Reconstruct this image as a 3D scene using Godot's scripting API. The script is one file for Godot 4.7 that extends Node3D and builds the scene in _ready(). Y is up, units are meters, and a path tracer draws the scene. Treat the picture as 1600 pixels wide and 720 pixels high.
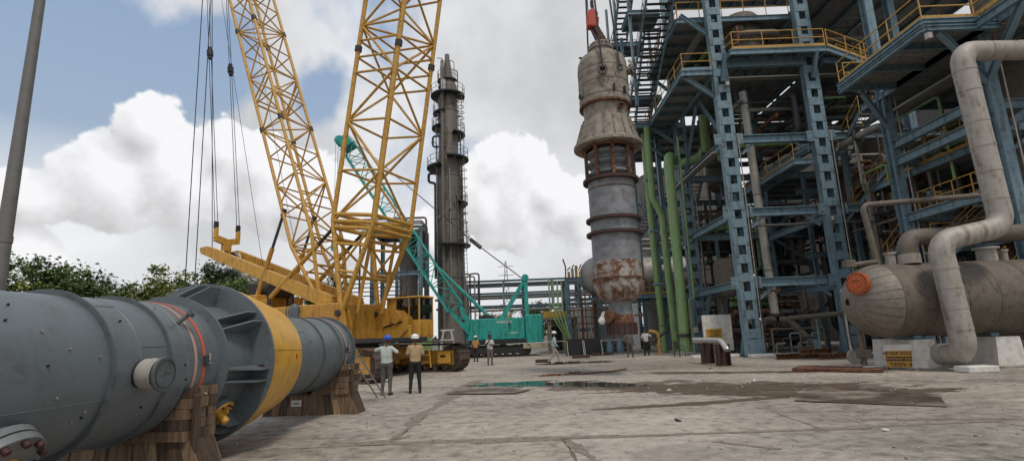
extends Node3D
# A plant yard on a cloudy day: a grey process vessel lies on timber cradles, a yellow lattice
# crane holds the old vessel, a steel process structure stands on the right.

var MT := {}
var names := {}
var CYL := {}
var IB: ArrayMesh
var UB: BoxMesh
var CH: ArrayMesh

# ------------------------------------------------------------------ mesh builder
class MB:
	var v := PackedVector3Array()
	var n := PackedVector3Array()
	var c := PackedColorArray()
	var col := Color(1, 1, 1)
	func tri(a: Vector3, b: Vector3, d: Vector3, na: Vector3, nb: Vector3, nd: Vector3):
		var g := (b - a).cross(d - a)
		if g.length_squared() < 1e-14: return
		if g.dot(na + nb + nd) > 0.0:
			v.append(a); v.append(d); v.append(b); n.append(na); n.append(nd); n.append(nb)
		else:
			v.append(a); v.append(b); v.append(d); n.append(na); n.append(nb); n.append(nd)
		c.append(col); c.append(col); c.append(col)
	func quad(a, b, d, e, na, nb, nd, ne):
		tri(a, b, d, na, nb, nd); tri(a, d, e, na, nd, ne)
	func fquad(a: Vector3, b: Vector3, d: Vector3, e: Vector3, out: Vector3):
		var g := (b - a).cross(d - a).normalized()
		if g.dot(out) < 0: g = -g
		quad(a, b, d, e, g, g, g, g)
	func lathe(prof: Array, segs := 24, xf := Transform3D.IDENTITY, a0 := 0.0, a1 := TAU):
		# prof: Vector2(radius, y) from one end to the other, outside to the right of travel when going up
		var m := prof.size()
		var sn := []
		for i in m - 1:
			var d: Vector2 = prof[i + 1] - prof[i]
			sn.append(Vector2(d.y, -d.x).normalized())
		for i in m - 1:
			var p: Vector2 = prof[i]; var q: Vector2 = prof[i + 1]
			var np: Vector2 = sn[i]; var nq: Vector2 = sn[i]
			if i > 0 and sn[i - 1].dot(sn[i]) > 0.82: np = (sn[i - 1] + sn[i]).normalized()
			if i < m - 2 and sn[i + 1].dot(sn[i]) > 0.82: nq = (sn[i + 1] + sn[i]).normalized()
			for k in segs:
				var t := lerpf(a0, a1, float(k) / segs); var u := lerpf(a0, a1, float(k + 1) / segs)
				var ct := cos(t); var s_t := sin(t); var cu := cos(u); var su := sin(u)
				var A := xf * Vector3(p.x * ct, p.y, p.x * s_t); var B := xf * Vector3(p.x * cu, p.y, p.x * su)
				var C := xf * Vector3(q.x * cu, q.y, q.x * su); var D := xf * Vector3(q.x * ct, q.y, q.x * s_t)
				var bs := xf.basis
				quad(A, B, C, D, (bs * Vector3(np.x * ct, np.y, np.x * s_t)).normalized(), (bs * Vector3(np.x * cu, np.y, np.x * su)).normalized(), (bs * Vector3(nq.x * cu, nq.y, nq.x * su)).normalized(), (bs * Vector3(nq.x * ct, nq.y, nq.x * s_t)).normalized())
	func tube(pts: Array, rad: Array, sides := 10, caps := true):
		var m := pts.size()
		var t0: Vector3 = (pts[1] - pts[0]).normalized()
		var x := t0.cross(Vector3(0.31, 0.87, 0.37) if absf(t0.y) < 0.9 else Vector3.RIGHT).normalized()
		var rings := []; var nrm := []
		for i in m:
			var t: Vector3 = (pts[mini(i + 1, m - 1)] - pts[maxi(i - 1, 0)]).normalized()
			x = (x - t * x.dot(t)).normalized()
			var y := t.cross(x)
			var r := []; var nn := []
			for k in sides + 1:
				var a := TAU * k / sides
				var d := x * cos(a) + y * sin(a)
				r.append(pts[i] + d * rad[i]); nn.append(d)
			rings.append(r); nrm.append(nn)
		for i in m - 1:
			for k in sides:
				quad(rings[i][k], rings[i][k + 1], rings[i + 1][k + 1], rings[i + 1][k], nrm[i][k], nrm[i][k + 1], nrm[i + 1][k + 1], nrm[i + 1][k])
		if caps:
			for e in [0, m - 1]:
				var dd: Vector3 = (pts[0] - pts[1]).normalized() if e == 0 else (pts[m - 1] - pts[m - 2]).normalized()
				for k in sides: tri(pts[e], rings[e][k], rings[e][k + 1], dd, dd, dd)
	func box(xf: Transform3D, s: Vector3, bev := 0.0):
		var h := s * 0.5
		bev = minf(bev, minf(h.x, minf(h.y, h.z)) * 0.6)
		var b := xf.basis
		for ax in 3:
			for sg in [-1.0, 1.0]:
				var u := (ax + 1) % 3; var w := (ax + 2) % 3
				var nn := Vector3.ZERO; nn[ax] = sg
				var q := []
				for e in [[-1, -1], [1, -1], [1, 1], [-1, 1]]:
					var p := Vector3.ZERO
					p[ax] = sg * h[ax]; p[u] = e[0] * (h[u] - bev); p[w] = e[1] * (h[w] - bev)
					q.append(xf * p)
				var wn := (b * nn).normalized()
				quad(q[0], q[1], q[2], q[3], wn, wn, wn, wn)
		if bev > 0.0:
			for ax in 3:
				var u := (ax + 1) % 3; var w := (ax + 2) % 3
				for su in [-1.0, 1.0]:
					for sw in [-1.0, 1.0]:
						var q := []
						for e in [[-1, 0], [1, 0], [1, 1], [-1, 1]]:
							var p := Vector3.ZERO
							p[ax] = e[0] * (h[ax] - bev)
							if e[1] == 0: p[u] = su * h[u]; p[w] = sw * (h[w] - bev)
							else: p[u] = su * (h[u] - bev); p[w] = sw * h[w]
							q.append(xf * p)
						var nn := Vector3.ZERO; nn[u] = su; nn[w] = sw
						fquad(q[0], q[1], q[2], q[3], b * nn)
			for sx in [-1.0, 1.0]:
				for sy in [-1.0, 1.0]:
					for sz in [-1.0, 1.0]:
						var sgn := Vector3(sx, sy, sz)
						var p := h * sgn
						var a := xf * (p - Vector3(0, sy, sz) * bev); var bb := xf * (p - Vector3(sx, 0, sz) * bev); var d := xf * (p - Vector3(sx, sy, 0) * bev)
						var wn := (b * sgn).normalized()
						tri(a, bb, d, wn, wn, wn)
	func prism(poly: PackedVector2Array, depth: float, xf := Transform3D.IDENTITY):
		# polygon in local x,y extruded along z, centred
		var idx := Geometry2D.triangulate_polygon(poly)
		var fz := (xf.basis * Vector3(0, 0, 1)).normalized()
		for k in range(0, idx.size(), 3):
			for s in [-0.5, 0.5]:
				var nn: Vector3 = fz * signf(s)
				tri(xf * Vector3(poly[idx[k]].x, poly[idx[k]].y, s * depth), xf * Vector3(poly[idx[k + 1]].x, poly[idx[k + 1]].y, s * depth), xf * Vector3(poly[idx[k + 2]].x, poly[idx[k + 2]].y, s * depth), nn, nn, nn)
		var area := 0.0
		for i in poly.size():
			var p := poly[i]; var q := poly[(i + 1) % poly.size()]
			area += p.cross(q)
		for i in poly.size():
			var p := poly[i]; var q := poly[(i + 1) % poly.size()]
			var o := Vector2(q.y - p.y, p.x - q.x) * signf(area)
			fquad(xf * Vector3(p.x, p.y, -depth / 2), xf * Vector3(q.x, q.y, -depth / 2), xf * Vector3(q.x, q.y, depth / 2), xf * Vector3(p.x, p.y, depth / 2), xf.basis * Vector3(o.x, o.y, 0))
	func done() -> ArrayMesh:
		var a := []; a.resize(Mesh.ARRAY_MAX)
		a[Mesh.ARRAY_VERTEX] = v; a[Mesh.ARRAY_NORMAL] = n; a[Mesh.ARRAY_COLOR] = c
		var m := ArrayMesh.new()
		m.add_surface_from_arrays(Mesh.PRIMITIVE_TRIANGLES, a)
		return m

# ------------------------------------------------------------------ node helpers
func numbered(called: String) -> String:
	if not names.has(called):
		names[called] = 0
		return called
	names[called] += 1
	return "%s_%03d" % [called, names[called]]

func thing(called: String, label: String, cat: String, at := Vector3.ZERO, turn := 0.0, group := "") -> Node3D:
	var o := Node3D.new()
	o.name = numbered(called); add_child(o)
	o.position = at; o.rotation.y = turn
	o.set_meta("label", label); o.set_meta("category", cat)
	if group != "": o.set_meta("group", group)
	return o

func tag(o: Node, label: String, cat: String, group := "", kind := ""):
	o.set_meta("label", label); o.set_meta("category", cat)
	if group != "": o.set_meta("group", group)
	if kind != "": o.set_meta("kind", kind)

func put(par: Node, called: String, mesh: Mesh, mat: Material, xf := Transform3D.IDENTITY) -> MeshInstance3D:
	var o := MeshInstance3D.new()
	o.name = numbered(called) if par == self else called
	o.mesh = mesh; o.transform = xf
	o.material_override = mat
	par.add_child(o, true)
	return o

func holder(par: Node, called: String) -> Node3D:
	var o := Node3D.new(); o.name = called; par.add_child(o, true); return o

func rebase(t: Node3D, at: Vector3):
	# moves a thing's own origin to its base without moving its parts
	t.position += at
	for c in t.get_children(): (c as Node3D).position -= at

func cyl(sides: int) -> Mesh:
	if not CYL.has(sides):
		var m := MB.new()
		m.lathe([Vector2(0, -0.5), Vector2(1, -0.5), Vector2(1, 0.5), Vector2(0, 0.5)], sides)
		CYL[sides] = m.done()
	return CYL[sides]

func frame(a: Vector3, b: Vector3, up := Vector3.UP) -> Basis:
	# y along a->b, z as close to up as it can be
	var y := (b - a).normalized()
	var z := up - y * up.dot(y)
	if z.length() < 1e-3: z = Vector3.BACK - y * y.z
	z = z.normalized()
	return Basis(y.cross(z), y, z)

func bar(par: Node, called: String, a: Vector3, b: Vector3, r: float, mat: Material, sides := 8) -> MeshInstance3D:
	var f := frame(a, b)
	return put(par, called, cyl(sides), mat, Transform3D(Basis(f.x * r, f.y * a.distance_to(b), f.z * r), (a + b) * 0.5))

func beam(par: Node, called: String, a: Vector3, b: Vector3, w: float, h: float, mat: Material, up := Vector3.UP, mesh: Mesh = null) -> MeshInstance3D:
	var f := frame(a, b, up)
	return put(par, called, IB if mesh == null else mesh, mat, Transform3D(Basis(f.x * w, f.y * a.distance_to(b), f.z * h), (a + b) * 0.5))

func slab(par: Node, called: String, at: Vector3, s: Vector3, mat: Material, b := Basis.IDENTITY) -> MeshInstance3D:
	return put(par, called, UB, mat, Transform3D(b * Basis.from_scale(s), at))

func rbox(par: Node, called: String, at: Vector3, s: Vector3, mat: Material, b := Basis.IDENTITY, bev := 0.02) -> MeshInstance3D:
	var m := MB.new(); m.box(Transform3D.IDENTITY, s, bev)
	return put(par, called, m.done(), mat, Transform3D(b, at))

func bent(pts: Array, rad: float) -> Array:
	# a path with its corners rounded to arcs
	var out := [pts[0]]
	for i in range(1, pts.size() - 1):
		var p: Vector3 = pts[i]
		var d0: Vector3 = (pts[i - 1] - p); var d1: Vector3 = (pts[i + 1] - p)
		var u := d0.normalized(); var w := d1.normalized()
		var ang := u.angle_to(w)
		if ang > PI - 0.05:
			out.append(p); continue
		var cut := minf(rad / tan(ang / 2), minf(d0.length(), d1.length()) * 0.49)
		var rr := cut * tan(ang / 2)
		var cen := p + (u + w).normalized() * (rr / sin(ang / 2))
		var s: Vector3 = p + u * cut - cen; var e: Vector3 = p + w * cut - cen
		for k in 7:
			out.append(cen + s.slerp(e, k / 6.0))
	out.append(pts[-1])
	return out

func pipe(par: Node, called: String, pts: Array, r: float, mat: Material, bend := 0.0, sides := 14) -> MeshInstance3D:
	var path := bent(pts, bend if bend > 0 else r * 2.6)
	var rr := []; rr.resize(path.size()); rr.fill(r)
	var m := MB.new(); m.tube(path, rr, sides)
	return put(par, called, m.done(), mat)

func lathed(par: Node, called: String, prof: Array, mat: Material, xf := Transform3D.IDENTITY, segs := 28) -> MeshInstance3D:
	var m := MB.new(); m.lathe(prof, segs)
	return put(par, called, m.done(), mat, xf)

func pole_frame(a: Vector3, dir: Vector3) -> Transform3D:
	return Transform3D(frame(Vector3.ZERO, dir), a)

func ring(par: Node, called: String, r0: float, r1: float, y0: float, y1: float, mat: Material, xf := Transform3D.IDENTITY, segs := 32) -> MeshInstance3D:
	return lathed(par, called, [Vector2(r0, y0), Vector2(r1, y0), Vector2(r1, y1), Vector2(r0, y1)], mat, xf, segs)

func bolts(par: Node, count: int, r: float, y: float, size: float, h: float, mat: Material, xf := Transform3D.IDENTITY, called := "bolt"):
	for k in count:
		var a := TAU * k / count
		var b := xf.basis
		put(par, called, cyl(6), mat, Transform3D(Basis(b.x * size, b.y * h, b.z * size), xf * Vector3(cos(a) * r, y, sin(a) * r)))

func railing(par: Node, pts: Array, mat: Material, step := 1.5, h := 1.05, r := 0.024, toe: Material = null):
	var g := holder(par, "railing")
	for i in pts.size() - 1:
		var a: Vector3 = pts[i]; var b: Vector3 = pts[i + 1]
		var k := maxi(1, roundi(a.distance_to(b) / step))
		for j in k + (1 if i == pts.size() - 2 else 0):
			var p := a.lerp(b, float(j) / k)
			bar(g, "post", p, p + Vector3(0, h, 0), r, mat, 6)
		bar(g, "rail", a + Vector3(0, h, 0), b + Vector3(0, h, 0), r, mat, 6)
		bar(g, "rail", a + Vector3(0, h * 0.52, 0), b + Vector3(0, h * 0.52, 0), r, mat, 6)
		if toe != null:
			beam(g, "toe_board", a + Vector3(0, 0.09, 0), b + Vector3(0, 0.09, 0), 0.02, 0.16, toe, Vector3.UP, CH)
	return g

func stair(par: Node, a: Vector3, b: Vector3, width: float, mat: Material, rmat: Material, side := Vector3.RIGHT, tmat: Material = null):
	# a: foot, b: head, both on the centre line
	var g := holder(par, "stair")
	var run := b - a
	for s in [-0.5, 0.5]:
		beam(g, "stringer", a + side * width * s, b + side * width * s, 0.09, 0.26, mat)
	var k := maxi(3, roundi(run.y / 0.24))
	var fl := Vector3(run.x, 0, run.z).normalized()
	for i in k:
		var p := a + run * ((i + 0.5) / k)
		put(g, "tread", UB, mat if tmat == null else tmat, Transform3D(Basis(side * (width - 0.1), Vector3.UP * 0.035, fl * 0.24), p))
	for s in [-0.5, 0.5]:
		var o: Vector3 = side * width * s
		bar(g, "handrail", a + o + Vector3(0, 1.0, 0), b + o + Vector3(0, 1.0, 0), 0.024, rmat, 6)
		bar(g, "handrail", a + o + Vector3(0, 0.55, 0), b + o + Vector3(0, 0.55, 0), 0.02, rmat, 6)
		var q := maxi(2, roundi(run.length() / 1.4))
		for i in q + 1:
			var p: Vector3 = a + run * (float(i) / q) + o
			bar(g, "handrail_post", p, p + Vector3(0, 1.0, 0), 0.022, rmat, 6)
	return g

func ladder(par: Node, a: Vector3, b: Vector3, side: Vector3, width: float, mat: Material, r := 0.025, step := 0.3, called := "ladder"):
	var g := holder(par, called) if called != "" else par
	for s in [-0.5, 0.5]: bar(g, "ladder_rail", a + side * width * s, b + side * width * s, r, mat, 6)
	var k := int(a.distance_to(b) / step)
	for i in k:
		var p := a.lerp(b, (i + 0.7) / k)
		bar(g, "rung", p - side * width * 0.5, p + side * width * 0.5, r * 0.7, mat, 6)
	return g

# ------------------------------------------------------------------ materials
func lin(r: float, g: float, b: float) -> Color:
	return Color(r, g, b).linear_to_srgb()

func noise_bytes(size: int, sd: int, freq: float, oct: int, kind := FastNoiseLite.TYPE_SIMPLEX_SMOOTH, gain := 0.55) -> PackedByteArray:
	var f := FastNoiseLite.new()
	f.seed = sd; f.frequency = freq; f.fractal_octaves = oct; f.noise_type = kind; f.fractal_gain = gain
	var im := f.get_seamless_image(size, size)
	im.convert(Image.FORMAT_L8)
	return im.get_data()

func ramp_tex(data: PackedByteArray, size: int, stops: Array) -> ImageTexture:
	# stops: [[t, Color linear], ...]
	var lut := []
	for i in 256:
		var t := i / 255.0
		var c: Color = stops[0][1]
		for k in stops.size() - 1:
			if t >= stops[k][0]:
				var u := clampf((t - stops[k][0]) / maxf(1e-5, stops[k + 1][0] - stops[k][0]), 0, 1)
				c = (stops[k][1] as Color).lerp(stops[k + 1][1], u)
		c = c.linear_to_srgb()
		lut.append([int(clampf(c.r, 0, 1) * 255), int(clampf(c.g, 0, 1) * 255), int(clampf(c.b, 0, 1) * 255)])
	var out := PackedByteArray(); out.resize(size * size * 3)
	for i in size * size:
		var l: Array = lut[data[i]]
		out[i * 3] = l[0]; out[i * 3 + 1] = l[1]; out[i * 3 + 2] = l[2]
	var im := Image.create_from_data(size, size, false, Image.FORMAT_RGB8, out)
	return ImageTexture.create_from_image(im)

func bump_tex(data: PackedByteArray, size: int, strength: float) -> ImageTexture:
	var im := Image.create_from_data(size, size, false, Image.FORMAT_L8, data)
	im.convert(Image.FORMAT_RGBA8)
	im.bump_map_to_normal_map(strength)
	return ImageTexture.create_from_image(im)

func mat(col: Color, rough: float, metal := 0.0, tex: Texture2D = null, scale := 1.0, nrm: Texture2D = null, ns := 0.5) -> StandardMaterial3D:
	var m := StandardMaterial3D.new()
	m.albedo_color = col.linear_to_srgb(); m.roughness = rough; m.metallic = metal
	m.uv1_triplanar = true; m.uv1_world_triplanar = true
	m.uv1_scale = Vector3.ONE * scale
	if tex != null: m.albedo_texture = tex
	if nrm != null:
		m.normal_enabled = true; m.normal_texture = nrm; m.normal_scale = ns
	return m

func make_materials():
	var W := Color(1, 1, 1)
	var soft := noise_bytes(512, 3, 0.008, 6)
	var fine := noise_bytes(512, 4, 0.03, 5)
	var blot := noise_bytes(512, 5, 0.012, 6, FastNoiseLite.TYPE_SIMPLEX, 0.62)
	var wear := ramp_tex(soft, 512, [[0.15, Color(0.72, 0.70, 0.66)], [0.5, Color(0.93, 0.92, 0.9)], [0.85, W]])
	var grime := ramp_tex(blot, 512, [[0.1, Color(0.5, 0.44, 0.37)], [0.3, Color(0.78, 0.75, 0.7)], [0.5, Color(0.93, 0.92, 0.9)], [0.85, W]])
	var chips := ramp_tex(blot, 512, [[0.0, Color(0.45, 0.28, 0.17)], [0.24, Color(0.5, 0.34, 0.22)], [0.29, Color(0.9, 0.88, 0.84)], [0.7, W], [1.0, W]])
	var rustt := ramp_tex(blot, 512, [[0.15, Color(0.035, 0.018, 0.012)], [0.4, Color(0.10, 0.04, 0.02)], [0.6, Color(0.17, 0.075, 0.035)], [0.85, Color(0.24, 0.13, 0.075)]])
	var patchy := ramp_tex(blot, 512, [[0.2, Color(0.09, 0.035, 0.018)], [0.42, Color(0.16, 0.065, 0.03)], [0.54, Color(0.25, 0.205, 0.16)], [0.64, Color(0.34, 0.335, 0.32)], [0.9, Color(0.4, 0.4, 0.39)]])
	var weath := ramp_tex(blot, 512, [[0.12, Color(0.085, 0.06, 0.045)], [0.35, Color(0.19, 0.155, 0.125)], [0.55, Color(0.255, 0.22, 0.18)], [0.85, Color(0.32, 0.29, 0.245)]])
	var shellt := ramp_tex(blot, 512, [[0.1, Color(0.15, 0.10, 0.075)], [0.28, Color(0.15, 0.152, 0.155)], [0.55, Color(0.19, 0.207, 0.222)], [0.9, Color(0.25, 0.265, 0.28)]])
	var bfine := bump_tex(fine, 512, 3.0)
	var bsoft := bump_tex(soft, 512, 4.0)
	# rain and rust runs: noise stretched along the height of the wall planes
	var rn := FastNoiseLite.new(); rn.seed = 8; rn.frequency = 0.02; rn.fractal_octaves = 5; rn.fractal_gain = 0.62
	var sim := rn.get_seamless_image(512, 64); sim.convert(Image.FORMAT_L8); sim.resize(512, 512, Image.INTERPOLATE_CUBIC)
	var sdat := sim.get_data()
	for i in 512 * 512: sdat[i] = clampi(int(sdat[i] * 0.62 + blot[i] * 0.38), 0, 255)
	var streak := ramp_tex(sdat, 512, [[0.12, Color(0.36, 0.26, 0.19)], [0.3, Color(0.66, 0.6, 0.53)], [0.45, Color(0.88, 0.86, 0.83)], [0.6, Color(0.97, 0.96, 0.95)], [0.85, W]])
	MT.vessel = mat(Color(0.122, 0.144, 0.158), 0.42, 0.0, scuffed(W), 0.4, bsoft, 0.14)
	MT.vessel_dark = mat(Color(0.1, 0.118, 0.13), 0.5, 0.0, grime, 0.5, bfine, 0.1)
	MT.nozzle_grey = mat(Color(0.16, 0.175, 0.185), 0.45, 0.0, wear, 1.0)
	MT.yellow = mat(Color(0.60, 0.33, 0.05), 0.45, 0.0, streak, 0.4, bsoft, 0.15)
	MT.yellow_band = mat(Color(0.66, 0.36, 0.035), 0.4, 0.0, wear, 0.5, bsoft, 0.1)
	MT.crane = mat(Color(0.53, 0.28, 0.045), 0.5, 0.0, streak, 0.3, bsoft, 0.12)
	MT.crane_boom = mat(Color(0.56, 0.32, 0.06), 0.5, 0.0, chips, 0.45)
	MT.teal = mat(Color(0.02, 0.33, 0.29), 0.42, 0.0, streak, 0.3, bsoft, 0.1)
	MT.teal_boom = mat(Color(0.025, 0.34, 0.30), 0.45, 0.0, streak, 0.3)
	MT.blue_steel = mat(Color(0.17, 0.268, 0.33), 0.55, 0.0, streak, 0.3, bfine, 0.1)
	MT.blue_dull = mat(Color(0.15, 0.225, 0.27), 0.6, 0.0, streak, 0.4)
	MT.rail = mat(Color(0.5, 0.29, 0.06), 0.55, 0.0, chips, 0.6)
	MT.green = mat(Color(0.22, 0.36, 0.15), 0.5, 0.0, streak, 0.3)
	MT.clad = mat(Color(0.39, 0.365, 0.33), 0.6, 0.25, streak, 0.4, bsoft, 0.3)
	MT.clad_dull = mat(Color(0.155, 0.132, 0.108), 0.65, 0.2, grime, 0.4, bsoft, 0.3)
	MT.clad_light = mat(Color(0.42, 0.4, 0.36), 0.5, 0.35, wear, 0.5, bsoft, 0.25)
	MT.head_sheet = mat(Color(0.225, 0.2, 0.17), 0.6, 0.25, grime, 0.7, bsoft, 0.3)
	MT.silver = mat(Color(0.55, 0.54, 0.52), 0.38, 0.6, wear, 0.8)
	MT.rust = mat(Color(1, 1, 1), 0.85, 0.0, rustt, 0.7, bfine, 0.5)
	MT.rust_red = mat(Color(0.062, 0.03, 0.025), 0.75, 0.0, grime, 1.2, bfine, 0.4)
	MT.patchy = mat(Color(1, 1, 1), 0.75, 0.0, patchy, 0.35, bfine, 0.3)
	MT.weathered = mat(Color(1, 1, 1), 0.75, 0.0, weath, 0.35, bfine, 0.3)
	MT.old_shell = mat(Color(1, 1, 1), 0.6, 0.0, shellt, 0.3, bfine, 0.15)
	MT.tower = mat(Color(0.17, 0.155, 0.14), 0.7, 0.2, streak, 0.16, bsoft, 0.2)
	MT.tank = mat(Color(0.34, 0.33, 0.31), 0.6, 0.3, grime, 0.2)
	MT.dark = mat(Color(0.02, 0.021, 0.023), 0.6, 0.0, wear, 0.8)
	MT.dark_steel = mat(Color(0.05, 0.052, 0.055), 0.6, 0.2, grime, 0.6)
	MT.rope = mat(Color(0.035, 0.036, 0.045), 0.6, 0.3)
	MT.track = mat(Color(1, 1, 1), 0.8, 0.1, ramp_tex(blot, 512, [[0.2, Color(0.035, 0.026, 0.02)], [0.5, Color(0.085, 0.06, 0.045)], [0.85, Color(0.15, 0.115, 0.09)]]), 0.5, bfine, 0.6)
	MT.track_dark = mat(Color(0.03, 0.03, 0.03), 0.8, 0.1, grime, 0.5)
	MT.wood = mat(Color(1, 1, 1), 0.85, 0.0, wood_tex(Color(0.085, 0.055, 0.036), Color(0.23, 0.15, 0.09), 41), 1.0, bfine, 0.4)
	MT.wood_pale = mat(Color(1, 1, 1), 0.85, 0.0, wood_tex(Color(0.16, 0.10, 0.06), Color(0.36, 0.25, 0.155), 42), 1.0, bfine, 0.4)
	MT.wood_dark = mat(Color(1, 1, 1), 0.85, 0.0, wood_tex(Color(0.035, 0.023, 0.016), Color(0.10, 0.065, 0.042), 43), 1.0, bfine, 0.4)
	MT.white = mat(Color(0.62, 0.61, 0.58), 0.8, 0.0, grime, 0.5, bfine, 0.2)
	MT.whitewash = mat(Color(0.66, 0.65, 0.62), 0.85, 0.0, wear, 0.6, bfine, 0.3)
	MT.concrete = mat(Color(0.36, 0.34, 0.31), 0.9, 0.0, grime, 0.4, bfine, 0.4)
	MT.sign_yellow = mat(Color(0.50, 0.27, 0.03), 0.55, 0.0, grime, 2.0)
	MT.black = mat(Color(0.012, 0.012, 0.012), 0.6)
	MT.orange = mat(Color(0.5, 0.105, 0.02), 0.5, 0.0, grime, 1.5)
	MT.strap = mat(Color(0.55, 0.10, 0.045), 0.8)
	MT.strap_pale = mat(Color(0.44, 0.26, 0.2), 0.85)
	MT.red = mat(Color(0.48, 0.055, 0.02), 0.5, 0.0, wear, 1.0)
	MT.maroon = mat(Color(0.06, 0.02, 0.017), 0.7, 0.0, grime, 1.0)
	MT.alu = mat(Color(0.42, 0.39, 0.36), 0.45, 0.6, wear, 2.0)
	MT.helmet_white = mat(Color(0.78, 0.78, 0.76), 0.3)
	MT.helmet_blue = mat(Color(0.02, 0.10, 0.5), 0.3)
	MT.floor_plate = mat(Color(0.27, 0.27, 0.265), 0.75, 0.2, grime, 0.3)
	MT.pole = mat(Color(0.17, 0.165, 0.16), 0.6, 0.2, wear, 0.5)
	MT.plate_dirty = mat(Color(1, 1, 1), 0.6, 0.0, ramp_tex(blot, 512, [[0.2, Color(0.05, 0.03, 0.02)], [0.45, Color(0.10, 0.07, 0.05)], [0.6, Color(0.17, 0.135, 0.105)], [0.85, Color(0.26, 0.225, 0.185)]]), 0.1, bfine, 0.2)
	MT.cream = mat(Color(0.42, 0.38, 0.28), 0.8, 0.0, grime, 0.4)
	var g := StandardMaterial3D.new()
	g.albedo_color = Color(0.06, 0.08, 0.075, 0.5); g.transparency = BaseMaterial3D.TRANSPARENCY_ALPHA
	g.roughness = 0.05; g.metallic_specular = 0.6
	MT.glass = g
	var p := StandardMaterial3D.new()
	p.vertex_color_use_as_albedo = true; p.roughness = 0.85
	p.uv1_triplanar = true; p.uv1_world_triplanar = true; p.uv1_scale = Vector3.ONE * 1.3
	p.albedo_texture = wear; p.normal_enabled = true; p.normal_texture = bump_tex(noise_bytes(512, 81, 0.018, 3), 512, 9.0); p.normal_scale = 0.8
	MT.people = p
	var lf := StandardMaterial3D.new()
	lf.vertex_color_use_as_albedo = true; lf.roughness = 0.65; lf.backlight_enabled = true; lf.backlight = Color(0.12, 0.16, 0.03)
	MT.leaf = lf
	MT.bark = mat(Color(0.10, 0.08, 0.06), 0.9, 0.0, grime, 1.0, bfine, 0.6)
	var wt := StandardMaterial3D.new()
	wt.albedo_color = lin(0.045, 0.042, 0.036); wt.roughness = 0.05; wt.metallic_specular = 0.6
	MT.water = wt
	var ws := StandardMaterial3D.new()
	ws.albedo_color = lin(0.115, 0.082, 0.056); ws.roughness = 0.5; ws.metallic_specular = 0.4
	MT.wet = ws
	MT.silt = mat(Color(0.23, 0.2, 0.165), 0.95, 0.0, grime, 0.8, bfine, 0.5)

func scuffed(w: Color) -> ImageTexture:
	# painted plate: cloudy overspray, dust specks, handling scratches and chalk smears
	var sz := 1024
	var a := noise_bytes(sz, 71, 0.004, 6); var b := noise_bytes(sz, 72, 0.02, 5, FastNoiseLite.TYPE_SIMPLEX, 0.65); var c := noise_bytes(sz, 73, 0.12, 3)
	var d := PackedByteArray(); d.resize(sz * sz)
	for i in sz * sz:
		var v := 156.0 + (a[i] - 128) * 0.4 + (b[i] - 128) * 0.22 + (c[i] - 128) * 0.14
		if c[i] > 212: v += 45.0
		if b[i] < 52: v -= 22.0
		if b[i] > 190: v += 22.0
		d[i] = clampi(int(v), 0, 255)
	var rng := RandomNumberGenerator.new(); rng.seed = 74
	for k in 90:
		var p := Vector2(rng.randf() * sz, rng.randf() * sz); var an := rng.randf() * TAU
		var ln := rng.randi_range(20, 150); var up := rng.randf() < 0.7
		for j in ln:
			p += Vector2(cos(an), sin(an)); an += rng.randf_range(-0.03, 0.03)
			var q := posmod(int(p.y), sz) * sz + posmod(int(p.x), sz)
			d[q] = clampi(d[q] + (34 if up else -30), 0, 255)
	return ramp_tex(d, sz, [[0.25, Color(0.55, 0.52, 0.48)], [0.5, Color(0.86, 0.85, 0.83)], [0.65, w], [0.8, Color(1.0, 1.0, 0.98)], [1.0, Color(1.0, 1.0, 1.0)]])

func wood_tex(a: Color, b: Color, sd: int) -> ImageTexture:
	var f := FastNoiseLite.new()
	f.seed = sd; f.frequency = 0.02; f.fractal_octaves = 4
	var size := 256
	var d := PackedByteArray(); d.resize(size * size)
	for y in size:
		for x in size:
			var nz := f.get_noise_3d(x * 3.2, y * 0.22, 0.0) * 0.5 + 0.5
			d[y * size + x] = int(clampf(nz * 255.0, 0, 255))
	return ramp_tex(d, size, [[0.25, a], [0.55, a.lerp(b, 0.6)], [0.75, b]])

func unit_meshes():
	UB = BoxMesh.new(); UB.size = Vector3.ONE
	var m := MB.new()
	# I section, x = flange width 1, y = length 1, z = height 1
	var t := 0.09; var wb := 0.05
	m.box(Transform3D(Basis.IDENTITY, Vector3(0, 0, 0.5 - t / 2)), Vector3(1, 1, t))
	m.box(Transform3D(Basis.IDENTITY, Vector3(0, 0, -0.5 + t / 2)), Vector3(1, 1, t))
	m.box(Transform3D.IDENTITY, Vector3(wb * 2, 0.999, 1 - 2 * t))
	IB = m.done()
	var q := MB.new(); q.box(Transform3D.IDENTITY, Vector3.ONE)
	CH = q.done()

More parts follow.
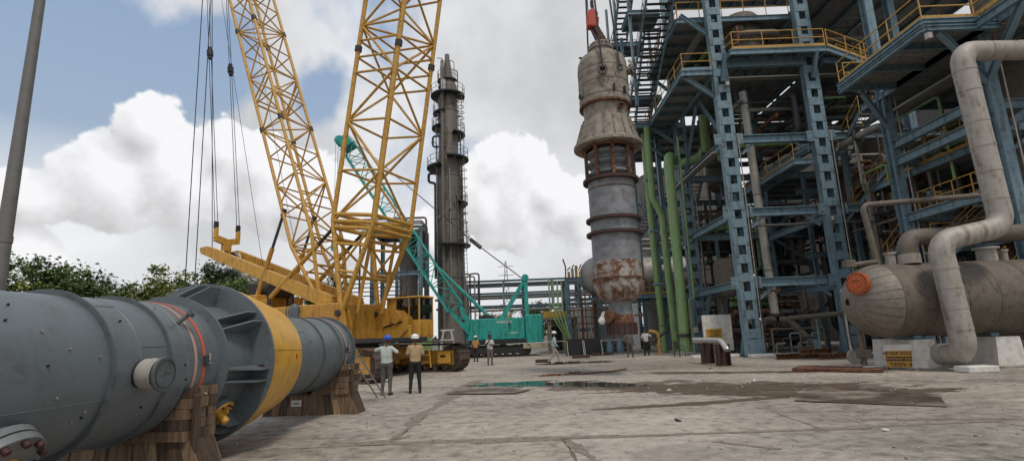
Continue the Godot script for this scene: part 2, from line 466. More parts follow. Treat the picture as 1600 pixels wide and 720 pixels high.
# ------------------------------------------------------------------ camera, sky, sun
func set_stage():
	var cam := Camera3D.new()
	cam.name = "camera"
	cam.fov = rad_to_deg(2.0 * atan(360.0 / 829.0))
	cam.near = 0.1; cam.far = 2500.0
	add_child(cam)
	cam.position = Vector3(0, 1.65, 0)
	cam.rotation_degrees = Vector3(11.2, 0, -2.2)
	cam.current = true
	var env := Environment.new()
	env.background_mode = Environment.BG_SKY
	env.tonemap_mode = Environment.TONE_MAPPER_LINEAR
	env.tonemap_exposure = 1.1
	env.background_energy_multiplier = 1.0
	env.sdfgi_enabled = true; env.ssao_enabled = true; env.ssil_enabled = true
	var sky := Sky.new()
	var pm := PanoramaSkyMaterial.new()
	pm.panorama = cloudy_sky()
	sky.sky_material = pm
	env.sky = sky
	var we := WorldEnvironment.new(); we.name = "world_environment"; we.environment = env
	add_child(we)
	var sun := DirectionalLight3D.new()
	sun.name = "sun"
	sun.light_color = Color(1.0, 0.96, 0.9)
	sun.light_energy = 0.5
	sun.light_angular_distance = 10.0
	sun.shadow_enabled = true
	add_child(sun)
	# high sun behind thin cloud, right of the camera and a little behind it
	sun.look_at_from_position(Vector3(16, 60, 30), Vector3.ZERO, Vector3.FORWARD)

func cloudy_sky() -> ImageTexture:
	var w := 3072; var h := 1536; var hh := 768
	var f1 := FastNoiseLite.new(); f1.seed = 11; f1.frequency = 0.0075; f1.fractal_octaves = 7; f1.fractal_gain = 0.56
	var f2 := FastNoiseLite.new(); f2.seed = 23; f2.frequency = 0.0028; f2.fractal_octaves = 6; f2.fractal_gain = 0.55
	var f3 := FastNoiseLite.new(); f3.seed = 35; f3.frequency = 0.02; f3.fractal_octaves = 5; f3.noise_type = FastNoiseLite.TYPE_CELLULAR; f3.cellular_return_type = FastNoiseLite.RETURN_DISTANCE
	f3.domain_warp_enabled = true; f3.domain_warp_amplitude = 22.0; f3.domain_warp_frequency = 0.02
	var a1 := f1.get_seamless_image(w, hh); a1.convert(Image.FORMAT_L8)
	var a2 := f2.get_seamless_image(w, hh); a2.convert(Image.FORMAT_L8)
	var a3 := f3.get_seamless_image(w, hh); a3.convert(Image.FORMAT_L8)
	var n1 := a1.get_data(); var n2 := a2.get_data(); var n3 := a3.get_data()
	# heaps of cumulus: azimuth and elevation in degrees, half width, half height
	var heaps := [[-36, 20.0, 3.6, 3.6], [-38.5, 15, 5, 5], [-33, 16, 5, 5.5], [-29.5, 18.5, 3.6, 3.6], [-26, 17.5, 4, 4], [-44, 12.5, 4.5, 2.6], [-22, 14, 6, 5], [-17, 10, 6, 5],
		[-3, 15, 5, 6.5], [1, 15, 5, 7], [-1.5, 18.5, 3.4, 3.2], [4, 15.5, 4, 4.2], [7.5, 13, 5, 4.5], [12, 11, 6, 5], [-9, 10, 5, 4], [-46, 8, 6, 3]]
	var rng := RandomNumberGenerator.new(); rng.seed = 77
	for i in 44:
		var az := rng.randf_range(52.0, 305.0)
		heaps.append([az if az < 180 else az - 360.0, rng.randf_range(8, 24), rng.randf_range(3, 8), rng.randf_range(2.5, 6)])
	# clear holes in the high veil
	var holes := [[-41, 22, 10, 8], [-32, 25, 7, 4.5], [-21, 24.5, 4, 4], [-46, 18, 5, 4], [-30, 28, 4, 3]]
	for i in 30:
		var az := rng.randf_range(55.0, 300.0)
		holes.append([az if az < 180 else az - 360.0, rng.randf_range(24, 80), rng.randf_range(5, 12), rng.randf_range(3, 8)])
	var cw := 512; var chh := 128
	var hf := PackedFloat32Array(); hf.resize(cw * chh)
	var vf := PackedFloat32Array(); vf.resize(cw * chh)
	for y in chh:
		var el := 90.0 - (y + 0.5) * 90.0 / chh
		for x in cw:
			var az := (x + 0.5) * 360.0 / cw - 180.0
			var b := -1.0
			for q in heaps:
				var dx: float = absf(az - q[0]); if dx > 180: dx = 360 - dx
				if dx > q[2] * 2.0 or absf(el - q[1]) > q[3] * 2.0: continue
				b = maxf(b, 1.0 - sqrt(pow(dx / q[2], 2) + pow((el - q[1]) / q[3], 2)))
			hf[y * cw + x] = b
			var o := -1.0
			for q in holes:
				var dx: float = absf(az - q[0]); if dx > 180: dx = 360 - dx
				if dx > q[2] * 2.0 or absf(el - q[1]) > q[3] * 2.0: continue
				o = maxf(o, 1.0 - sqrt(pow(dx / q[2], 2) + pow((el - q[1]) / q[3], 2)))
			vf[y * cw + x] = o
	var hi := Image.create_from_data(cw, chh, false, Image.FORMAT_RF, hf.to_byte_array()); hi.resize(w, hh, Image.INTERPOLATE_CUBIC)
	var vi := Image.create_from_data(cw, chh, false, Image.FORMAT_RF, vf.to_byte_array()); vi.resize(w, hh, Image.INTERPOLATE_CUBIC)
	var H := hi.get_data().to_float32_array(); var V := vi.get_data().to_float32_array()
	var dens := PackedFloat32Array(); dens.resize(w * hh)
	for i in w * hh:
		dens[i] = H[i] + (n1[i] / 255.0 - 0.5) * 0.8 - (n3[i] / 255.0 - 0.35) * 0.6 + (n1[(i * 3) % (w * hh)] / 255.0 - 0.5) * 0.16
	var out := PackedByteArray(); out.resize(w * h * 3)
	var half := w / 2
	for y in h:
		var el := 90.0 - (y + 0.5) * 180.0 / h
		if y >= hh:
			for x in w:
				var o := (y * w + x) * 3
				out[o] = 150; out[o + 1] = 148; out[o + 2] = 144
			continue
		var up := clampf(el / 45.0, 0.0, 1.0)
		var br := lerpf(0.50, 0.205, pow(up, 0.6)); var bg := lerpf(0.57, 0.315, pow(up, 0.6)); var bb := lerpf(0.63, 0.50, pow(up, 0.6))
		for x in w:
			var i := y * w + x
			var d := dens[i]
			# high veil
			var vv := (n2[i] / 255.0 - 0.5) * 1.7 + 0.42 - maxf(0.0, V[i] + 0.45 + (n1[i] / 255.0 - 0.5) * 0.9) * 0.95
			var va := clampf(vv * 1.6 + 0.35, 0.06, 1.0)
			va = va * va * (3 - 2 * va)
			va = maxf(va, clampf((19.0 - el) / 7.0, 0.0, 0.93))
			var vl := 0.67 - (n2[(i + w * 13 + 20) % (w * hh)] / 255.0 - 0.5) * 0.42 - (n1[i] / 255.0 - 0.5) * 0.10
			var r := lerpf(br, vl, va); var g := lerpf(bg, vl * 1.012, va); var b := lerpf(bb, vl * 1.04, va)
			if d > -0.12:
				var ca := clampf((d + 0.02) / 0.1, 0.0, 1.0)
				ca = ca * ca * (3 - 2 * ca)
				# lit on its upper side, greyer below and inside
				var j := maxi(0, i - w * 17 + 9)
				var lit := clampf(0.66 + (d - dens[j]) * 1.1, 0.0, 1.0)
				var cl := lerpf(0.54, 0.86, lit)
				r = lerpf(r, cl, ca); g = lerpf(g, cl * 1.003, ca); b = lerpf(b, cl * 1.02, ca)
			# the picture's middle looks along -z: azimuth 0
			var xx := (x + half) % w
			var o := (y * w + xx) * 3
			out[o] = int(255.0 * pow(clampf(r, 0, 1), 0.4545)); out[o + 1] = int(255.0 * pow(clampf(g, 0, 1), 0.4545)); out[o + 2] = int(255.0 * pow(clampf(b, 0, 1), 0.4545))
	return ImageTexture.create_from_image(Image.create_from_data(w, h, false, Image.FORMAT_RGB8, out))
# ------------------------------------------------------------------ ground
func ground_tex() -> ImageTexture:
	# 40 m x 40 m of yard concrete, 2.5 cm to the pixel: x from -20 to 20, z from -42 to -2
	var s := 1600
	var ca := noise_bytes(s, 61, 0.0022, 5)
	var md := noise_bytes(s, 62, 0.011, 6, FastNoiseLite.TYPE_SIMPLEX, 0.6)
	var fi := noise_bytes(s, 63, 0.07, 4)
	# smears run along x, as the yard was swept and washed
	var sm := FastNoiseLite.new(); sm.seed = 64; sm.frequency = 0.01; sm.fractal_octaves = 5; sm.fractal_gain = 0.6
	var si := sm.get_seamless_image(400, s); si.resize(s, s, Image.INTERPOLATE_CUBIC); si.convert(Image.FORMAT_L8)
	var st := si.get_data()
	# stains as strokes: x0, z0, x1, z1, half width, strength, kind (0 dirt, 1 oily brown, 2 sandy)
	var strokes := [[5.2, -8.85, 10, -9.4, 0.35, 0.4, 0], [-2.25, -15.5, -1.5, -21.2, 0.3, 0.5, 0],
		[2.4, -17.2, 8.4, -14.9, 1.25, 0.95, 1], [3.4, -16.2, 6.4, -13.6, 0.9, 0.85, 1], [8.4, -15.5, 12.5, -14.5, 0.7, 0.5, 1], [1.7, -12.1, 3.9, -12.3, 0.14, 0.8, 1], [3.9, -12.3, 6.4, -13.2, 0.25, 0.6, 1],
		[5.4, -21.5, 11.8, -18.8, 0.5, 0.65, 1], [9.5, -16.8, 13.5, -15.2, 0.9, 0.45, 0], [1.5, -22.8, 4.6, -23.6, 0.7, 0.65, 0], [4.5, -8.2, 9.5, -7.9, 0.9, 0.35, 0], [2.0, -7.6, 4.4, -8.2, 0.5, 0.35, 0],
		[6.2, -24.5, 10.5, -23.0, 0.9, 0.6, 2], [-6.3, -15.8, -3.4, -15.6, 0.5, 0.3, 0], [-3.4, -19, -0.6, -17.6, 0.5, 0.5, 0], [10.5, -20.5, 15.5, -16.2, 0.7, 0.5, 2], [7.6, -27, 11.5, -28, 0.8, 0.5, 2],
		[1.9, -30.5, 4.5, -31, 0.6, 0.7, 1], [-5, -30, 0, -33, 0.6, 0.35, 0], [-3.6, -12.2, -0.4, -12.7, 0.12, 0.35, 0], [0.9, -14.2, 2.2, -14.5, 0.2, 0.3, 0], [8, -12.5, 11.5, -11.6, 0.5, 0.35, 0],
		[-6, -20.6, 10, -25.6, 0.2, 0.3, 0], [-6, -22.5, 10, -27.4, 0.2, 0.3, 0], [1.2, -6.4, 9, -10.6, 0.18, 0.28, 0], [2.9, -5.5, 11, -9.5, 0.18, 0.28, 0], [-3, -14.2, 1.2, -13.6, 0.2, 0.25, 2], [-5.6, -18.6, -4.4, -17.4, 0.3, 0.45, 1]]
	var mask := PackedFloat32Array(); mask.resize(s * s)
	var brown := PackedFloat32Array(); brown.resize(s * s)
	var sand := PackedFloat32Array(); sand.resize(s * s)
	for k in strokes:
		var A := Vector2((k[0] + 20.0) * 40.0, (k[1] + 42.0) * 40.0); var B := Vector2((k[2] + 20.0) * 40.0, (k[3] + 42.0) * 40.0)
		var w: float = k[4] * 40.0
		var x0 := clampi(int(minf(A.x, B.x) - w * 2.2), 0, s - 1); var x1 := clampi(int(maxf(A.x, B.x) + w * 2.2), 0, s - 1)
		var y0 := clampi(int(minf(A.y, B.y) - w * 2.2), 0, s - 1); var y1 := clampi(int(maxf(A.y, B.y) + w * 2.2), 0, s - 1)
		var ab := B - A; var l2 := ab.length_squared()
		for y in range(y0, y1):
			for x in range(x0, x1):
				var p := Vector2(x, y)
				var t := clampf((p - A).dot(ab) / l2, 0, 1)
				var d := p.distance_to(A + ab * t) / w
				var i := y * s + x
				var q := 1.0 - d + (md[i] - 128) / 128.0 * 1.1 + (st[i] - 128) / 128.0 * 0.7
				if q <= 0: continue
				var a: float = clampf(q * 4.0, 0, 1) * k[5]
				if k[6] == 0: mask[i] = maxf(mask[i], a)
				elif k[6] == 1: brown[i] = maxf(brown[i], a)
				else: sand[i] = maxf(sand[i], a)
	var out := PackedByteArray(); out.resize(s * s * 3)
	var lut := PackedByteArray(); lut.resize(1024)
	for i in 1024: lut[i] = int(255.0 * pow(i / 1023.0, 0.4545))
	for i in s * s:
		var m := 1.0 + (ca[i] - 128) * 0.0022 + (md[i] - 128) * 0.0011 + (fi[i] - 128) * 0.0022 + (st[i] - 128) * 0.0013
		var r := 0.382 * m; var g := 0.338 * m; var b := 0.288 * m
		# dark pitting and dust
		if fi[i] < 78: r *= 0.78; g *= 0.78; b *= 0.78
		if st[i] < 84 and md[i] < 118: r *= 0.86; g *= 0.85; b *= 0.84
		var k := sand[i] * 0.55
		if k > 0: r = lerpf(r, 0.36 * m, k); g = lerpf(g, 0.255 * m, k); b = lerpf(b, 0.165 * m, k)
		k = mask[i] * 0.78
		if k > 0: r = lerpf(r, 0.125 * m, k); g = lerpf(g, 0.108 * m, k); b = lerpf(b, 0.09 * m, k)
		k = brown[i] * 0.85
		if k > 0: r = lerpf(r, 0.085 * m, k); g = lerpf(g, 0.062 * m, k); b = lerpf(b, 0.045 * m, k)
		out[i * 3] = lut[int(clampf(r, 0, 1) * 1023)]; out[i * 3 + 1] = lut[int(clampf(g, 0, 1) * 1023)]; out[i * 3 + 2] = lut[int(clampf(b, 0, 1) * 1023)]
	return ImageTexture.create_from_image(Image.create_from_data(s, s, false, Image.FORMAT_RGB8, out))

func ragged(pts: Array, amp: float, sd: int, step := 0.35) -> PackedVector2Array:
	var f := FastNoiseLite.new(); f.seed = sd; f.frequency = 0.9; f.fractal_octaves = 3
	var out := PackedVector2Array()
	for i in pts.size():
		var a: Vector2 = pts[i]; var b: Vector2 = pts[(i + 1) % pts.size()]
		var k := maxi(1, int(a.distance_to(b) / step))
		var nn := (b - a).orthogonal().normalized()
		for j in k:
			var p := a.lerp(b, float(j) / k)
			out.append(p + nn * amp * f.get_noise_2d(p.x + sd * 7.0, p.y) * (0.0 if j == 0 else 1.6))
	return out

func flat_patch(par: Node, called: String, poly: PackedVector2Array, y: float, m: Material, thick := 0.0) -> MeshInstance3D:
	# poly in x,z
	var mb := MB.new()
	var idx := Geometry2D.triangulate_polygon(poly)
	for k in range(0, idx.size(), 3):
		mb.tri(Vector3(poly[idx[k]].x, y, poly[idx[k]].y), Vector3(poly[idx[k + 1]].x, y, poly[idx[k + 1]].y), Vector3(poly[idx[k + 2]].x, y, poly[idx[k + 2]].y), Vector3.UP, Vector3.UP, Vector3.UP)
	if thick > 0:
		var cen := Vector2.ZERO
		for p in poly: cen += p / poly.size()
		for i in poly.size():
			var p := poly[i]; var q := poly[(i + 1) % poly.size()]
			var o := ((p + q) * 0.5 - cen)
			mb.fquad(Vector3(p.x, y, p.y), Vector3(q.x, y, q.y), Vector3(q.x, y - thick, q.y), Vector3(p.x, y - thick, p.y), Vector3(o.x, 0, o.y))
	return put(par, called, mb.done(), m)

func wet_patch(par: Node, called: String, strokes: Array, y: float, rag: float, sd: int, m: Material, cell := 0.06):
	# a thin film where the strokes, roughened by noise, lie low
	var f := FastNoiseLite.new(); f.seed = sd; f.frequency = 0.55; f.fractal_octaves = 5; f.fractal_gain = 0.6
	var mb := MB.new()
	var lo := Vector2(1e9, 1e9); var hi := -lo
	for k in strokes:
		for p in [Vector2(k[0], k[1]), Vector2(k[2], k[3])]:
			lo = lo.min(p - Vector2.ONE * k[4] * 2.0); hi = hi.max(p + Vector2.ONE * k[4] * 2.0)
	var nx := int((hi.x - lo.x) / cell); var nz := int((hi.y - lo.y) / cell)
	for j in nz:
		var run := -1
		for i in nx + 1:
			var ins := false
			if i < nx:
				var p := lo + Vector2(i + 0.5, j + 0.5) * cell
				var b := -9.0
				for k in strokes:
					var A := Vector2(k[0], k[1]); var ab := Vector2(k[2], k[3]) - A
					var t := clampf((p - A).dot(ab) / ab.length_squared(), 0, 1)
					b = maxf(b, 1.0 - p.distance_to(A + ab * t) / k[4])
				ins = b + f.get_noise_2d(p.x * 0.6, p.y * 2.4) * 2.8 * rag + f.get_noise_2d(p.x * 3.5, p.y * 8.0) * rag > 0.12
			if ins and run < 0: run = i
			if not ins and run >= 0:
				var a := lo + Vector2(run, j) * cell; var c := lo + Vector2(i, j + 1) * cell
				mb.quad(Vector3(a.x, y, a.y), Vector3(c.x, y, a.y), Vector3(c.x, y, c.y), Vector3(a.x, y, c.y), Vector3.UP, Vector3.UP, Vector3.UP, Vector3.UP)
				run = -1
	put(par, called, mb.done(), m)

func build_ground():
	var dirt := mat(Color(0.15, 0.135, 0.11), 0.95, 0.0, MT.concrete.albedo_texture, 0.15, MT.concrete.normal_texture, 0.6)
	var gm := MB.new()
	gm.fquad(Vector3(-900, -0.011, 300), Vector3(900, -0.011, 300), Vector3(900, -0.011, -1600), Vector3(-900, -0.011, -1600), Vector3.UP)
	var ground := put(self, "ground", gm.done(), dirt)
	ground.set_meta("kind", "structure")
	var cm := StandardMaterial3D.new()
	cm.albedo_texture = ground_tex()
	cm.roughness = 0.88
	cm.uv1_triplanar = true; cm.uv1_world_triplanar = true
	cm.uv1_scale = Vector3.ONE / 40.0
	cm.uv1_offset = Vector3(0.5, 0.0, 42.0 / 40.0)
	cm.normal_enabled = true
	var rn := noise_bytes(1024, 65, 0.02, 6, FastNoiseLite.TYPE_SIMPLEX, 0.66)
	cm.normal_texture = bump_tex(rn, 1024, 6.0); cm.normal_scale = 0.55
	cm.detail_enabled = true; cm.detail_blend_mode = BaseMaterial3D.BLEND_MODE_MUL; cm.detail_uv_layer = BaseMaterial3D.DETAIL_UV_2
	cm.uv2_triplanar = true; cm.uv2_world_triplanar = true; cm.uv2_scale = Vector3.ONE / 2.3
	var gr := noise_bytes(512, 66, 0.09, 4, FastNoiseLite.TYPE_SIMPLEX, 0.7); var gq := noise_bytes(512, 67, 0.015, 4)
	for i in 512 * 512: gr[i] = clampi(int(gr[i] * 0.75 + gq[i] * 0.25), 0, 255)
	cm.detail_albedo = ramp_tex(gr, 512, [[0.22, Color(0.5, 0.47, 0.43)], [0.34, Color(0.8, 0.785, 0.77)], [0.42, Color(0.93, 0.925, 0.92)], [0.6, Color(1, 1, 1)], [1.0, Color(1, 1, 1)]])
	MT.yard = cm
	var yard := Node3D.new(); yard.name = "yard_pavement"; add_child(yard); yard.set_meta("kind", "structure")
	# pours of slightly different cement
	var tones := []
	for q in [Color(1, 1, 1), Color(0.96, 0.955, 0.95), Color(0.98, 0.985, 0.99), Color(0.935, 0.925, 0.91)]:
		var c2: StandardMaterial3D = cm.duplicate(); c2.albedo_color = q; tones.append(c2)
	var zr := [5.0, -9.05, -21.2, -33.0, -45.0, -57.0, -70.0]
	var sd := 0
	for r in zr.size() - 1:
		var shift: float = [0.9, -1.9, 3.1, 0.2, -2.4, 1.6][r]
		for k in range(-5, 5):
			var xa := shift + k * 7.0; var xb := xa + 7.0
			var g: float = 0.016 if (r < 2 and (k == 0 or k == -1)) else 0.006
			var gz0: float = 0.018 if r == 1 else 0.006
			var gz1: float = 0.018 if r == 0 else 0.006
			# the joints run a little askew
			var sk0: float = 0.22 if r == 0 else (-0.25 if r == 1 else 0.0); var sk1 := -sk0
			var y := 0.002 * sin(sd * 2.3)
			var poly := ragged([Vector2(xa + g + sk0, zr[r] - gz0), Vector2(xb - g + sk0, zr[r] - gz0), Vector2(xb - g + sk1, zr[r + 1] + gz1), Vector2(xa + g + sk1, zr[r + 1] + gz1)], 0.035 if r < 2 else 0.01, 200 + sd, 0.4)
			flat_patch(yard, "slab", poly, y, tones[(sd * 5 + sd / 3) % 4], 0.016)
			sd += 1
	# standing water in the worn hollow, and smaller wet spots
	var pd := Node3D.new(); pd.name = "puddle"; add_child(pd); pd.set_meta("kind", "structure")
	wet_patch(pd, "water", [[-0.9, -19.1, 0.6, -18.9, 0.75], [0.4, -18.9, 2.2, -18.2, 0.9], [1.8, -18.0, 3.2, -17.2, 0.6]], 0.0068, 0.5, 401, MT.water)
	wet_patch(pd, "water", [[2.2, -31.0, 4.8, -31.2, 0.9]], 0.0068, 0.4, 402, MT.water)
	wet_patch(pd, "damp_mud", [[1.8, -18.0, 4.2, -16.2, 0.7], [3.0, -16.6, 8.2, -14.6, 0.9], [3.6, -15.6, 5.8, -13.9, 0.6], [7.8, -14.6, 9.6, -13.4, 0.6], [6.4, -13.4, 8.4, -12.8, 0.3]], 0.0045, 0.75, 403, MT.wet)
	wet_patch(pd, "damp_mud", [[1.7, -12.1, 3.9, -12.4, 0.16], [3.8, -12.4, 6.2, -13.0, 0.22]], 0.0045, 0.35, 404, MT.wet)
	wet_patch(pd, "damp_mud", [[5.6, -21.4, 10.0, -19.6, 0.4], [1.4, -22.7, 3.2, -23.2, 0.5]], 0.0045, 0.55, 405, MT.wet)
	# silt lying in the open joints
	var sl := Node3D.new(); sl.name = "silt"; add_child(sl); sl.set_meta("kind", "structure")
	wet_patch(sl, "silt_strip", [[-3.2, -9.32, -2.1, -9.1, 0.15], [-2.5, -9.2, -2.0, -9.6, 0.16], [-2.2, -9.15, 1.6, -9.05, 0.13], [-0.6, -9.0, 0.6, -8.95, 0.2], [1.4, -9.0, 5.5, -8.9, 0.1], [5.0, -9.0, 9.0, -9.1, 0.08]], 0.0038, 0.3, 411, MT.silt, 0.03)
	wet_patch(sl, "silt_strip", [[-2.15, -9.5, -2.1, -11.0, 0.06], [-2.15, -11.0, -2.2, -12.4, 0.14], [-2.2, -12.4, -2.0, -14.2, 0.1], [-2.0, -14.2, -1.8, -17, 0.2], [-1.9, -17, -1.6, -21.0, 0.22]], 0.0038, 0.4, 412, MT.silt, 0.03)
	wet_patch(sl, "silt_strip", [[0.72, -8.95, 0.9, -7.9, 0.09], [0.9, -7.9, 1.2, -6.2, 0.07]], 0.0038, 0.35, 413, MT.silt, 0.03)
	wet_patch(sl, "silt_strip", [[-1.3, -10.9, -0.6, -11.0, 0.03], [2.9, -8.3, 3.5, -7.7, 0.06], [6.2, -9.6, 8.3, -9.2, 0.08]], 0.0038, 0.5, 414, MT.silt, 0.03)
	# loose stones and crumbs
	var rng := RandomNumberGenerator.new(); rng.seed = 5
	var cr := MB.new()
	for i in 420:
		var p := Vector3(rng.randf_range(-6, 13), 0, rng.randf_range(-26, -6.5))
		var sz := rng.randf_range(0.012, 0.045)
		cr.box(Transform3D(Basis.from_euler(Vector3(rng.randf() * 3, rng.randf() * 6, rng.randf() * 3)), p + Vector3(0, sz * 0.35, 0)), Vector3(sz, sz * 0.7, sz * 1.3), sz * 0.2)
	var crumbs := put(self, "loose_gravel", cr.done(), MT.concrete)
	crumbs.set_meta("kind", "stuff"); tag(crumbs, "scattered concrete crumbs and pebbles over the yard slabs", "gravel")

# ------------------------------------------------------------------ the grey vessel lying at left
const VA := 0.063
const VAX := Vector3(-5.34, 1.407, -6.0)
func vroot_basis() -> Basis:
	return Basis(Vector3(cos(VA), 0, sin(VA)), Vector3(sin(VA), 0, -cos(VA)), Vector3.UP)

func vdir(deg: float) -> Vector3:
	return Vector3(cos(deg_to_rad(deg)), 0, sin(deg_to_rad(deg)))

func lying_vessel():
	var t := thing("process_vessel", "new grey process vessel lying on timber cradles with a yellow band", "vessel", Vector3(VAX.x, 0, VAX.z))
	t.basis = vroot_basis()
	var ax := Transform3D(Basis.IDENTITY, Vector3(0, 0, VAX.y))
	var head := []
	for k in 11:
		var a := PI / 2 * (1.0 - k / 10.0)
		head.append(Vector2(0.9 * cos(a), -2.6 - 0.5 * sin(a)))
	lathed(t, "head", head, MT.vessel, ax, 72)
	lathed(t, "shell", [Vector2(0.9, -2.6), Vector2(0.9, -0.012)], MT.vessel, ax, 72)
	ring(t, "stiffening_ring", 0.895, 0.962, -0.012, 0.012, MT.vessel_dark, ax, 72)
	lathed(t, "shell", [Vector2(0.897, 0.012), Vector2(0.897, 0.893)], MT.vessel, ax, 72)
	ring(t, "stiffening_ring", 0.892, 0.947, 0.893, 0.917, MT.vessel_dark, ax, 72)
	lathed(t, "shell", [Vector2(0.9, 0.917), Vector2(0.9, 1.955)], MT.vessel, ax, 72)
	ring(t, "skirt_flange", 0.83, 1.02, 1.955, 1.99, MT.vessel, ax, 72)
	lathed(t, "barrel", [Vector2(0.92, 1.99), Vector2(0.92, 2.765)], MT.vessel, ax, 72)
	ring(t, "base_plate", 0.83, 1.277, 2.765, 2.815, MT.vessel, ax, 80)
	for q in 8:
		var th := 80.0 - 45.0 * q
		for s in [-0.09, 0.09]:
			var m := MB.new()
			var poly := PackedVector2Array([Vector2(0.83, 1.992), Vector2(1.0, 1.992), Vector2(1.225, 2.5), Vector2(1.225, 2.763), Vector2(0.83, 2.763)])
			m.prism(poly, 0.022)
			var rd := vdir(th); var tg := vdir(th + 90.0)
			put(t, "gusset", m.done(), MT.vessel, Transform3D(Basis(rd, Vector3(0, 1, 0), tg * -1.0), ax.origin + tg * s))
	for th in [103.0, -5.0, -60.0, 150.0]:
		var d := vdir(th)
		put(t, "plug", cyl(12), MT.maroon, Transform3D(frame(Vector3.ZERO, Vector3(0, 1, 0)) * Basis.from_scale(Vector3(0.045, 0.06, 0.045)), ax.origin + d * 1.1 + Vector3(0, 2.745, 0)))
	# the yellow band: two rolled plates with a seam between them
	for a in [[7.0, 186.6], [187.0, 366.6]]:
		var m := MB.new()
		m.lathe([Vector2(1.245, 2.818), Vector2(1.235, 3.1), Vector2(1.03, 4.29), Vector2(0.99, 4.29)], 48, Transform3D.IDENTITY, deg_to_rad(a[0]), deg_to_rad(a[1]))
		put(t, "band_plate", m.done(), MT.yellow_band, ax)
	lathed(t, "inner_cone", [Vector2(1.22, 2.816), Vector2(1.0, 4.28), Vector2(0.83, 4.29)], MT.vessel, ax, 48)
	# red centre mark printed on the band
	var mk := holder(t, "centre_mark")
	var rr := 1.03 + (4.29 - 3.95) / 1.19 * 0.205
	var cm := vdir(1.5) * (rr + 0.004) + Vector3(0, 3.95, VAX.y)
	var sl := Vector3(-0.172, 1, 0).normalized()
	for q in [[0.10, 0.014, 0.0], [0.014, 0.13, 0.0]]:
		put(mk, "stroke", UB, MT.red, Transform3D(Basis(Vector3(1, 0.172, 0).normalized() * 0.004, sl * q[0], Vector3(0, 0, 1) * q[1]), cm))
	for k in 12:
		var a := TAU * k / 12.0
		put(mk, "stroke", UB, MT.red, Transform3D(Basis(Vector3(1, 0.172, 0).normalized() * 0.004, (sl * -sin(a) + Vector3(0, 0, 1) * cos(a)) * 0.024, (sl * cos(a) + Vector3(0, 0, 1) * sin(a)) * 0.008), cm + (sl * cos(a) + Vector3(0, 0, 1) * sin(a)) * 0.038))
	lathed(t, "shell", [Vector2(0.82, 4.29), Vector2(0.82, 5.77)], MT.vessel, ax, 64)
	ring(t, "stiffening_ring", 0.81, 0.852, 5.77, 5.795, MT.vessel_dark, ax, 64)
	lathed(t, "shell", [Vector2(0.815, 5.795), Vector2(0.815, 6.7)], MT.vessel, ax, 64)
	ring(t, "stiffening_ring", 0.805, 0.85, 6.7, 6.725, MT.vessel_dark, ax, 64)
	lathed(t, "shell", [Vector2(0.82, 6.725), Vector2(0.82, 7.46)], MT.vessel, ax, 64)
	ring(t, "end_flange", 0.0, 0.885, 7.46, 7.51, MT.vessel_dark, ax, 64)
	# trunnion dome on top of the far shell
	lathed(t, "trunnion", [Vector2(0.1, 0.78), Vector2(0.1, 1.02), Vector2(0.085, 1.08), Vector2(0.05, 1.12), Vector2(0, 1.13)], MT.vessel_dark, Transform3D(frame(Vector3.ZERO, vdir(88)), Vector3(0, 5.95, VAX.y)), 20)
	# capped side nozzle with wrapping
	var n1 := Transform3D(frame(Vector3.ZERO, vdir(-2)), Vector3(0, 0.46, VAX.y))
	var nz := lathed(t, "nozzle", [Vector2(0.16, 0.86), Vector2(0.16, 1.2)], MT.dark, n1, 28)
	lathed(nz, "wrapping", [Vector2(0.165, 0.93), Vector2(0.176, 0.95), Vector2(0.172, 0.99), Vector2(0.18, 1.03), Vector2(0.174, 1.07), Vector2(0.18, 1.1), Vector2(0.168, 1.12)], MT.concrete, Transform3D.IDENTITY, 28)
	lathed(nz, "cover", [Vector2(0.0, 1.155), Vector2(0.195, 1.155), Vector2(0.2, 1.16), Vector2(0.2, 1.185), Vector2(0.195, 1.19), Vector2(0, 1.19)], MT.vessel_dark, Transform3D.IDENTITY, 36)
	for q in [[Vector3(0.0, 1.192, 0.03), 0.09], [Vector3(0.025, 1.192, 0.0), 0.05], [Vector3(-0.02, 1.192, -0.03), 0.04]]:
		slab(nz, "chalk_mark", q[0], Vector3(0.006, 0.002, q[1]), MT.maroon)
	# flanged nozzle with a yellow lug, low at the near end
	var n2 := Transform3D(frame(Vector3.ZERO, vdir(-42)), Vector3(0, -1.02, VAX.y))
	var nb := lathed(t, "nozzle", [Vector2(0.27, 0.8), Vector2(0.27, 0.98)], MT.vessel, n2, 32)
	lathed(nb, "flange", [Vector2(0.2, 0.94), Vector2(0.355, 0.94), Vector2(0.36, 0.945), Vector2(0.36, 1.015), Vector2(0.3, 1.02)], MT.nozzle_grey, Transform3D.IDENTITY, 40)
	lathed(nb, "blind_flange", [Vector2(0.3, 1.03), Vector2(0.355, 1.03), Vector2(0.36, 1.035), Vector2(0.36, 1.11), Vector2(0.355, 1.115), Vector2(0, 1.115)], MT.nozzle_grey, Transform3D.IDENTITY, 40)
	bolts(nb, 12, 0.31, 1.14, 0.034, 0.06, MT.maroon)
	lathed(nb, "lifting_lug", [Vector2(0.09, 1.115), Vector2(0.09, 1.34), Vector2(0.07, 1.36), Vector2(0, 1.36)], MT.yellow, Transform3D(Basis.IDENTITY, Vector3(0.02, 0, 0.05)), 20)
	# yellow-faced nozzle between skirt flange and base plate
	var n3 := Transform3D(frame(Vector3.ZERO, vdir(-45)), Vector3(0, 2.28, VAX.y))
	var nc := lathed(t, "nozzle", [Vector2(0.18, 0.78), Vector2(0.18, 1.0)], MT.vessel, n3, 28)
	lathed(nc, "flange", [Vector2(0.17, 0.97), Vector2(0.25, 0.97), Vector2(0.25, 1.03), Vector2(0.245, 1.035), Vector2(0, 1.035)], MT.vessel_dark, Transform3D.IDENTITY, 36)
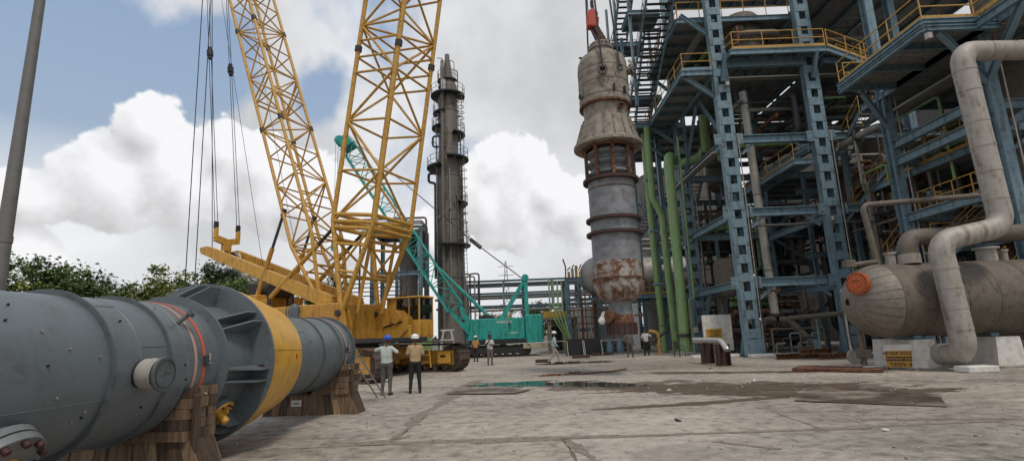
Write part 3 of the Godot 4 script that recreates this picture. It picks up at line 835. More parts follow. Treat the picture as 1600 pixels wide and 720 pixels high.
	lathed(nc, "cover", [Vector2(0.235, 1.036), Vector2(0.232, 1.055), Vector2(0, 1.055)], MT.yellow, Transform3D.IDENTITY, 32)
	bolts(nc, 10, 0.19, 1.065, 0.02, 0.03, MT.maroon)
	lathed(nc, "lifting_lug", [Vector2(0.06, 1.05), Vector2(0.06, 1.2), Vector2(0.045, 1.215), Vector2(0, 1.215)], MT.yellow, Transform3D.IDENTITY, 16)
	slab(nc, "lug_plate", Vector3(0, 1.09, 0), Vector3(0.26, 0.06, 0.03), MT.yellow)
	# small drilled pipe stub on the upper side
	var n4 := Transform3D(frame(Vector3.ZERO, (vdir(40) + Vector3(0, 0.35, 0.1)).normalized()), Vector3(0, 1.28, VAX.y) + vdir(40) * 0.88)
	var nd := lathed(t, "pipe_stub", [Vector2(0.03, 0), Vector2(0.03, 0.2)], MT.vessel_dark, n4, 14)
	lathed(nd, "flange", [Vector2(0.03, 0.19), Vector2(0.062, 0.19), Vector2(0.062, 0.23), Vector2(0, 0.23)], MT.vessel_dark, Transform3D.IDENTITY, 16)
	bolts(nd, 8, 0.045, 0.232, 0.011, 0.01, MT.black)
	# weld beads: round the shells and along them
	for q in [[-1.7, 0.9], [0.45, 0.897], [1.25, 0.9], [5.1, 0.82], [6.3, 0.815]]:
		lathed(t, "weld_bead", [Vector2(q[1] - 0.003, q[0] - 0.014), Vector2(q[1] + 0.005, q[0] - 0.005), Vector2(q[1] + 0.005, q[0] + 0.005), Vector2(q[1] - 0.003, q[0] + 0.014)], MT.vessel, ax, 72)
	for q in [[-2.6, -1.7, 24.0, 0.9], [-1.7, -0.02, -18.0, 0.9], [0.03, 0.44, 58.0, 0.897], [0.46, 0.88, 18.0, 0.897], [4.3, 5.08, 35.0, 0.82]]:
		var d: Vector3 = vdir(q[2]) * (q[3] + 0.001) + Vector3(0, 0, VAX.y)
		bar(t, "weld_bead", d + Vector3(0, q[0], 0), d + Vector3(0, q[1], 0), 0.006, MT.vessel, 6)
	# insulation studs
	for q in [[-1.35, 62], [-1.05, 38], [-0.75, 30], [-0.5, 18], [-0.75, 8], [-0.6, -12], [-0.15, 12], [-0.3, -30], [0.3, 40], [0.75, -4], [0.62, -28], [0.6, -33], [1.2, 2], [1.25, -10], [-0.2, -24], [-0.2, -28], [-1.5, 75], [0.5, 78], [0.2, 84], [1.15, 60], [5.2, 20], [6.2, 12], [7.1, 2], [-0.9, 52]]:
		var d := vdir(q[1])
		put(t, "stud", cyl(8), MT.alu if int(q[1]) % 3 == 0 else MT.black, Transform3D(frame(Vector3.ZERO, d) * Basis.from_scale(Vector3(0.012, 0.03, 0.012)), Vector3(0, q[0], VAX.y) + d * (0.905 if q[0] < 2 else 0.822)))
	return t

func cradle(label: String, s0: float, s1: float, r: float, called := "timber_cradle"):
	var o := VAX + Vector3(sin(VA), 0, -cos(VA)) * s0
	var t := thing(called, label, "cradle", Vector3(o.x, 0, o.z), 0.0, "timber cradles under the grey vessel")
	t.basis = vroot_basis()
	var rng := RandomNumberGenerator.new(); rng.seed = int(s0 * 100)
	var dep := s1 - s0
	var cy := VAX.y
	var base := 0.46
	# splayed upright planks of the base, in two rows
	for row in [0.04, dep - 0.04]:
		var k := 12
		for i in k:
			var u0 := float(i) / k * 2 - 1; var u1 := float(i + 1) / k * 2 - 1
			var pj := rng.randf_range(-0.012, 0.012)
			var m := MB.new()
			m.prism(PackedVector2Array([Vector2(u0 * 1.16 + 0.005, 0.0), Vector2(u1 * 1.16 - 0.005, 0.0), Vector2(u1 * 0.96 - 0.004, base), Vector2(u0 * 0.96 + 0.004, base)]), 0.05)
			put(t, "plank", m.done(), [MT.wood, MT.wood_pale, MT.wood, MT.wood_dark][rng.randi() % 4], Transform3D(Basis(Vector3(1, 0, 0), Vector3(0, 0, 1), Vector3(0, -1, 0)), Vector3(0, row + pj, 0.003)))
	for sx in [-1.0, 1.0]:
		beam(t, "end_plank", Vector3(sx * 1.13, dep * 0.5, 0.0), Vector3(sx * 0.95, dep * 0.5, base), dep - 0.12, 0.05, MT.wood_dark, Vector3(1, 0, 0), CH)
	# stacked boards that follow the shell
	var y := base + 0.002
	var hb := 0.135
	while y < 1.06:
		var yt := y + hb
		var inn0 := sqrt(maxf(0.0, r * r - pow(cy - y, 2))) if y > cy - r else 0.0
		var inn1 := sqrt(maxf(0.0, r * r - pow(cy - yt, 2))) if yt > cy - r else 0.0
		for row in [0.05, dep * 0.5, dep - 0.05]:
			var jj := rng.randf_range(-0.015, 0.015)
			for sx in ([-1.0, 1.0] if inn1 > 0.0 else [0.0]):
				var m := MB.new()
				if sx == 0.0:
					m.prism(PackedVector2Array([Vector2(-0.94, y), Vector2(0.94 + jj, y), Vector2(0.94 + jj, yt - 0.005), Vector2(-0.94, yt - 0.005)]), dep * 0.3)
				else:
					if inn1 > 0.9: continue
					m.prism(PackedVector2Array([Vector2(sx * (inn0 + 0.015), y), Vector2(sx * (0.94 + jj), y), Vector2(sx * (0.94 + jj), yt - 0.005), Vector2(sx * (inn1 + 0.015), yt - 0.005)]), dep * 0.3)
				put(t, "board", m.done(), [MT.wood, MT.wood_dark, MT.wood, MT.wood][rng.randi() % 4], Transform3D(Basis(Vector3(1, 0, 0), Vector3(0, 0, 1), Vector3(0, -1, 0)), Vector3(0, row + jj * 0.4, 0)))
		y = yt
	# upright corner posts
	for sx in [-1.0, 1.0]:
		rbox(t, "corner_post", Vector3(sx * 0.985, 0.06, 0.56), Vector3(0.08, 0.10, 0.98), MT.wood_dark)
	return t

func strap(label: String, s: float, r: float, m: Material, w: float, ratchet: bool, a0: float, a1: float, group: String):
	var o := VAX + Vector3(sin(VA), 0, -cos(VA)) * s
	var t := thing("lashing_strap", label, "strap", Vector3(o.x, 0, o.z), 0.0, group)
	t.basis = vroot_basis()
	var mb := MB.new()
	mb.lathe([Vector2(r, -w / 2), Vector2(r + 0.006, -w / 2), Vector2(r + 0.006, w / 2), Vector2(r, w / 2)], 48, Transform3D(Basis.IDENTITY, Vector3(0, 0, VAX.y)), deg_to_rad(a0), deg_to_rad(a1))
	put(t, "webbing", mb.done(), m)
	for a in [a0, a1]:
		var p := vdir(a) * (r + 0.012) + Vector3(0, 0, VAX.y)
		var q := Vector3(signf(p.x) * 0.95, 0, 1.01)
		bar(t, "webbing_tail", p, p.lerp(q, 0.7), 0.012, m, 6)
		pipe(t, "hook", [p.lerp(q, 0.7), p.lerp(q, 0.85) + Vector3(0.03, 0, 0), q], 0.011, MT.alu, 0.03, 8)
	if ratchet:
		var p := vdir(a0 + 22) * (r + 0.03) + Vector3(0, 0, VAX.y)
		var f := frame(Vector3.ZERO, vdir(a0 + 112))
		var rt := rbox(t, "ratchet", p, Vector3(0.05, 0.14, 0.075), MT.dark_steel, f, 0.008)
		bar(rt, "handle", Vector3(-0.03, 0.0, 0.03), Vector3(-0.03, 0.1, 0.035), 0.012, MT.alu, 8)
		bar(rt, "spool", Vector3(-0.05, -0.04, 0.02), Vector3(0.05, -0.04, 0.02), 0.016, MT.alu, 8)
	return t

func left_group():
	lying_vessel()
	cradle("stacked timber cradle under the near part of the grey vessel", 1.32, 1.86, 0.9)
	var fc = cradle("timber cradle with white tag under the far end of the grey vessel", 6.95, 7.55, 0.82)
	var tg := slab(fc, "paper_tag", Vector3(-0.32, 0.005, 0.28), Vector3(0.24, 0.008, 0.14), MT.whitewash)
	for k in 3: slab(tg, "print", Vector3(-0.2 + 0.2 * k, -0.6, 0.0), Vector3(0.12, 0.3, 0.28), MT.black)
	strap("pale faded strap over the grey vessel beside the orange strap", 1.42, 0.902, MT.strap_pale, 0.05, false, -22, 202, "lashing straps over the grey vessel")
	strap("orange ratchet strap over the grey vessel above the near cradle", 1.6, 0.902, MT.strap, 0.05, true, -18, 198, "lashing straps over the grey vessel")
	strap("pale strap with hook round the far end of the grey vessel", 6.98, 0.852, MT.strap_pale, 0.05, true, -18, 198, "lashing straps over the grey vessel")
	# ladder leaning on the far end
	var l := thing("leaning_ladder", "short aluminium ladder leaning against the far end of the grey vessel", "ladder", Vector3(-4.02, 0, -16.15))
	ladder(l, Vector3(0, 0.02, 0), Vector3(-0.3, 1.6, 2.3), Vector3(0.97, 0, 0.15).normalized(), 0.24, MT.alu, 0.022, 0.28, "")
	# tall lamp post on the left edge
	var lp := thing("lamp_post", "tall tapered grey lamp post rising out of the picture at far left", "lamp post", Vector3(-11.78, 0, -12.0))
	lathed(lp, "shaft", [Vector2(0.17, 0), Vector2(0.165, 2.5), Vector2(0.15, 4.4), Vector2(0.13, 7), Vector2(0.11, 10), Vector2(0.08, 14), Vector2(0, 14)], MT.pole, Transform3D.IDENTITY, 20)
	ring(lp, "joint_collar", 0.14, 0.165, 4.2, 4.35, MT.pole, Transform3D.IDENTITY, 20)
	slab(lp, "base_plate", Vector3(0, 0.015, 0), Vector3(0.5, 0.03, 0.5), MT.dark_steel)
	pipe(lp, "lamp_arm", [Vector3(0, 13.9, 0), Vector3(0, 14.4, 0), Vector3(1.6, 14.7, 0)], 0.035, MT.pole, 0.3, 8)
	rbox(lp, "lamp_head", Vector3(1.9, 14.7, 0), Vector3(0.7, 0.14, 0.28), MT.pole)
# ------------------------------------------------------------------ cranes
func lattice(par: Node, base: Vector3, u: Vector3, v: Vector3, n: Vector3, l0: float, l1: float, hd: float, hw: float, panel: float, cr: float, lr: float, m: Material, taper := 0.0):
	var cs := [Vector2(-1, 1), Vector2(1, 1), Vector2(1, -1), Vector2(-1, -1)]
	var at := func(l: float, c: Vector2) -> Vector3: return base + u * l + v * (c.x * hd) + n * (c.y * hw)
	for c in cs:
		var k := maxi(1, ceili((l1 - l0) / 9.2))
		for i in k:
			var a := lerpf(l0, l1, float(i) / k); var b := lerpf(l0, l1, float(i + 1) / k)
			bar(par, "chord", at.call(a, c), at.call(b, c), cr, m, 10)
			if i > 0:
				var p: Vector3 = at.call(a, c)
				bar(par, "pin_joint", p - u * 0.14, p + u * 0.14, cr * 1.55, MT.dark_steel, 10)
	var np := maxi(1, roundi((l1 - l0) / panel))
	for i in np:
		var a := lerpf(l0, l1, float(i) / np); var b := lerpf(l0, l1, float(i + 1) / np)
		for q in 4:
			var c0: Vector2 = cs[q]; var c1: Vector2 = cs[(q + 1) % 4]
			if (i + q) % 2 == 0: bar(par, "lacing", at.call(a, c0), at.call(b, c1), lr, m, 6)
			else: bar(par, "lacing", at.call(a, c1), at.call(b, c0), lr, m, 6)
			bar(par, "lacing", at.call(a, c0), at.call(a, c1), lr * 0.9, m, 6)
		if i % 4 == 0: bar(par, "lacing", at.call(a, cs[0]), at.call(a, cs[2]), lr * 0.9, m, 6)
	for q in 4: bar(par, "lacing", at.call(l1, cs[q]), at.call(l1, cs[(q + 1) % 4]), lr, m, 6)

func track_unit(par: Node, t0: float, t1: float, w: float, h: float, pads: int, frame_mat: Material, pad_mat: Material, along: Vector3, side: Vector3, at: Vector3):
	# crawler: endless belt of pads round a side frame; along and side are unit vectors
	var g := holder(par, "crawler_track")
	g.position = at
	var r := h * 0.5
	var straight := t1 - t0 - 2 * r
	var total := 2 * straight + TAU * r
	var pm := MB.new()
	pm.box(Transform3D(Basis.IDENTITY, Vector3(0, -0.02, 0)), Vector3(total / pads * 0.93, 0.05, w), 0.01)
	pm.box(Transform3D(Basis.IDENTITY, Vector3(total / pads * 0.25, 0.018, 0)), Vector3(total / pads * 0.2, 0.04, w * 0.96), 0.008)
	var pmesh := pm.done()
	for i in pads:
		var d := total * i / pads
		var p: Vector2; var a := 0.0
		if d < straight: p = Vector2(t0 + r + d, h - 0.03); a = 0.0
		elif d < straight + PI * r:
			a = (d - straight) / r
			p = Vector2(t1 - r + sin(a) * (r - 0.03), r + cos(a) * (r - 0.03))
		elif d < 2 * straight + PI * r: p = Vector2(t1 - r - (d - straight - PI * r), 0.03); a = PI
		else:
			a = PI + (d - 2 * straight - PI * r) / r
			p = Vector2(t0 + r + sin(a) * (r - 0.03), r + cos(a) * (r - 0.03))
		var x := along * cos(a) - Vector3.UP * sin(a)
		var y := along * sin(a) + Vector3.UP * cos(a)
		put(g, "track_pad", pmesh, pad_mat, Transform3D(Basis(x, y, side), along * p.x + Vector3.UP * p.y))
	# side frame, rollers, sprockets
	var ins := 0.12
	var fm := MB.new()
	fm.box(Transform3D(Basis(along, Vector3.UP, side), along * (t0 + t1) * 0.5 + Vector3.UP * (h * 0.5)), Vector3(straight + r * 0.6, h * 0.52, w * 0.66), 0.03)
	put(g, "side_frame", fm.done(), frame_mat)
	for e in [t0 + r, t1 - r]:
		var b := Basis(along, side, along.cross(side))
		put(g, "sprocket", cyl(24), pad_mat, Transform3D(Basis(b.x * (r - ins * 0.7), b.y * w * 0.55, b.z * (r - ins * 0.7)), along * e + Vector3.UP * r))
	var k := int(straight / 0.55)
	for i in k:
		var b := Basis(along, side, along.cross(side))
		put(g, "roller", cyl(14), pad_mat, Transform3D(Basis(b.x * 0.17, b.y * w * 0.78, b.z * 0.17), along * (t0 + r + (i + 0.5) * straight / k) + Vector3.UP * 0.25))
	return g

func letters(par: Node, text: String, at: Vector3, right: Vector3, up: Vector3, height: float, m: Material, depth := 0.006, called := "lettering", bold := 700) -> MeshInstance3D:
	var tm := TextMesh.new()
	var f := SystemFont.new(); f.font_names = PackedStringArray(["Droid Sans"]); f.font_weight = bold
	tm.font = f; tm.text = text; tm.font_size = 64; tm.pixel_size = height / 46.0; tm.depth = depth
	var o := put(par, called, tm, m, Transform3D(Basis(right.normalized(), up.normalized(), right.normalized().cross(up.normalized())), at))
	return o

func yellow_crane():
	var f := Vector3(0.904, 0, 0.4275).normalized(); var nn := Vector3(-f.z, 0, f.x)
	var t := thing("crawler_crane", "large yellow lattice boom crawler crane behind the grey vessel", "crane", Vector3(-7.69, 0, -26.6))
	t.basis = Basis(f, Vector3.UP, nn)
	var Y: Material = MT.crane; var B: Material = MT.crane_boom
	var X := Vector3.RIGHT; var Z := Vector3.BACK; var U := Vector3.UP
	# tracks and carbody
	track_unit(t, -5.4, 4.35, 1.05, 1.38, 58, Y, MT.track, X, Z, Vector3(0, 0, -2.75))
	track_unit(t, -5.4, 4.35, 1.05, 1.38, 58, Y, MT.track, X, Z, Vector3(0, 0, 3.45))
	rbox(t, "carbody", Vector3(-0.5, 0.98, 0.35), Vector3(3.4, 0.62, 5.1), Y, Basis.IDENTITY, 0.06)
	put(t, "slewing_ring", cyl(36), MT.dark_steel, Transform3D(Basis.from_scale(Vector3(1.5, 0.3, 1.5)), Vector3(-0.6, 1.45, 0.2)))
	# catwalk over the far track, step frames and jacks
	rbox(t, "catwalk", Vector3(2.6, 1.5, -2.6), Vector3(3.6, 0.05, 1.3), MT.track, Basis(Z, -0.02), 0.01)
	rbox(t, "catwalk", Vector3(0.1, 1.56, -1.9), Vector3(1.6, 0.05, 1.0), MT.track, Basis(Z, 0.03), 0.01)
	for k in [0.4, 2.5]:
		for s in [-0.25, 0.25]: bar(t, "step_frame", Vector3(k + s * 1.6, 0.25, -1.85), Vector3(k + s * 0.6, 1.25, -2.05), 0.04, Y, 8)
		for h in [0.5, 0.85]: bar(t, "step_frame", Vector3(k - 0.36 + h * 0.12, h, -1.93), Vector3(k + 0.36 - h * 0.12, h, -1.93), 0.03, Y, 8)
	rbox(t, "jack_beam", Vector3(1.7, 0.95, -1.2), Vector3(1.5, 0.35, 0.5), Y)
	bar(t, "jack", Vector3(1.1, 0.5, -1.45), Vector3(1.1, 1.45, -1.45), 0.16, Y, 14)
	rbox(t, "track_end_cover", Vector3(3.45, 0.72, -2.2), Vector3(0.75, 0.6, 0.08), MT.yellow, Basis.IDENTITY, 0.03)
	put(t, "cover_slot", UB, MT.black, Transform3D(Basis.from_scale(Vector3(0.3, 0.1, 0.02)), Vector3(3.4, 0.78, -2.155)))
	# upper works
	rbox(t, "machinery_house", Vector3(-2.9, 2.62, 0.1), Vector3(5.8, 1.75, 3.0), Y, Basis.IDENTITY, 0.05)
	rbox(t, "deck_frame", Vector3(-1.6, 1.66, 0.1), Vector3(9.2, 0.2, 3.1), MT.dark_steel)
	rbox(t, "rear_housing", Vector3(-6.75, 3.05, 0.1), Vector3(2.2, 2.4, 2.9), Y, Basis.IDENTITY, 0.05)
	for k in 6:
		rbox(t, "house_door", Vector3(-5.25 + k * 0.92, 2.6, 1.612), Vector3(0.86, 1.5, 0.03), Y, Basis.IDENTITY, 0.012)
	for k in 3:
		rbox(t, "counterweight_slab", Vector3(-8.35, 2.0 + k * 0.62, 0.1), Vector3(0.9, 0.58, 3.3), Y, Basis.IDENTITY, 0.05)
	for q in [[-5.2, 1.1], [-4.3, 0.4], [-5.7, -0.5]]:
		bar(t, "exhaust", Vector3(q[0], 3.4, q[1]), Vector3(q[0], 4.15, q[1]), 0.1, MT.dark_steel, 12)
	for z in [-0.7, 0.8]:
		put(t, "winch_drum", cyl(20), MT.dark_steel, Transform3D(Basis(X * 0.42, Z * 1.1, U * 0.42), Vector3(-6.3 + z, 4.55, 0.1)))
	# name plate
	var np := rbox(t, "name_plate", Vector3(-2.8, 3.2, 1.65), Vector3(0.92, 0.46, 0.03), MT.cream, Basis.IDENTITY, 0.004)
	for s in [-0.215, 0.215]: slab(np, "border", Vector3(0, s, 0.017), Vector3(0.92, 0.03, 0.008), MT.black)
	for s in [-0.445, 0.445]: slab(np, "border", Vector3(s, 0, 0.017), Vector3(0.03, 0.4, 0.008), MT.black)
	letters(np, "JEPCO", Vector3(0, 0, 0.017), X, U, 0.25, MT.dark)
	# boom foot brackets
	for s in [-1.33, 1.33]:
		for e in [-0.16, 0.16]:
			var m := MB.new()
			if s > 0: m.prism(PackedVector2Array([Vector2(-1.7, 1.75), Vector2(0.3, 1.75), Vector2(0.5, 2.4), Vector2(0.32, 3.2), Vector2(-0.3, 3.25), Vector2(-0.7, 2.7), Vector2(-1.7, 2.5)]), 0.06)
			else: m.prism(PackedVector2Array([Vector2(-1.7, 1.75), Vector2(1.5, 1.75), Vector2(2.0, 2.15), Vector2(2.05, 2.7), Vector2(1.5, 3.1), Vector2(0.35, 3.3), Vector2(-0.3, 3.3), Vector2(-0.9, 2.9), Vector2(-1.7, 2.75)]), 0.06)
			put(t, "foot_bracket", m.done(), Y, Transform3D(Basis.IDENTITY, Vector3(0, 0, s + e)))
		put(t, "foot_pin", cyl(16), MT.dark_steel, Transform3D(Basis(X * 0.15, Z * 0.6, U * 0.15), Vector3(0, 3.0, s)))
		if s > 0: continue
		rbox(t, "front_frame", Vector3(0.9, 2.0, s), Vector3(2.4, 0.7, 0.24), Y, Basis.IDENTITY, 0.04)
		put(t, "sheave", cyl(20), Y, Transform3D(Basis(X * 0.3, Z * 0.1, U * 0.3), Vector3(1.3, 2.75, s + 0.24)))
		bar(t, "hose", Vector3(0.5, 2.3, s + 0.22), Vector3(1.7, 2.55, s + 0.22), 0.035, MT.black, 8)
	# lattice boom
	var boom := holder(t, "main_boom")
	var u := Vector3(0.156, 0.988, 0).normalized(); var v := Vector3(u.y, -u.x, 0)
	var b0 := Vector3(0, 3.0, 0)
	var L0 := 4.4
	for s in [-1.0, 1.0]:
		for e in [-1.0, 1.0]:
			bar(boom, "chord", b0 + Z * s * 1.33, b0 + u * L0 + v * e * 1.3 + Z * s * 1.42, 0.125, B, 10)
		for h in [0.45, 0.75]:
			bar(boom, "lacing", b0 + u * L0 * h + v * -1.3 * h + Z * s * 1.38, b0 + u * L0 * h + v * 1.3 * h + Z * s * 1.38, 0.07, B, 8)
		bar(boom, "lacing", b0 + u * L0 * 0.45 + v * -0.58 + Z * s * 1.36, b0 + u * L0 * 0.98 + v * 1.25 + Z * s * 1.42, 0.06, B, 8)
	for e in [-1.0, 1.0]:
		for h in [0.4, 0.8, 0.92]:
			bar(boom, "lacing", b0 + u * L0 * h + v * e * 1.3 * h - Z * 1.4, b0 + u * L0 * h + v * e * 1.3 * h + Z * 1.4, 0.09, B, 8)
		bar(boom, "lacing", b0 + u * L0 * 0.4 + v * e * 0.52 - Z * 1.36, b0 + u * L0 * 0.8 + v * e * 1.04 + Z * 1.4, 0.06, B, 8)
	# heavy collar where the foot section ends
	for dl in [-0.3, 0.0, 0.35]:
		for e in [-1.0, 1.0]:
			bar(boom, "collar_bar", b0 + u * (L0 + dl) + v * e * 1.3 - Z * 1.42, b0 + u * (L0 + dl) + v * e * 1.3 + Z * 1.42, 0.1, B, 8)
			bar(boom, "collar_bar", b0 + u * (L0 + dl) - v * 1.3 + Z * e * 1.42, b0 + u * (L0 + dl) + v * 1.3 + Z * e * 1.42, 0.1, B, 8)
	lattice(boom, b0, u, v, Z, L0, L0 + 36.0, 1.3, 1.42, 2.55, 0.12, 0.068, B)
	# second brace rows where two sections meet, near the first joint
	for e in [-1.0, 1.0]:
		for d in [-0.45, 0.45]:
			bar(boom, "collar_bar", b0 + u * (L0 + 9.0 + d) + v * e * 1.3 - Z * 1.42, b0 + u * (L0 + 9.0 + d) + v * e * 1.3 + Z * 1.42, 0.06, B, 8)
			bar(boom, "collar_bar", b0 + u * (L0 + 9.0 + d) - v * 1.3 + Z * e * 1.42, b0 + u * (L0 + 9.0 + d) + v * 1.3 + Z * e * 1.42, 0.06, B, 8)
	# derrick mast leaning back
	var mast := holder(t, "derrick_mast")
	var mu := Vector3(-0.3595, 0.933, 0).normalized(); var mv := Vector3(mu.y, -mu.x, 0)
	var m0 := Vector3(-1.75, 3.55, 0)
	var ML := 3.6
	for s in [-1.0, 1.0]:
		for e in [-1.0, 1.0]:
			bar(mast, "chord", m0 + Z * s * 0.95, m0 + mu * ML + mv * e * 0.75 + Z * s * 1.1, 0.1, B, 10)
		rbox(mast, "foot_lug", m0 + Z * s * 0.95 + mu * 0.3, Vector3(0.45, 0.9, 0.22), Y, Basis(Z, 0.36), 0.05)
		for h in [0.5, 0.8]:
			bar(mast, "lacing", m0 + mu * ML * h - mv * 0.75 * h + Z * s * 1.05, m0 + mu * ML * h + mv * 0.75 * h + Z * s * 1.05, 0.05, B, 8)
	for e in [-1.0, 1.0]:
		for h in [0.55, 0.95]:
			bar(mast, "lacing", m0 + mu * ML * h + mv * e * 0.75 * h - Z * 1.05, m0 + mu * ML * h + mv * e * 0.75 * h + Z * 1.05, 0.06, B, 8)
		bar(mast, "lacing", m0 + mu * ML * 0.55 + mv * e * 0.4 - Z * 1.02, m0 + mu * ML * 0.95 + mv * e * 0.7 + Z * 1.08, 0.05, B, 8)
	lattice(mast, m0, mu, mv, Z, ML, 33.5, 0.75, 1.1, 1.9, 0.092, 0.047, B)
	# extra crossing bars at a section joint of the mast
	for e in [-1.0, 1.0]:
		for d in [12.9, 13.3, 6.2]:
			bar(mast, "collar_bar", m0 + mu * d + mv * e * 0.75 - Z * 1.1, m0 + mu * d + mv * e * 0.75 + Z * 1.1, 0.045, B, 8)
			bar(mast, "collar_bar", m0 + mu * d - mv * 0.75 + Z * e * 1.1, m0 + mu * (d + 1.2) + mv * 0.75 + Z * e * 1.1, 0.045, B, 8)
	var head := m0 + mu * 33.6
	rbox(mast, "mast_head", head, Vector3(1.7, 0.8, 2.4), Y, Basis(Z, 0.36), 0.06)
	for s in [-0.72, 0.72]: put(mast, "sheave", cyl(20), MT.dark_steel, Transform3D(Basis(X * 0.5, Z * 0.16, U * 0.5), head + Vector3(-0.7, 0.2, s)))
	# lever frame with its sheaves and the equalizer
	var lever := holder(t, "lever_frame")
	for s in [-0.98, 0.98]:
		var m := MB.new()
		var a := Vector2(-0.9, 3.55); var b := Vector2(-10.9, 7.25)
		var d := (b - a).normalized(); var o := Vector2(-d.y, d.x)
		m.prism(PackedVector2Array([a + o * 0.33, a - o * 0.33, b - o * 0.26 + d * -0.35, b + o * 0.0 + d * 0.25, b + o * 0.28]), 0.3)
		put(lever, "lever_arm", m.done(), MT.yellow, Transform3D(Basis.IDENTITY, Vector3(0, 0, s)))
		rbox(lever, "arm_foot", Vector3(-1.1, 3.35, s), Vector3(0.7, 0.75, 0.4), Y, Basis.IDENTITY, 0.06)
	for q in [[-10.3, 7.05, 0.16], [-7.4, 5.95, 0.1], [-4.6, 4.9, 0.1]]:
		bar(lever, "cross_tube", Vector3(q[0], q[1], -0.98), Vector3(q[0], q[1], 0.98), q[2], Y, 12)
	for s in [-0.5, -0.2, 0.2, 0.5]:
		put(lever, "sheave", cyl(22), MT.white if absf(s) > 0.3 else MT.dark_steel, Transform3D(Basis(X * 0.4, Z * 0.1, U * 0.4), Vector3(-10.1, 6.75, s)))
	for k in 9:
		bar(lever, "reeving_rope", Vector3(-9.8 + k * 0.03, 6.5, -0.6 + k * 0.15), Vector3(-6.6, 4.5, -0.6 + k * 0.15), 0.014, MT.alu, 5)
	var eq := holder(t, "equalizer")
	for s in [-1.0, 1.0]:
		beam(eq, "yoke_arm", Vector3(-10.35, 7.72, 0), Vector3(-10.35, 7.9, s * 0.76), 0.26, 0.36, MT.yellow, U, CH)
		rbox(eq, "yoke_upright", Vector3(-10.35, 8.2, s * 0.72), Vector3(0.24, 0.62, 0.2), MT.yellow, Basis.IDENTITY, 0.03)
		rbox(eq, "rope_socket", Vector3(-10.38, 8.68, s * 0.72), Vector3(0.16, 0.42, 0.28), MT.rope, Basis.IDENTITY, 0.04)
	rbox(eq, "yoke_lug", Vector3(-10.35, 7.45, 0), Vector3(0.3, 0.5, 0.5), MT.yellow)
	# pendants, each with a socket part of the way up
	var pend := holder(t, "pendant_ropes")
	for s in [-1.0, 1.0]:
		var a := Vector3(-10.38, 8.75, s * 0.72); var b := head + Vector3(-0.7, -0.1, s * 0.72)
		var ps := 0.44 if s > 0 else 0.42
		for e in [-0.09, 0.09]:
			bar(pend, "rope", a + Z * e, b + Z * e * 0.6, 0.02, MT.rope, 6)
		var q := a.lerp(b, ps)
		var dd := (b - a).normalized()
		bar(pend, "rope_socket", q - dd * 0.42, q + dd * 0.42, 0.13, MT.rope, 10)
		bar(pend, "rope_socket", q - dd * 0.2, q + dd * 0.2, 0.19, MT.rope, 10)
	# ropes to the derrick ballast behind the vessel
	for s in [-0.5, 0.1]:
		bar(pend, "rope", head + Vector3(-0.9, -0.2, s), Vector3(-13.2, 1.5, s + 0.3), 0.03, MT.rope, 6)
	bar(pend, "rope", head + Vector3(-0.2, -0.2, 0.4), Vector3(-10.9, 7.3, 0.5), 0.025, MT.rope, 6)
	for k in 3: rbox(t, "ballast_slab", Vector3(-13.2, 0.3 + k * 0.5, 0), Vector3(1.6, 0.48, 3.2), Y, Basis.IDENTITY, 0.04)
	# hoist line in front of the mast
	bar(pend, "rope", head + Vector3(0.3, -2, 1.2), Vector3(-5.6, 4.3, 0.9), 0.014, MT.rope, 5)
	bar(pend, "rope", head + Vector3(0.3, -1, -0.5), Vector3(-4.2, 4.3, -0.3), 0.014, MT.rope, 5)
	# struts that hold mast and boom up from the house
	for s in [-1.05, 1.05]:
		bar(t, "mast_strut", Vector3(-6.25, 4.0, s), Vector3(-5.2, 6.7, s), 0.12, Y, 12)
		bar(t, "strut_rod", Vector3(-5.2, 6.7, s), Vector3(-4.45, 8.6, s), 0.075, MT.dark_steel, 10)
		bar(t, "strut_head", Vector3(-4.55, 8.35, s), Vector3(-4.4, 8.75, s), 0.13, MT.dark_steel, 10)
		bar(t, "boom_strut", Vector3(-5.4, 3.9, s), Vector3(-1.9, 6.55, s), 0.12, B, 12)
		bar(t, "boom_strut", Vector3(-1.9, 6.55, s), Vector3(-0.9, 7.3, s), 0.09, MT.dark_steel, 12)
		rbox(t, "strut_stand", Vector3(-5.7, 3.75, s), Vector3(0.9, 0.5, 0.35), Y)
	bar(t, "boom_stop", Vector3(0.6, 3.0, 0.9), Vector3(1.4, 6.6, 0.9), 0.09, Y, 10)
	bar(t, "boom_stop", Vector3(0.6, 3.0, -0.9), Vector3(1.4, 6.6, -0.9), 0.09, Y, 10)
	# operator cab on the far side
	var cab := holder(t, "operator_cab")
	cab.position = Vector3(1.35, 1.72, -2.2)
	var cw := 2.15; var cd := 1.25
	rbox(cab, "cab_floor", Vector3(0, 0.06, 0), Vector3(cw, 0.12, cd), MT.yellow)
	rbox(cab, "cab_side", Vector3(0, 0.48, cd / 2 - 0.03), Vector3(cw, 0.86, 0.06), MT.yellow, Basis.IDENTITY, 0.02)
	rbox(cab, "cab_side", Vector3(0, 0.48, -cd / 2 + 0.03), Vector3(cw, 0.86, 0.06), MT.yellow, Basis.IDENTITY, 0.02)
	rbox(cab, "cab_front", Vector3(cw / 2 - 0.03, 0.48, 0), Vector3(0.06, 0.86, cd - 0.14), MT.yellow, Basis.IDENTITY, 0.02)
	rbox(cab, "cab_rear", Vector3(-cw / 2 + 0.33, 1.05, 0), Vector3(0.62, 1.95, cd - 0.13), MT.yellow, Basis.IDENTITY, 0.03)
	rbox(cab, "cab_roof", Vector3(0, 2.06, 0), Vector3(cw + 0.04, 0.1, cd + 0.06), MT.yellow, Basis.IDENTITY, 0.03)
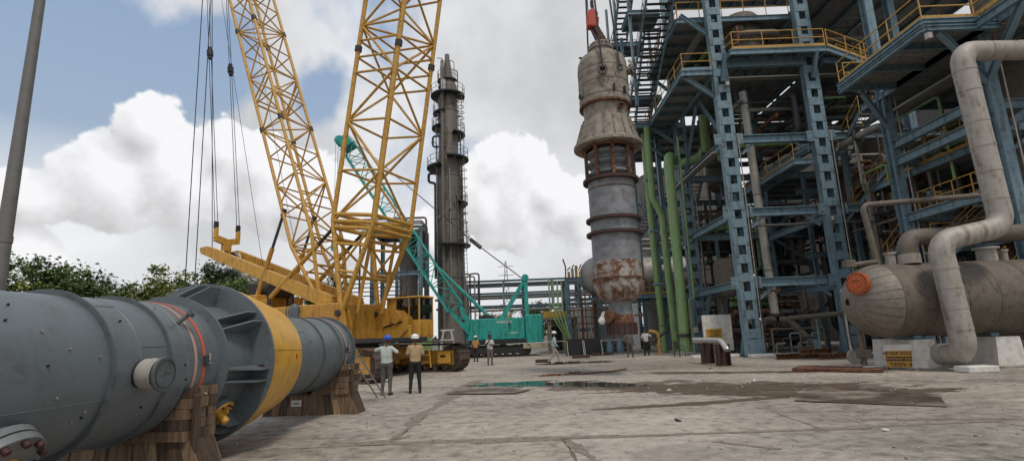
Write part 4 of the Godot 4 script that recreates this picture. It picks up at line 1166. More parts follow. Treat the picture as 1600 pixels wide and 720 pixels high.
	for q in [[-0.42, 1], [0.42, 1], [1.03, 1], [1.03, -1], [-0.42, -1]]:
		rbox(cab, "pillar", Vector3(q[0], 1.47, q[1] * (cd / 2 - 0.04)), Vector3(0.07, 1.12, 0.07), MT.yellow, Basis.IDENTITY, 0.01)
	for q in [[0.0, 0.77], [0.725, 0.54]]:
		put(cab, "window", UB, MT.glass, Transform3D(Basis.from_scale(Vector3(q[1], 1.1, 0.012)), Vector3(q[0], 1.46, cd / 2 - 0.03)))
	put(cab, "window", UB, MT.glass, Transform3D(Basis.from_scale(Vector3(0.012, 1.1, cd - 0.15)), Vector3(cw / 2 - 0.04, 1.46, 0)))
	put(cab, "window", UB, MT.glass, Transform3D(Basis.from_scale(Vector3(1.3, 1.1, 0.012)), Vector3(0.3, 1.46, -cd / 2 + 0.03)))
	for q in [[0.0, 0.77], [0.725, 0.54]]:
		for e in [-1.0, 1.0]:
			slab(cab, "window_rubber", Vector3(q[0] + e * (q[1] / 2 - 0.015), 1.46, cd / 2 - 0.018), Vector3(0.035, 1.1, 0.02), MT.black)
			slab(cab, "window_rubber", Vector3(q[0], 1.46 + e * 0.535, cd / 2 - 0.018), Vector3(q[1] - 0.06, 0.035, 0.02), MT.black)
	for e in [-1.0, 1.0]:
		slab(cab, "window_rubber", Vector3(cw / 2 - 0.028, 1.46, e * (cd / 2 - 0.09)), Vector3(0.02, 1.1, 0.035), MT.black)
		slab(cab, "window_rubber", Vector3(cw / 2 - 0.028, 1.46 + e * 0.535, 0), Vector3(0.02, 0.035, cd - 0.2), MT.black)
	rbox(cab, "seat", Vector3(-0.15, 0.5, 0), Vector3(0.5, 0.14, 0.5), MT.dark)
	rbox(cab, "seat_back", Vector3(-0.42, 0.95, 0), Vector3(0.12, 0.75, 0.48), MT.dark)
	bar(cab, "control_lever", Vector3(0.35, 0.12, 0.15), Vector3(0.4, 0.85, 0.15), 0.02, MT.dark)
	put(cab, "emblem", UB, MT.rail, Transform3D(Basis.from_scale(Vector3(0.12, 0.12, 0.01)), Vector3(0.75, 0.62, cd / 2 + 0.004)))
	for s in [-0.5, 0.5]: bar(cab, "roof_guard", Vector3(0.2 + s, 2.1, 0.1), Vector3(0.5 + s, 2.75, 0.1), 0.02, MT.dark_steel, 6)
	for k in 5: bar(cab, "roof_guard", Vector3(-0.3 + k * 0.06, 2.1 + k * 0.15, 0.1), Vector3(0.7 + k * 0.06, 2.1 + k * 0.15, 0.1), 0.016, MT.dark_steel, 6)
	# handrails between cab and bracket
	for k in 4: bar(t, "handrail", Vector3(0.6 + 0.2 * k, 1.7, -1.45), Vector3(0.9 + 0.2 * k, 2.6, -1.45), 0.02, MT.alu, 6)
	return t

func teal_crane():
	var o := Vector3(-1.6, 0, -45.4)
	var t := thing("crawler_crane", "teal crawler crane parked farther back with its boom up left", "crane", o)
	var X := Vector3.RIGHT; var Z := Vector3.BACK; var U := Vector3.UP
	var w := func(x: float, y: float, z: float) -> Vector3: return Vector3(x, y, z) - o
	track_unit(t, -5.9, 1.2, 0.85, 1.1, 46, MT.track_dark, MT.track_dark, X, Z, Vector3(1.6, 0, 1.35))
	track_unit(t, -5.9, 1.2, 0.85, 1.1, 46, MT.track_dark, MT.track_dark, X, Z, Vector3(1.6, 0, -1.6))
	rbox(t, "carbody", w.call(-2.3, 0.65, -45.5), Vector3(2.6, 0.5, 2.2), MT.track_dark)
	rbox(t, "deck_frame", w.call(-0.95, 1.17, -45.4), Vector3(5.6, 0.34, 2.9), MT.dark)
	rbox(t, "machinery_house", w.call(-1.42, 2.22, -45.4), Vector3(4.3, 1.72, 2.86), MT.teal, Basis.IDENTITY, 0.05)
	var m := MB.new()
	m.prism(PackedVector2Array([Vector2(-3.95, 1.36), Vector2(-3.5, 1.36), Vector2(-3.5, 3.05), Vector2(-3.6, 3.0)]), 2.86)
	put(t, "house_nose", m.done(), MT.teal, Transform3D(Basis.IDENTITY, w.call(0, 0, -45.4)))
	for q in [[-3.15, 0.66], [-2.42, 0.72], [-1.67, 0.7], [-0.95, 0.68], [-0.18, 0.76]]:
		rbox(t, "house_door", w.call(q[0], 2.2, -43.955), Vector3(q[1], 1.58, 0.03), MT.teal, Basis.IDENTITY, 0.012)
	rbox(t, "counterweight", w.call(1.5, 2.15, -45.4), Vector3(1.45, 2.3, 3.0), MT.teal, Basis.IDENTITY, 0.12)
	for q in [1.15, 1.6]: rbox(t, "counterweight_plate", w.call(q, 2.15, -43.885), Vector3(0.42, 2.2, 0.03), MT.teal, Basis.IDENTITY, 0.012)
	put(t, "reflector", UB, MT.white, Transform3D(Basis.from_scale(Vector3(0.02, 0.4, 0.2)), w.call(2.235, 2.1, -44.4)))
	letters(t, "KOBELCO", w.call(-0.93, 2.78, -43.935), X, U, 0.2, MT.whitewash)
	put(t, "stripe", UB, MT.whitewash, Transform3D(Basis.from_scale(Vector3(0.66, 0.07, 0.01)), w.call(-0.2, 1.88, -43.933)))
	slab(t, "vent_slot", w.call(-0.53, 2.62, -43.94), Vector3(0.06, 0.5, 0.02), MT.black)
	rbox(t, "step_beam", w.call(1.5, 0.78, -43.9), Vector3(1.9, 0.4, 0.5), MT.cream)
	# operator cab, far side; seen only in part
	rbox(t, "operator_cab", w.call(-3.5, 2.2, -46.6), Vector3(1.5, 1.9, 0.9), MT.teal, Basis.IDENTITY, 0.06)
	# boom
	var boom := holder(t, "main_boom")
	var b0: Vector3 = w.call(-3.55, 1.75, -45.4)
	var tip: Vector3 = w.call(-15.04, 19.8, -45.4)
	var u := (tip - b0).normalized(); var v := Vector3(u.y, -u.x, 0)
	for s in [-0.62, 0.62]:
		var pm := MB.new()
		pm.prism(PackedVector2Array([Vector2(-0.15, -0.2), Vector2(0.15, -0.2), Vector2(0.46, 1.3), Vector2(0.6, 2.9), Vector2(0.44, 2.9), Vector2(0.0, 1.5), Vector2(-0.44, 2.9), Vector2(-0.6, 2.9), Vector2(-0.46, 1.3)]), 0.08)
		put(boom, "foot_plate", pm.done(), MT.teal, Transform3D(Basis(v, u, v.cross(u)), b0 + Z * s))
		put(boom, "plate_hole", cyl(14), MT.maroon, Transform3D(Basis(X * 0.14, Z * 0.1, U * 0.14), b0 + u * 1.5 + Z * s))
	lattice(boom, b0, u, v, Z, 2.8, 20.2, 0.66, 0.74, 1.35, 0.07, 0.04, MT.teal_boom)
	rbox(boom, "boom_head", b0 + u * 20.7, Vector3(1.1, 1.2, 1.3), MT.teal, Basis(v, u, v.cross(u)), 0.08)
	for s in [-0.4, 0.0, 0.4]:
		put(boom, "sheave", cyl(18), MT.teal, Transform3D(Basis(X * 0.42, Z * 0.1, U * 0.42), b0 + u * 21.2 - v * 0.35 + Z * s))
	for s in [-0.35, 0.35]: bar(boom, "hoist_rope", b0 + u * 21.2 - v * 0.7 + Z * s, b0 + u * 21.2 - v * 0.7 + Z * s * 0.6 + Vector3(0.0, -9.0, 0), 0.016, MT.rope, 5)
	rbox(boom, "hook_block", b0 + u * 21.2 - v * 0.7 + Vector3(0, -9.4, 0), Vector3(0.4, 0.8, 0.5), MT.teal)
	# backstops, gantry, pendants
	for s in [-0.55, 0.55]:
		bar(t, "backstop", w.call(-6.35, 7.5, -45.4 + s), w.call(-4.6, 5.7, -45.4 + s), 0.11, MT.teal_boom, 10)
		bar(t, "backstop", w.call(-4.9, 6.0, -45.4 + s), w.call(-2.1, 3.2, -45.4 + s), 0.15, MT.teal_boom, 10)
		beam(t, "gantry_leg", w.call(0.95, 6.3, -45.4 + s), w.call(-1.15, 3.1, -45.4 + s * 1.5), 0.2, 0.3, MT.teal, Vector3.RIGHT, CH)
		beam(t, "gantry_leg", w.call(0.98, 6.3, -45.4 + s), w.call(1.0, 3.2, -45.4 + s * 1.5), 0.2, 0.3, MT.teal, Vector3.RIGHT, CH)
		for e in [-0.1, 0.1]: bar(t, "pendant_rope", w.call(0.8, 6.35, -45.4 + s * 0.7 + e), w.call(-3.2, 9.6, -45.4 + s * 0.4 + e), 0.02, MT.alu, 5)
		bar(t, "pendant_rope", w.call(-3.2, 9.6, -45.4 + s * 0.4), tip + v * 0.5 + Z * s, 0.022, MT.rope, 5)
	rbox(t, "spreader", w.call(-3.2, 9.6, -45.4), Vector3(1.2, 0.3, 0.6), MT.dark_steel, Basis(Z, -0.71))
	put(t, "gantry_head", cyl(16), MT.teal, Transform3D(Basis(X * 0.3, Z * 1.5, U * 0.3), w.call(0.95, 6.4, -45.4)))
	bar(t, "exhaust", w.call(-2.6, 3.0, -44.9), w.call(-2.6, 3.5, -44.9), 0.09, MT.dark_steel, 10)
	pipe(t, "guard_rail", [w.call(-3.3, 3.08, -44.1), w.call(-3.2, 3.45, -44.1), w.call(-1.9, 3.5, -44.1), w.call(-1.7, 3.08, -44.1)], 0.03, MT.alu, 0.15, 8)
	rbox(t, "winch", w.call(-2.4, 3.2, -45.4), Vector3(1.3, 0.4, 1.6), MT.dark_steel)
	return t
# ------------------------------------------------------------------ the old vessel on the hook
func hanging_vessel():
	var o := Vector3(4.13, 1.48, -21.0)
	var t := thing("hanging_vessel", "old rust stained process vessel hanging upright from the crane hook", "vessel", o)
	var y := func(h: float) -> float: return h - o.y
	var prof := func(a: Array) -> Array:
		var r := []
		for p in a: r.append(Vector2(p[0], p[1] - o.y))
		return r
	lathed(t, "bottom_flange", prof.call([[0.3, 1.52], [0.56, 1.52], [0.57, 1.53], [0.57, 1.97], [0.56, 1.98], [0.45, 1.98]]), MT.rust_red, Transform3D.IDENTITY, 40)
	for k in 16:
		var a := TAU * k / 16
		slab(t, "flange_rib", Vector3(cos(a) * 0.585, 0.27, sin(a) * 0.585), Vector3(0.04, 0.44, 0.02), MT.rust_red, Basis(Vector3.UP, -a))
	lathed(t, "bottom_neck", prof.call([[0.5, 1.98], [0.46, 2.3], [0.45, 2.62], [0.49, 2.78]]), MT.old_shell, Transform3D.IDENTITY, 40)
	lathed(t, "rust_collar", prof.call([[0.508, 1.985], [0.472, 2.28], [0.462, 2.3]]), MT.rust, Transform3D.IDENTITY, 40)
	var bowl := [[0.49, 2.78]]
	for k in 9:
		var a := PI / 2 * (k + 1) / 9.0
		bowl.append([0.49 + 0.5 * sin(a), 3.68 - 0.9 * cos(a)])
	lathed(t, "bowl", prof.call(bowl), MT.patchy, Transform3D.IDENTITY, 48)
	# paint runs down the bowl
	lathed(t, "bowl_ring", prof.call([[0.95, 3.66], [1.03, 3.66], [1.03, 3.71], [0.95, 3.71]]), MT.rust, Transform3D.IDENTITY, 48)
	lathed(t, "rust_band", prof.call([[0.955, 3.71], [0.955, 4.36]]), MT.patchy, Transform3D.IDENTITY, 48)
	lathed(t, "shell_course", prof.call([[0.95, 4.36], [0.945, 5.42]]), MT.old_shell, Transform3D.IDENTITY, 48)
	ring(t, "girth_flange", 0.93, 1.13, y.call(5.42), y.call(5.53), MT.rust_red, Transform3D.IDENTITY, 56)
	lathed(t, "shell_course", prof.call([[0.94, 5.53], [0.94, 6.0]]), MT.old_shell, Transform3D.IDENTITY, 48)
	ring(t, "girth_flange", 0.93, 1.11, y.call(6.0), y.call(6.11), MT.rust_red, Transform3D.IDENTITY, 56)
	lathed(t, "shell_course", prof.call([[0.94, 6.11], [0.94, 7.62]]), MT.old_shell, Transform3D.IDENTITY, 48)
	ring(t, "weld_band", 0.93, 0.958, y.call(7.3), y.call(7.34), MT.rust, Transform3D.IDENTITY, 48)
	ring(t, "girth_flange", 0.8, 1.13, y.call(7.62), y.call(7.74), MT.rust_red, Transform3D.IDENTITY, 56)
	# bellows inside a cage of rusty bars
	var bw := []
	for k in 49:
		var h := k / 48.0
		bw.append([0.84 + 0.1 * sin(h * TAU * 3.0 - PI / 2), 7.74 + h * 1.3])
	lathed(t, "bellows", prof.call(bw), MT.nozzle_grey, Transform3D.IDENTITY, 40)
	for k in 9:
		var a := TAU * k / 9 + 0.2
		slab(t, "cage_bar", Vector3(cos(a) * 1.0, y.call(8.4), sin(a) * 1.0), Vector3(0.08, 1.32, 0.14), MT.rust, Basis(Vector3.UP, -a))
	ring(t, "cage_ring", 0.9, 1.08, y.call(9.0), y.call(9.08), MT.rust, Transform3D.IDENTITY, 48)
	# flared skirt with ribs
	lathed(t, "skirt", prof.call([[0.9, 9.09], [1.4, 9.09], [1.42, 9.1], [1.42, 9.21], [1.25, 9.33], [1.0, 10.28], [0.9, 10.3]]), MT.weathered, Transform3D.IDENTITY, 56)
	for k in 18:
		var a := TAU * k / 18 + 0.1
		var m := MB.new()
		m.prism(PackedVector2Array([Vector2(1.2, 9.35), Vector2(1.34, 9.3), Vector2(1.04, 10.25), Vector2(0.98, 10.28)]), 0.025)
		put(t, "skirt_rib", m.done(), MT.weathered, Transform3D(Basis(Vector3.UP, -a), Vector3(0, -o.y, 0)))
	lathed(t, "upper_neck", prof.call([[0.92, 10.3], [0.9, 10.5], [0.93, 10.86]]), MT.weathered, Transform3D.IDENTITY, 48)
	ring(t, "weld_band", 0.9, 1.08, y.call(10.86), y.call(10.95), MT.rust, Transform3D.IDENTITY, 48)
	lathed(t, "upper_shell", prof.call([[1.05, 10.95], [1.055, 12.6], [1.03, 12.85], [0.93, 13.1], [0.72, 13.28], [0.5, 13.35]]), MT.weathered, Transform3D.IDENTITY, 56)
	lathed(t, "top_neck", prof.call([[0.46, 13.3], [0.46, 13.56], [0.52, 13.56], [0.52, 13.68], [0.47, 13.68], [0.47, 13.8], [0.42, 13.86], [0, 13.86]]), MT.weathered, Transform3D.IDENTITY, 36)
	bolts(t, 16, 0.49, y.call(13.72), 0.03, 0.1, MT.rust)
	for k in 3:
		ring(t, "weld_band", 1.04, 1.062, y.call(11.2 + k * 0.62), y.call(11.225 + k * 0.62), MT.clad_dull, Transform3D.IDENTITY, 56)
	# nozzles and clips on the upper shell; angles measured from +x towards +z
	for q in [[100.0, 12.1, 0.21, 0.2], [62.0, 10.62, 0.15, 0.16], [20.0, 12.35, 0.2, 0.24], [-60.0, 11.8, 0.2, 0.2], [160.0, 11.3, 0.12, 0.12]]:
		var d := Vector3(cos(deg_to_rad(q[0])), 0, sin(deg_to_rad(q[0])))
		var r0: float = 1.0 if q[1] > 10.9 else 0.88
		var nz := lathed(t, "nozzle", [Vector2(q[2] * 0.75, r0), Vector2(q[2] * 0.75, r0 + q[3])], MT.weathered, Transform3D(frame(Vector3.ZERO, d), Vector3(0, y.call(q[1]), 0)), 20)
		lathed(nz, "flange", [Vector2(q[2] * 0.55, r0 + q[3] - 0.04), Vector2(q[2], r0 + q[3] - 0.04), Vector2(q[2], r0 + q[3] + 0.03), Vector2(q[2] * 0.55, r0 + q[3] + 0.03), Vector2(q[2] * 0.55, r0 + q[3] - 0.2), Vector2(0, r0 + q[3] - 0.2)], MT.clad_dull if q[0] > 90 else MT.rust, Transform3D.IDENTITY, 22)
		bolts(nz, 8, q[2] * 0.8, r0 + q[3] + 0.04, 0.02, 0.04, MT.dark_steel)
	# torn cladding bundle on the right of the upper shell
	var rng := RandomNumberGenerator.new(); rng.seed = 9
	for k in 9:
		var a := deg_to_rad(rng.randf_range(12, 34))
		var p := Vector3(cos(a) * 1.2, y.call(12.55 + rng.randf_range(-0.3, 0.3)), sin(a) * 1.2)
		slab(t, "torn_cladding", p, Vector3(0.14, 0.26, 0.03), MT.clad, Basis.from_euler(Vector3(rng.randf() * 2, rng.randf() * 3, rng.randf() * 2)))
	for q in [[78.0, 11.35], [52.0, 11.3]]:
		var d := Vector3(cos(deg_to_rad(q[0])), 0, sin(deg_to_rad(q[0])))
		slab(t, "clip", d * 1.1 + Vector3(0, y.call(q[1]), 0), Vector3(0.16, 0.3, 0.05), MT.dark_steel, Basis(Vector3.UP, -deg_to_rad(q[0])))
	for s in [-1.0, 1.0]:
		bar(t, "lifting_bar", Vector3(s * 0.3, y.call(13.05), 0.2), Vector3(s * 1.0, y.call(13.1), 0.3), 0.045, MT.dark_steel, 8)
	# wrapped stub low on the left, valve wheel on the right
	var sb := lathed(t, "nozzle", [Vector2(0.15, 0.45), Vector2(0.15, 0.8)], MT.rust, Transform3D(frame(Vector3.ZERO, Vector3(-0.72, 0, 0.7).normalized()), Vector3(0, y.call(2.25), 0)), 16)
	lathed(sb, "flange", [Vector2(0.1, 0.74), Vector2(0.22, 0.74), Vector2(0.22, 0.8), Vector2(0, 0.8)], MT.rust, Transform3D.IDENTITY, 20)
	for k in 3:
		rbox(t, "cloth_wrap", Vector3(-0.66 - k * 0.07, y.call(2.28) - k * 0.1, 0.2 + k * 0.04), Vector3(0.24, 0.3, 0.26), MT.whitewash, Basis.from_euler(Vector3(0.3 + k, 0.5 * k, 0.4)), 0.1)
	var vw := lathed(t, "valve_wheel", [Vector2(0.12, -0.02), Vector2(0.14, 0), Vector2(0.12, 0.02), Vector2(0.10, 0), Vector2(0.12, -0.02)], MT.rust_red, Transform3D(frame(Vector3.ZERO, Vector3(0.6, 0, 0.8)), Vector3(0.72, y.call(2.25), 0.2)), 18)
	bar(vw, "stem", Vector3(0, -0.3, 0), Vector3(0, 0.02, 0), 0.025, MT.rust, 8)
	return t

func hook_and_slings():
	var o := Vector3(3.86, 14.75, -20.95)
	var h := thing("hook_block", "red crane hook block above the hanging vessel", "hook", o)
	rbox(h, "block_body", Vector3(0, 0.1, 0), Vector3(0.5, 0.5, 0.42), MT.red, Basis(Vector3.BACK, -0.12), 0.05)
	for s in [-0.15, 0.15]: put(h, "sheave", cyl(18), MT.red, Transform3D(Basis(Vector3.RIGHT * 0.24, Vector3.BACK * 0.06, Vector3.UP * 0.24), Vector3(0.0, 0.45, s)))
	beam(h, "hook_shank", Vector3(0.04, -0.1, 0), Vector3(0.3, -0.9, 0.02), 0.2, 0.3, MT.maroon, Vector3.RIGHT, CH)
	beam(h, "hook_shank", Vector3(0.12, -0.15, 0.12), Vector3(0.46, -0.88, 0.12), 0.12, 0.2, MT.rust, Vector3.RIGHT, CH)
	for q in [[-0.18, -0.1], [-0.02, 0.1], [0.1, -0.1], [0.18, 0.12]]:
		bar(h, "hoist_rope", Vector3(q[0] * 0.8, 0.5, q[1]), Vector3(q[0] + 0.1, 32, q[1]), 0.022, MT.rope, 6)
	rbox(h, "rope_clamp", Vector3(0.02, 1.0, 0.05), Vector3(0.14, 0.3, 0.12), MT.rust_red)
	var c := Vector3(4.13, 0, -21.0) - o
	var i := 0
	for q in [100.0, 64.0, -80.0, -110.0]:
		var d := Vector3(cos(deg_to_rad(q)), 0, sin(deg_to_rad(q)))
		var p: Vector3 = c + d * 1.18 + Vector3(0, 12.1 if q > 90 else 12.2, 0)
		var g := thing("wire_sling", ["wire sling down the front left of the hanging vessel to its nozzle", "wire sling down the front right of the hanging vessel", "wire sling down the back right of the hanging vessel", "wire sling down the back left of the hanging vessel"][i], "sling", o, 0.0, "wire slings from the red hook block")
		bar(g, "rope", Vector3(-0.3 + 0.42 * (i % 2), 12.0, d.z * 0.35), p, 0.04, MT.rope, 8)
		lathed(g, "eye", [Vector2(0.13, -0.035), Vector2(0.165, 0), Vector2(0.13, 0.035), Vector2(0.10, 0), Vector2(0.13, -0.035)], MT.rope, Transform3D(frame(Vector3.ZERO, d), p), 14)
		i += 1

# ------------------------------------------------------------------ far plant
func arc_platform(par: Node, c: Vector3, r0: float, r1: float, a0: float, a1: float, m: Material, rm: Material):
	var g := holder(par, "platform")
	var mb := MB.new()
	mb.lathe([Vector2(r0, -0.05), Vector2(r1, -0.05), Vector2(r1, 0.1), Vector2(r0, 0.1), Vector2(r0, -0.05)], 20, Transform3D.IDENTITY, deg_to_rad(a0), deg_to_rad(a1))
	put(g, "grating", mb.done(), m, Transform3D(Basis.IDENTITY, c))
	var pts := []
	var k := maxi(3, int(absf(a1 - a0) / 24))
	for i in k + 1:
		var a := deg_to_rad(lerpf(a0, a1, float(i) / k))
		pts.append(c + Vector3(cos(a) * (r1 - 0.05), 0.1, sin(a) * (r1 - 0.05)))
	for i in pts.size():
		bar(g, "rail_post", pts[i], pts[i] + Vector3(0, 1.1, 0), 0.03, rm, 5)
		if i > 0:
			for h in [0.55, 1.1]: bar(g, "rail", pts[i - 1] + Vector3(0, h, 0), pts[i] + Vector3(0, h, 0), 0.025, rm, 5)
	for i in 3:
		var a := deg_to_rad(lerpf(a0, a1, (i + 0.5) / 3.0))
		var d := Vector3(cos(a), 0, sin(a))
		bar(g, "bracket", c + d * r0 + Vector3(0, -0.8, 0), c + d * (r1 - 0.1) + Vector3(0, -0.05, 0), 0.05, rm, 5)

func column_tower():
	var t := thing("distillation_column", "tall dark grey distillation column with round platforms behind the cranes", "column", Vector3(-6.95, 0, -58))
	var c := Vector3.ZERO
	lathed(t, "skirt", [Vector2(1.5, 0), Vector2(1.42, 0.3), Vector2(1.42, 5.0)], MT.tower, Transform3D.IDENTITY, 40)
	lathed(t, "lower_shell", [Vector2(1.4, 5.0), Vector2(1.4, 17.0), Vector2(1.38, 17.4), Vector2(1.3, 21.6)], MT.tower, Transform3D.IDENTITY, 40)
	lathed(t, "upper_shell", [Vector2(1.22, 21.6), Vector2(1.12, 22.2), Vector2(1.1, 30.6), Vector2(1.0, 30.9), Vector2(0.75, 31.4)], MT.tower, Transform3D.IDENTITY, 40)
	lathed(t, "top_cone", [Vector2(0.62, 31.3), Vector2(0.55, 32.4), Vector2(0.3, 34.2), Vector2(0.26, 34.8), Vector2(0, 34.85)], MT.tower, Transform3D.IDENTITY, 28)
	for h in [8.0, 11.0, 14.4, 19.5, 24.5, 27.4]: ring(t, "shell_seam", 1.0, 1.43 if h < 17 else (1.36 if h < 21 else 1.13), h, h + 0.07, MT.dark_steel, Transform3D.IDENTITY, 36)
	arc_platform(t, Vector3(0, 11.6, 0), 1.35, 2.3, -60, 120, MT.dark_steel, MT.tower)
	arc_platform(t, Vector3(0, 21.6, 0), 1.25, 2.3, -70, 90, MT.dark_steel, MT.tower)
	arc_platform(t, Vector3(0, 20.6, 0), 1.25, 2.5, 110, 220, MT.dark_steel, MT.tower)
	arc_platform(t, Vector3(0, 25.4, 0), 1.08, 1.9, 120, 220, MT.dark_steel, MT.tower)
	arc_platform(t, Vector3(0, 24.6, 0), 1.08, 1.95, -60, 60, MT.dark_steel, MT.tower)
	arc_platform(t, Vector3(0, 29.4, 0), 1.08, 2.0, -30, 230, MT.dark_steel, MT.tower)
	arc_platform(t, Vector3(0, 31.3, 0), 0.6, 1.2, 0, 300, MT.dark_steel, MT.tower)
	# risers and overhead lines
	pipe(t, "riser_pipe", [Vector3(-0.55, 33.8, 0.4), Vector3(-0.5, 32.5, 1.2), Vector3(-0.5, 2, 1.65)], 0.2, MT.tower, 0.5, 12)
	pipe(t, "riser_pipe", [Vector3(-0.9, 24.2, 0.9), Vector3(-1.65, 24.2, 1.0), Vector3(-1.65, 22.9, 1.0), Vector3(-1.0, 22.9, 1.0)], 0.12, MT.dark_steel, 0.3, 10)
	pipe(t, "riser_pipe", [Vector3(-1.0, 19.9, 0.6), Vector3(-2.2, 19.9, 0.7), Vector3(-2.2, 18.9, 0.7), Vector3(-1.45, 18.7, 0.7), Vector3(-1.5, 8, 0.7)], 0.15, MT.dark_steel, 0.3, 10)
	pipe(t, "riser_pipe", [Vector3(1.5, 22, 0.5), Vector3(1.55, 12, 0.7), Vector3(1.6, 3, 0.8)], 0.12, MT.tower, 0.3, 10)
	rbox(t, "junction_box", Vector3(-0.3, 30.2, 1.5), Vector3(0.5, 1.3, 0.3), MT.silver)
	for q in [[1.3, 29.4, 2.9], [-1.2, 21, 2.5], [1.5, 21.6, 3.2], [0.9, 31.3, 2.2], [-0.4, 31.3, 2.6], [2.0, 11.7, 2.6]]:
		pipe(t, "davit", [Vector3(q[0], q[1], 0.9), Vector3(q[0], q[1] + q[2], 0.9), Vector3(q[0] - 0.7, q[1] + q[2], 0.9)], 0.045, MT.tower, 0.35, 6)
	ladder(t, Vector3(1.95, 1, 0.9), Vector3(1.75, 11.5, 0.9), Vector3(0.6, 0, 0.8).normalized(), 0.6, MT.alu, 0.035, 0.45)
	ladder(t, Vector3(1.5, 24.7, 1.0), Vector3(1.5, 29.4, 1.0), Vector3(0.8, 0, 0.6), 0.6, MT.tower, 0.035, 0.45)
	ladder(t, Vector3(1.65, 21.8, 1.0), Vector3(1.65, 24.6, 1.0), Vector3(0.8, 0, 0.6), 0.6, MT.tower, 0.035, 0.45)
	arc_platform(t, Vector3(0, 16.4, 0), 1.36, 2.1, -40, 50, MT.dark_steel, MT.tower)
	arc_platform(t, Vector3(0, 27.2, 0), 1.08, 1.75, 100, 200, MT.dark_steel, MT.tower)
	ladder(t, Vector3(1.7, 11.7, 1.0), Vector3(1.6, 21.5, 1.0), Vector3(0.8, 0, 0.6), 0.6, MT.tower, 0.035, 0.45)
	for k in 8: ring(t, "ladder_hoop", 0.36, 0.4, 13.0 + k * 1.0, 13.06 + k * 1.0, MT.tower, Transform3D(Basis.IDENTITY, Vector3(1.75, 0, 1.05)), 14)
	var rg := RandomNumberGenerator.new(); rg.seed = 12
	for k in 34:
		var a := rg.randf_range(-0.3, 3.4); var h := rg.randf_range(4, 31)
		var rr := 1.4 if h < 17 else (1.3 if h < 21.6 else 1.1)
		var d := Vector3(cos(a), 0, sin(a))
		bar(t, "fitting", d * (rr - 0.05) + Vector3(0, h, 0), d * (rr + rg.randf_range(0.15, 0.4)) + Vector3(0, h, 0), rg.randf_range(0.06, 0.14), [MT.tower, MT.dark_steel, MT.tank][k % 3], 8)
	for k in 5:
		var a := 0.3 + k * 0.55
		pipe(t, "small_riser", [Vector3(cos(a) * 1.6, 3 + k, sin(a) * 1.6), Vector3(cos(a) * 1.6, 14 + 3 * k, sin(a) * 1.6), Vector3(cos(a) * 1.2, 14.6 + 3 * k, sin(a) * 1.2)], 0.06, [MT.tank, MT.tower][k % 2], 0.2, 6)
	for k in 6: ring(t, "ladder_hoop", 0.36, 0.4, 25.5 + k * 0.7, 25.56 + k * 0.7, MT.tower, Transform3D(Basis.IDENTITY, Vector3(1.6, 0, 1.0)), 14)

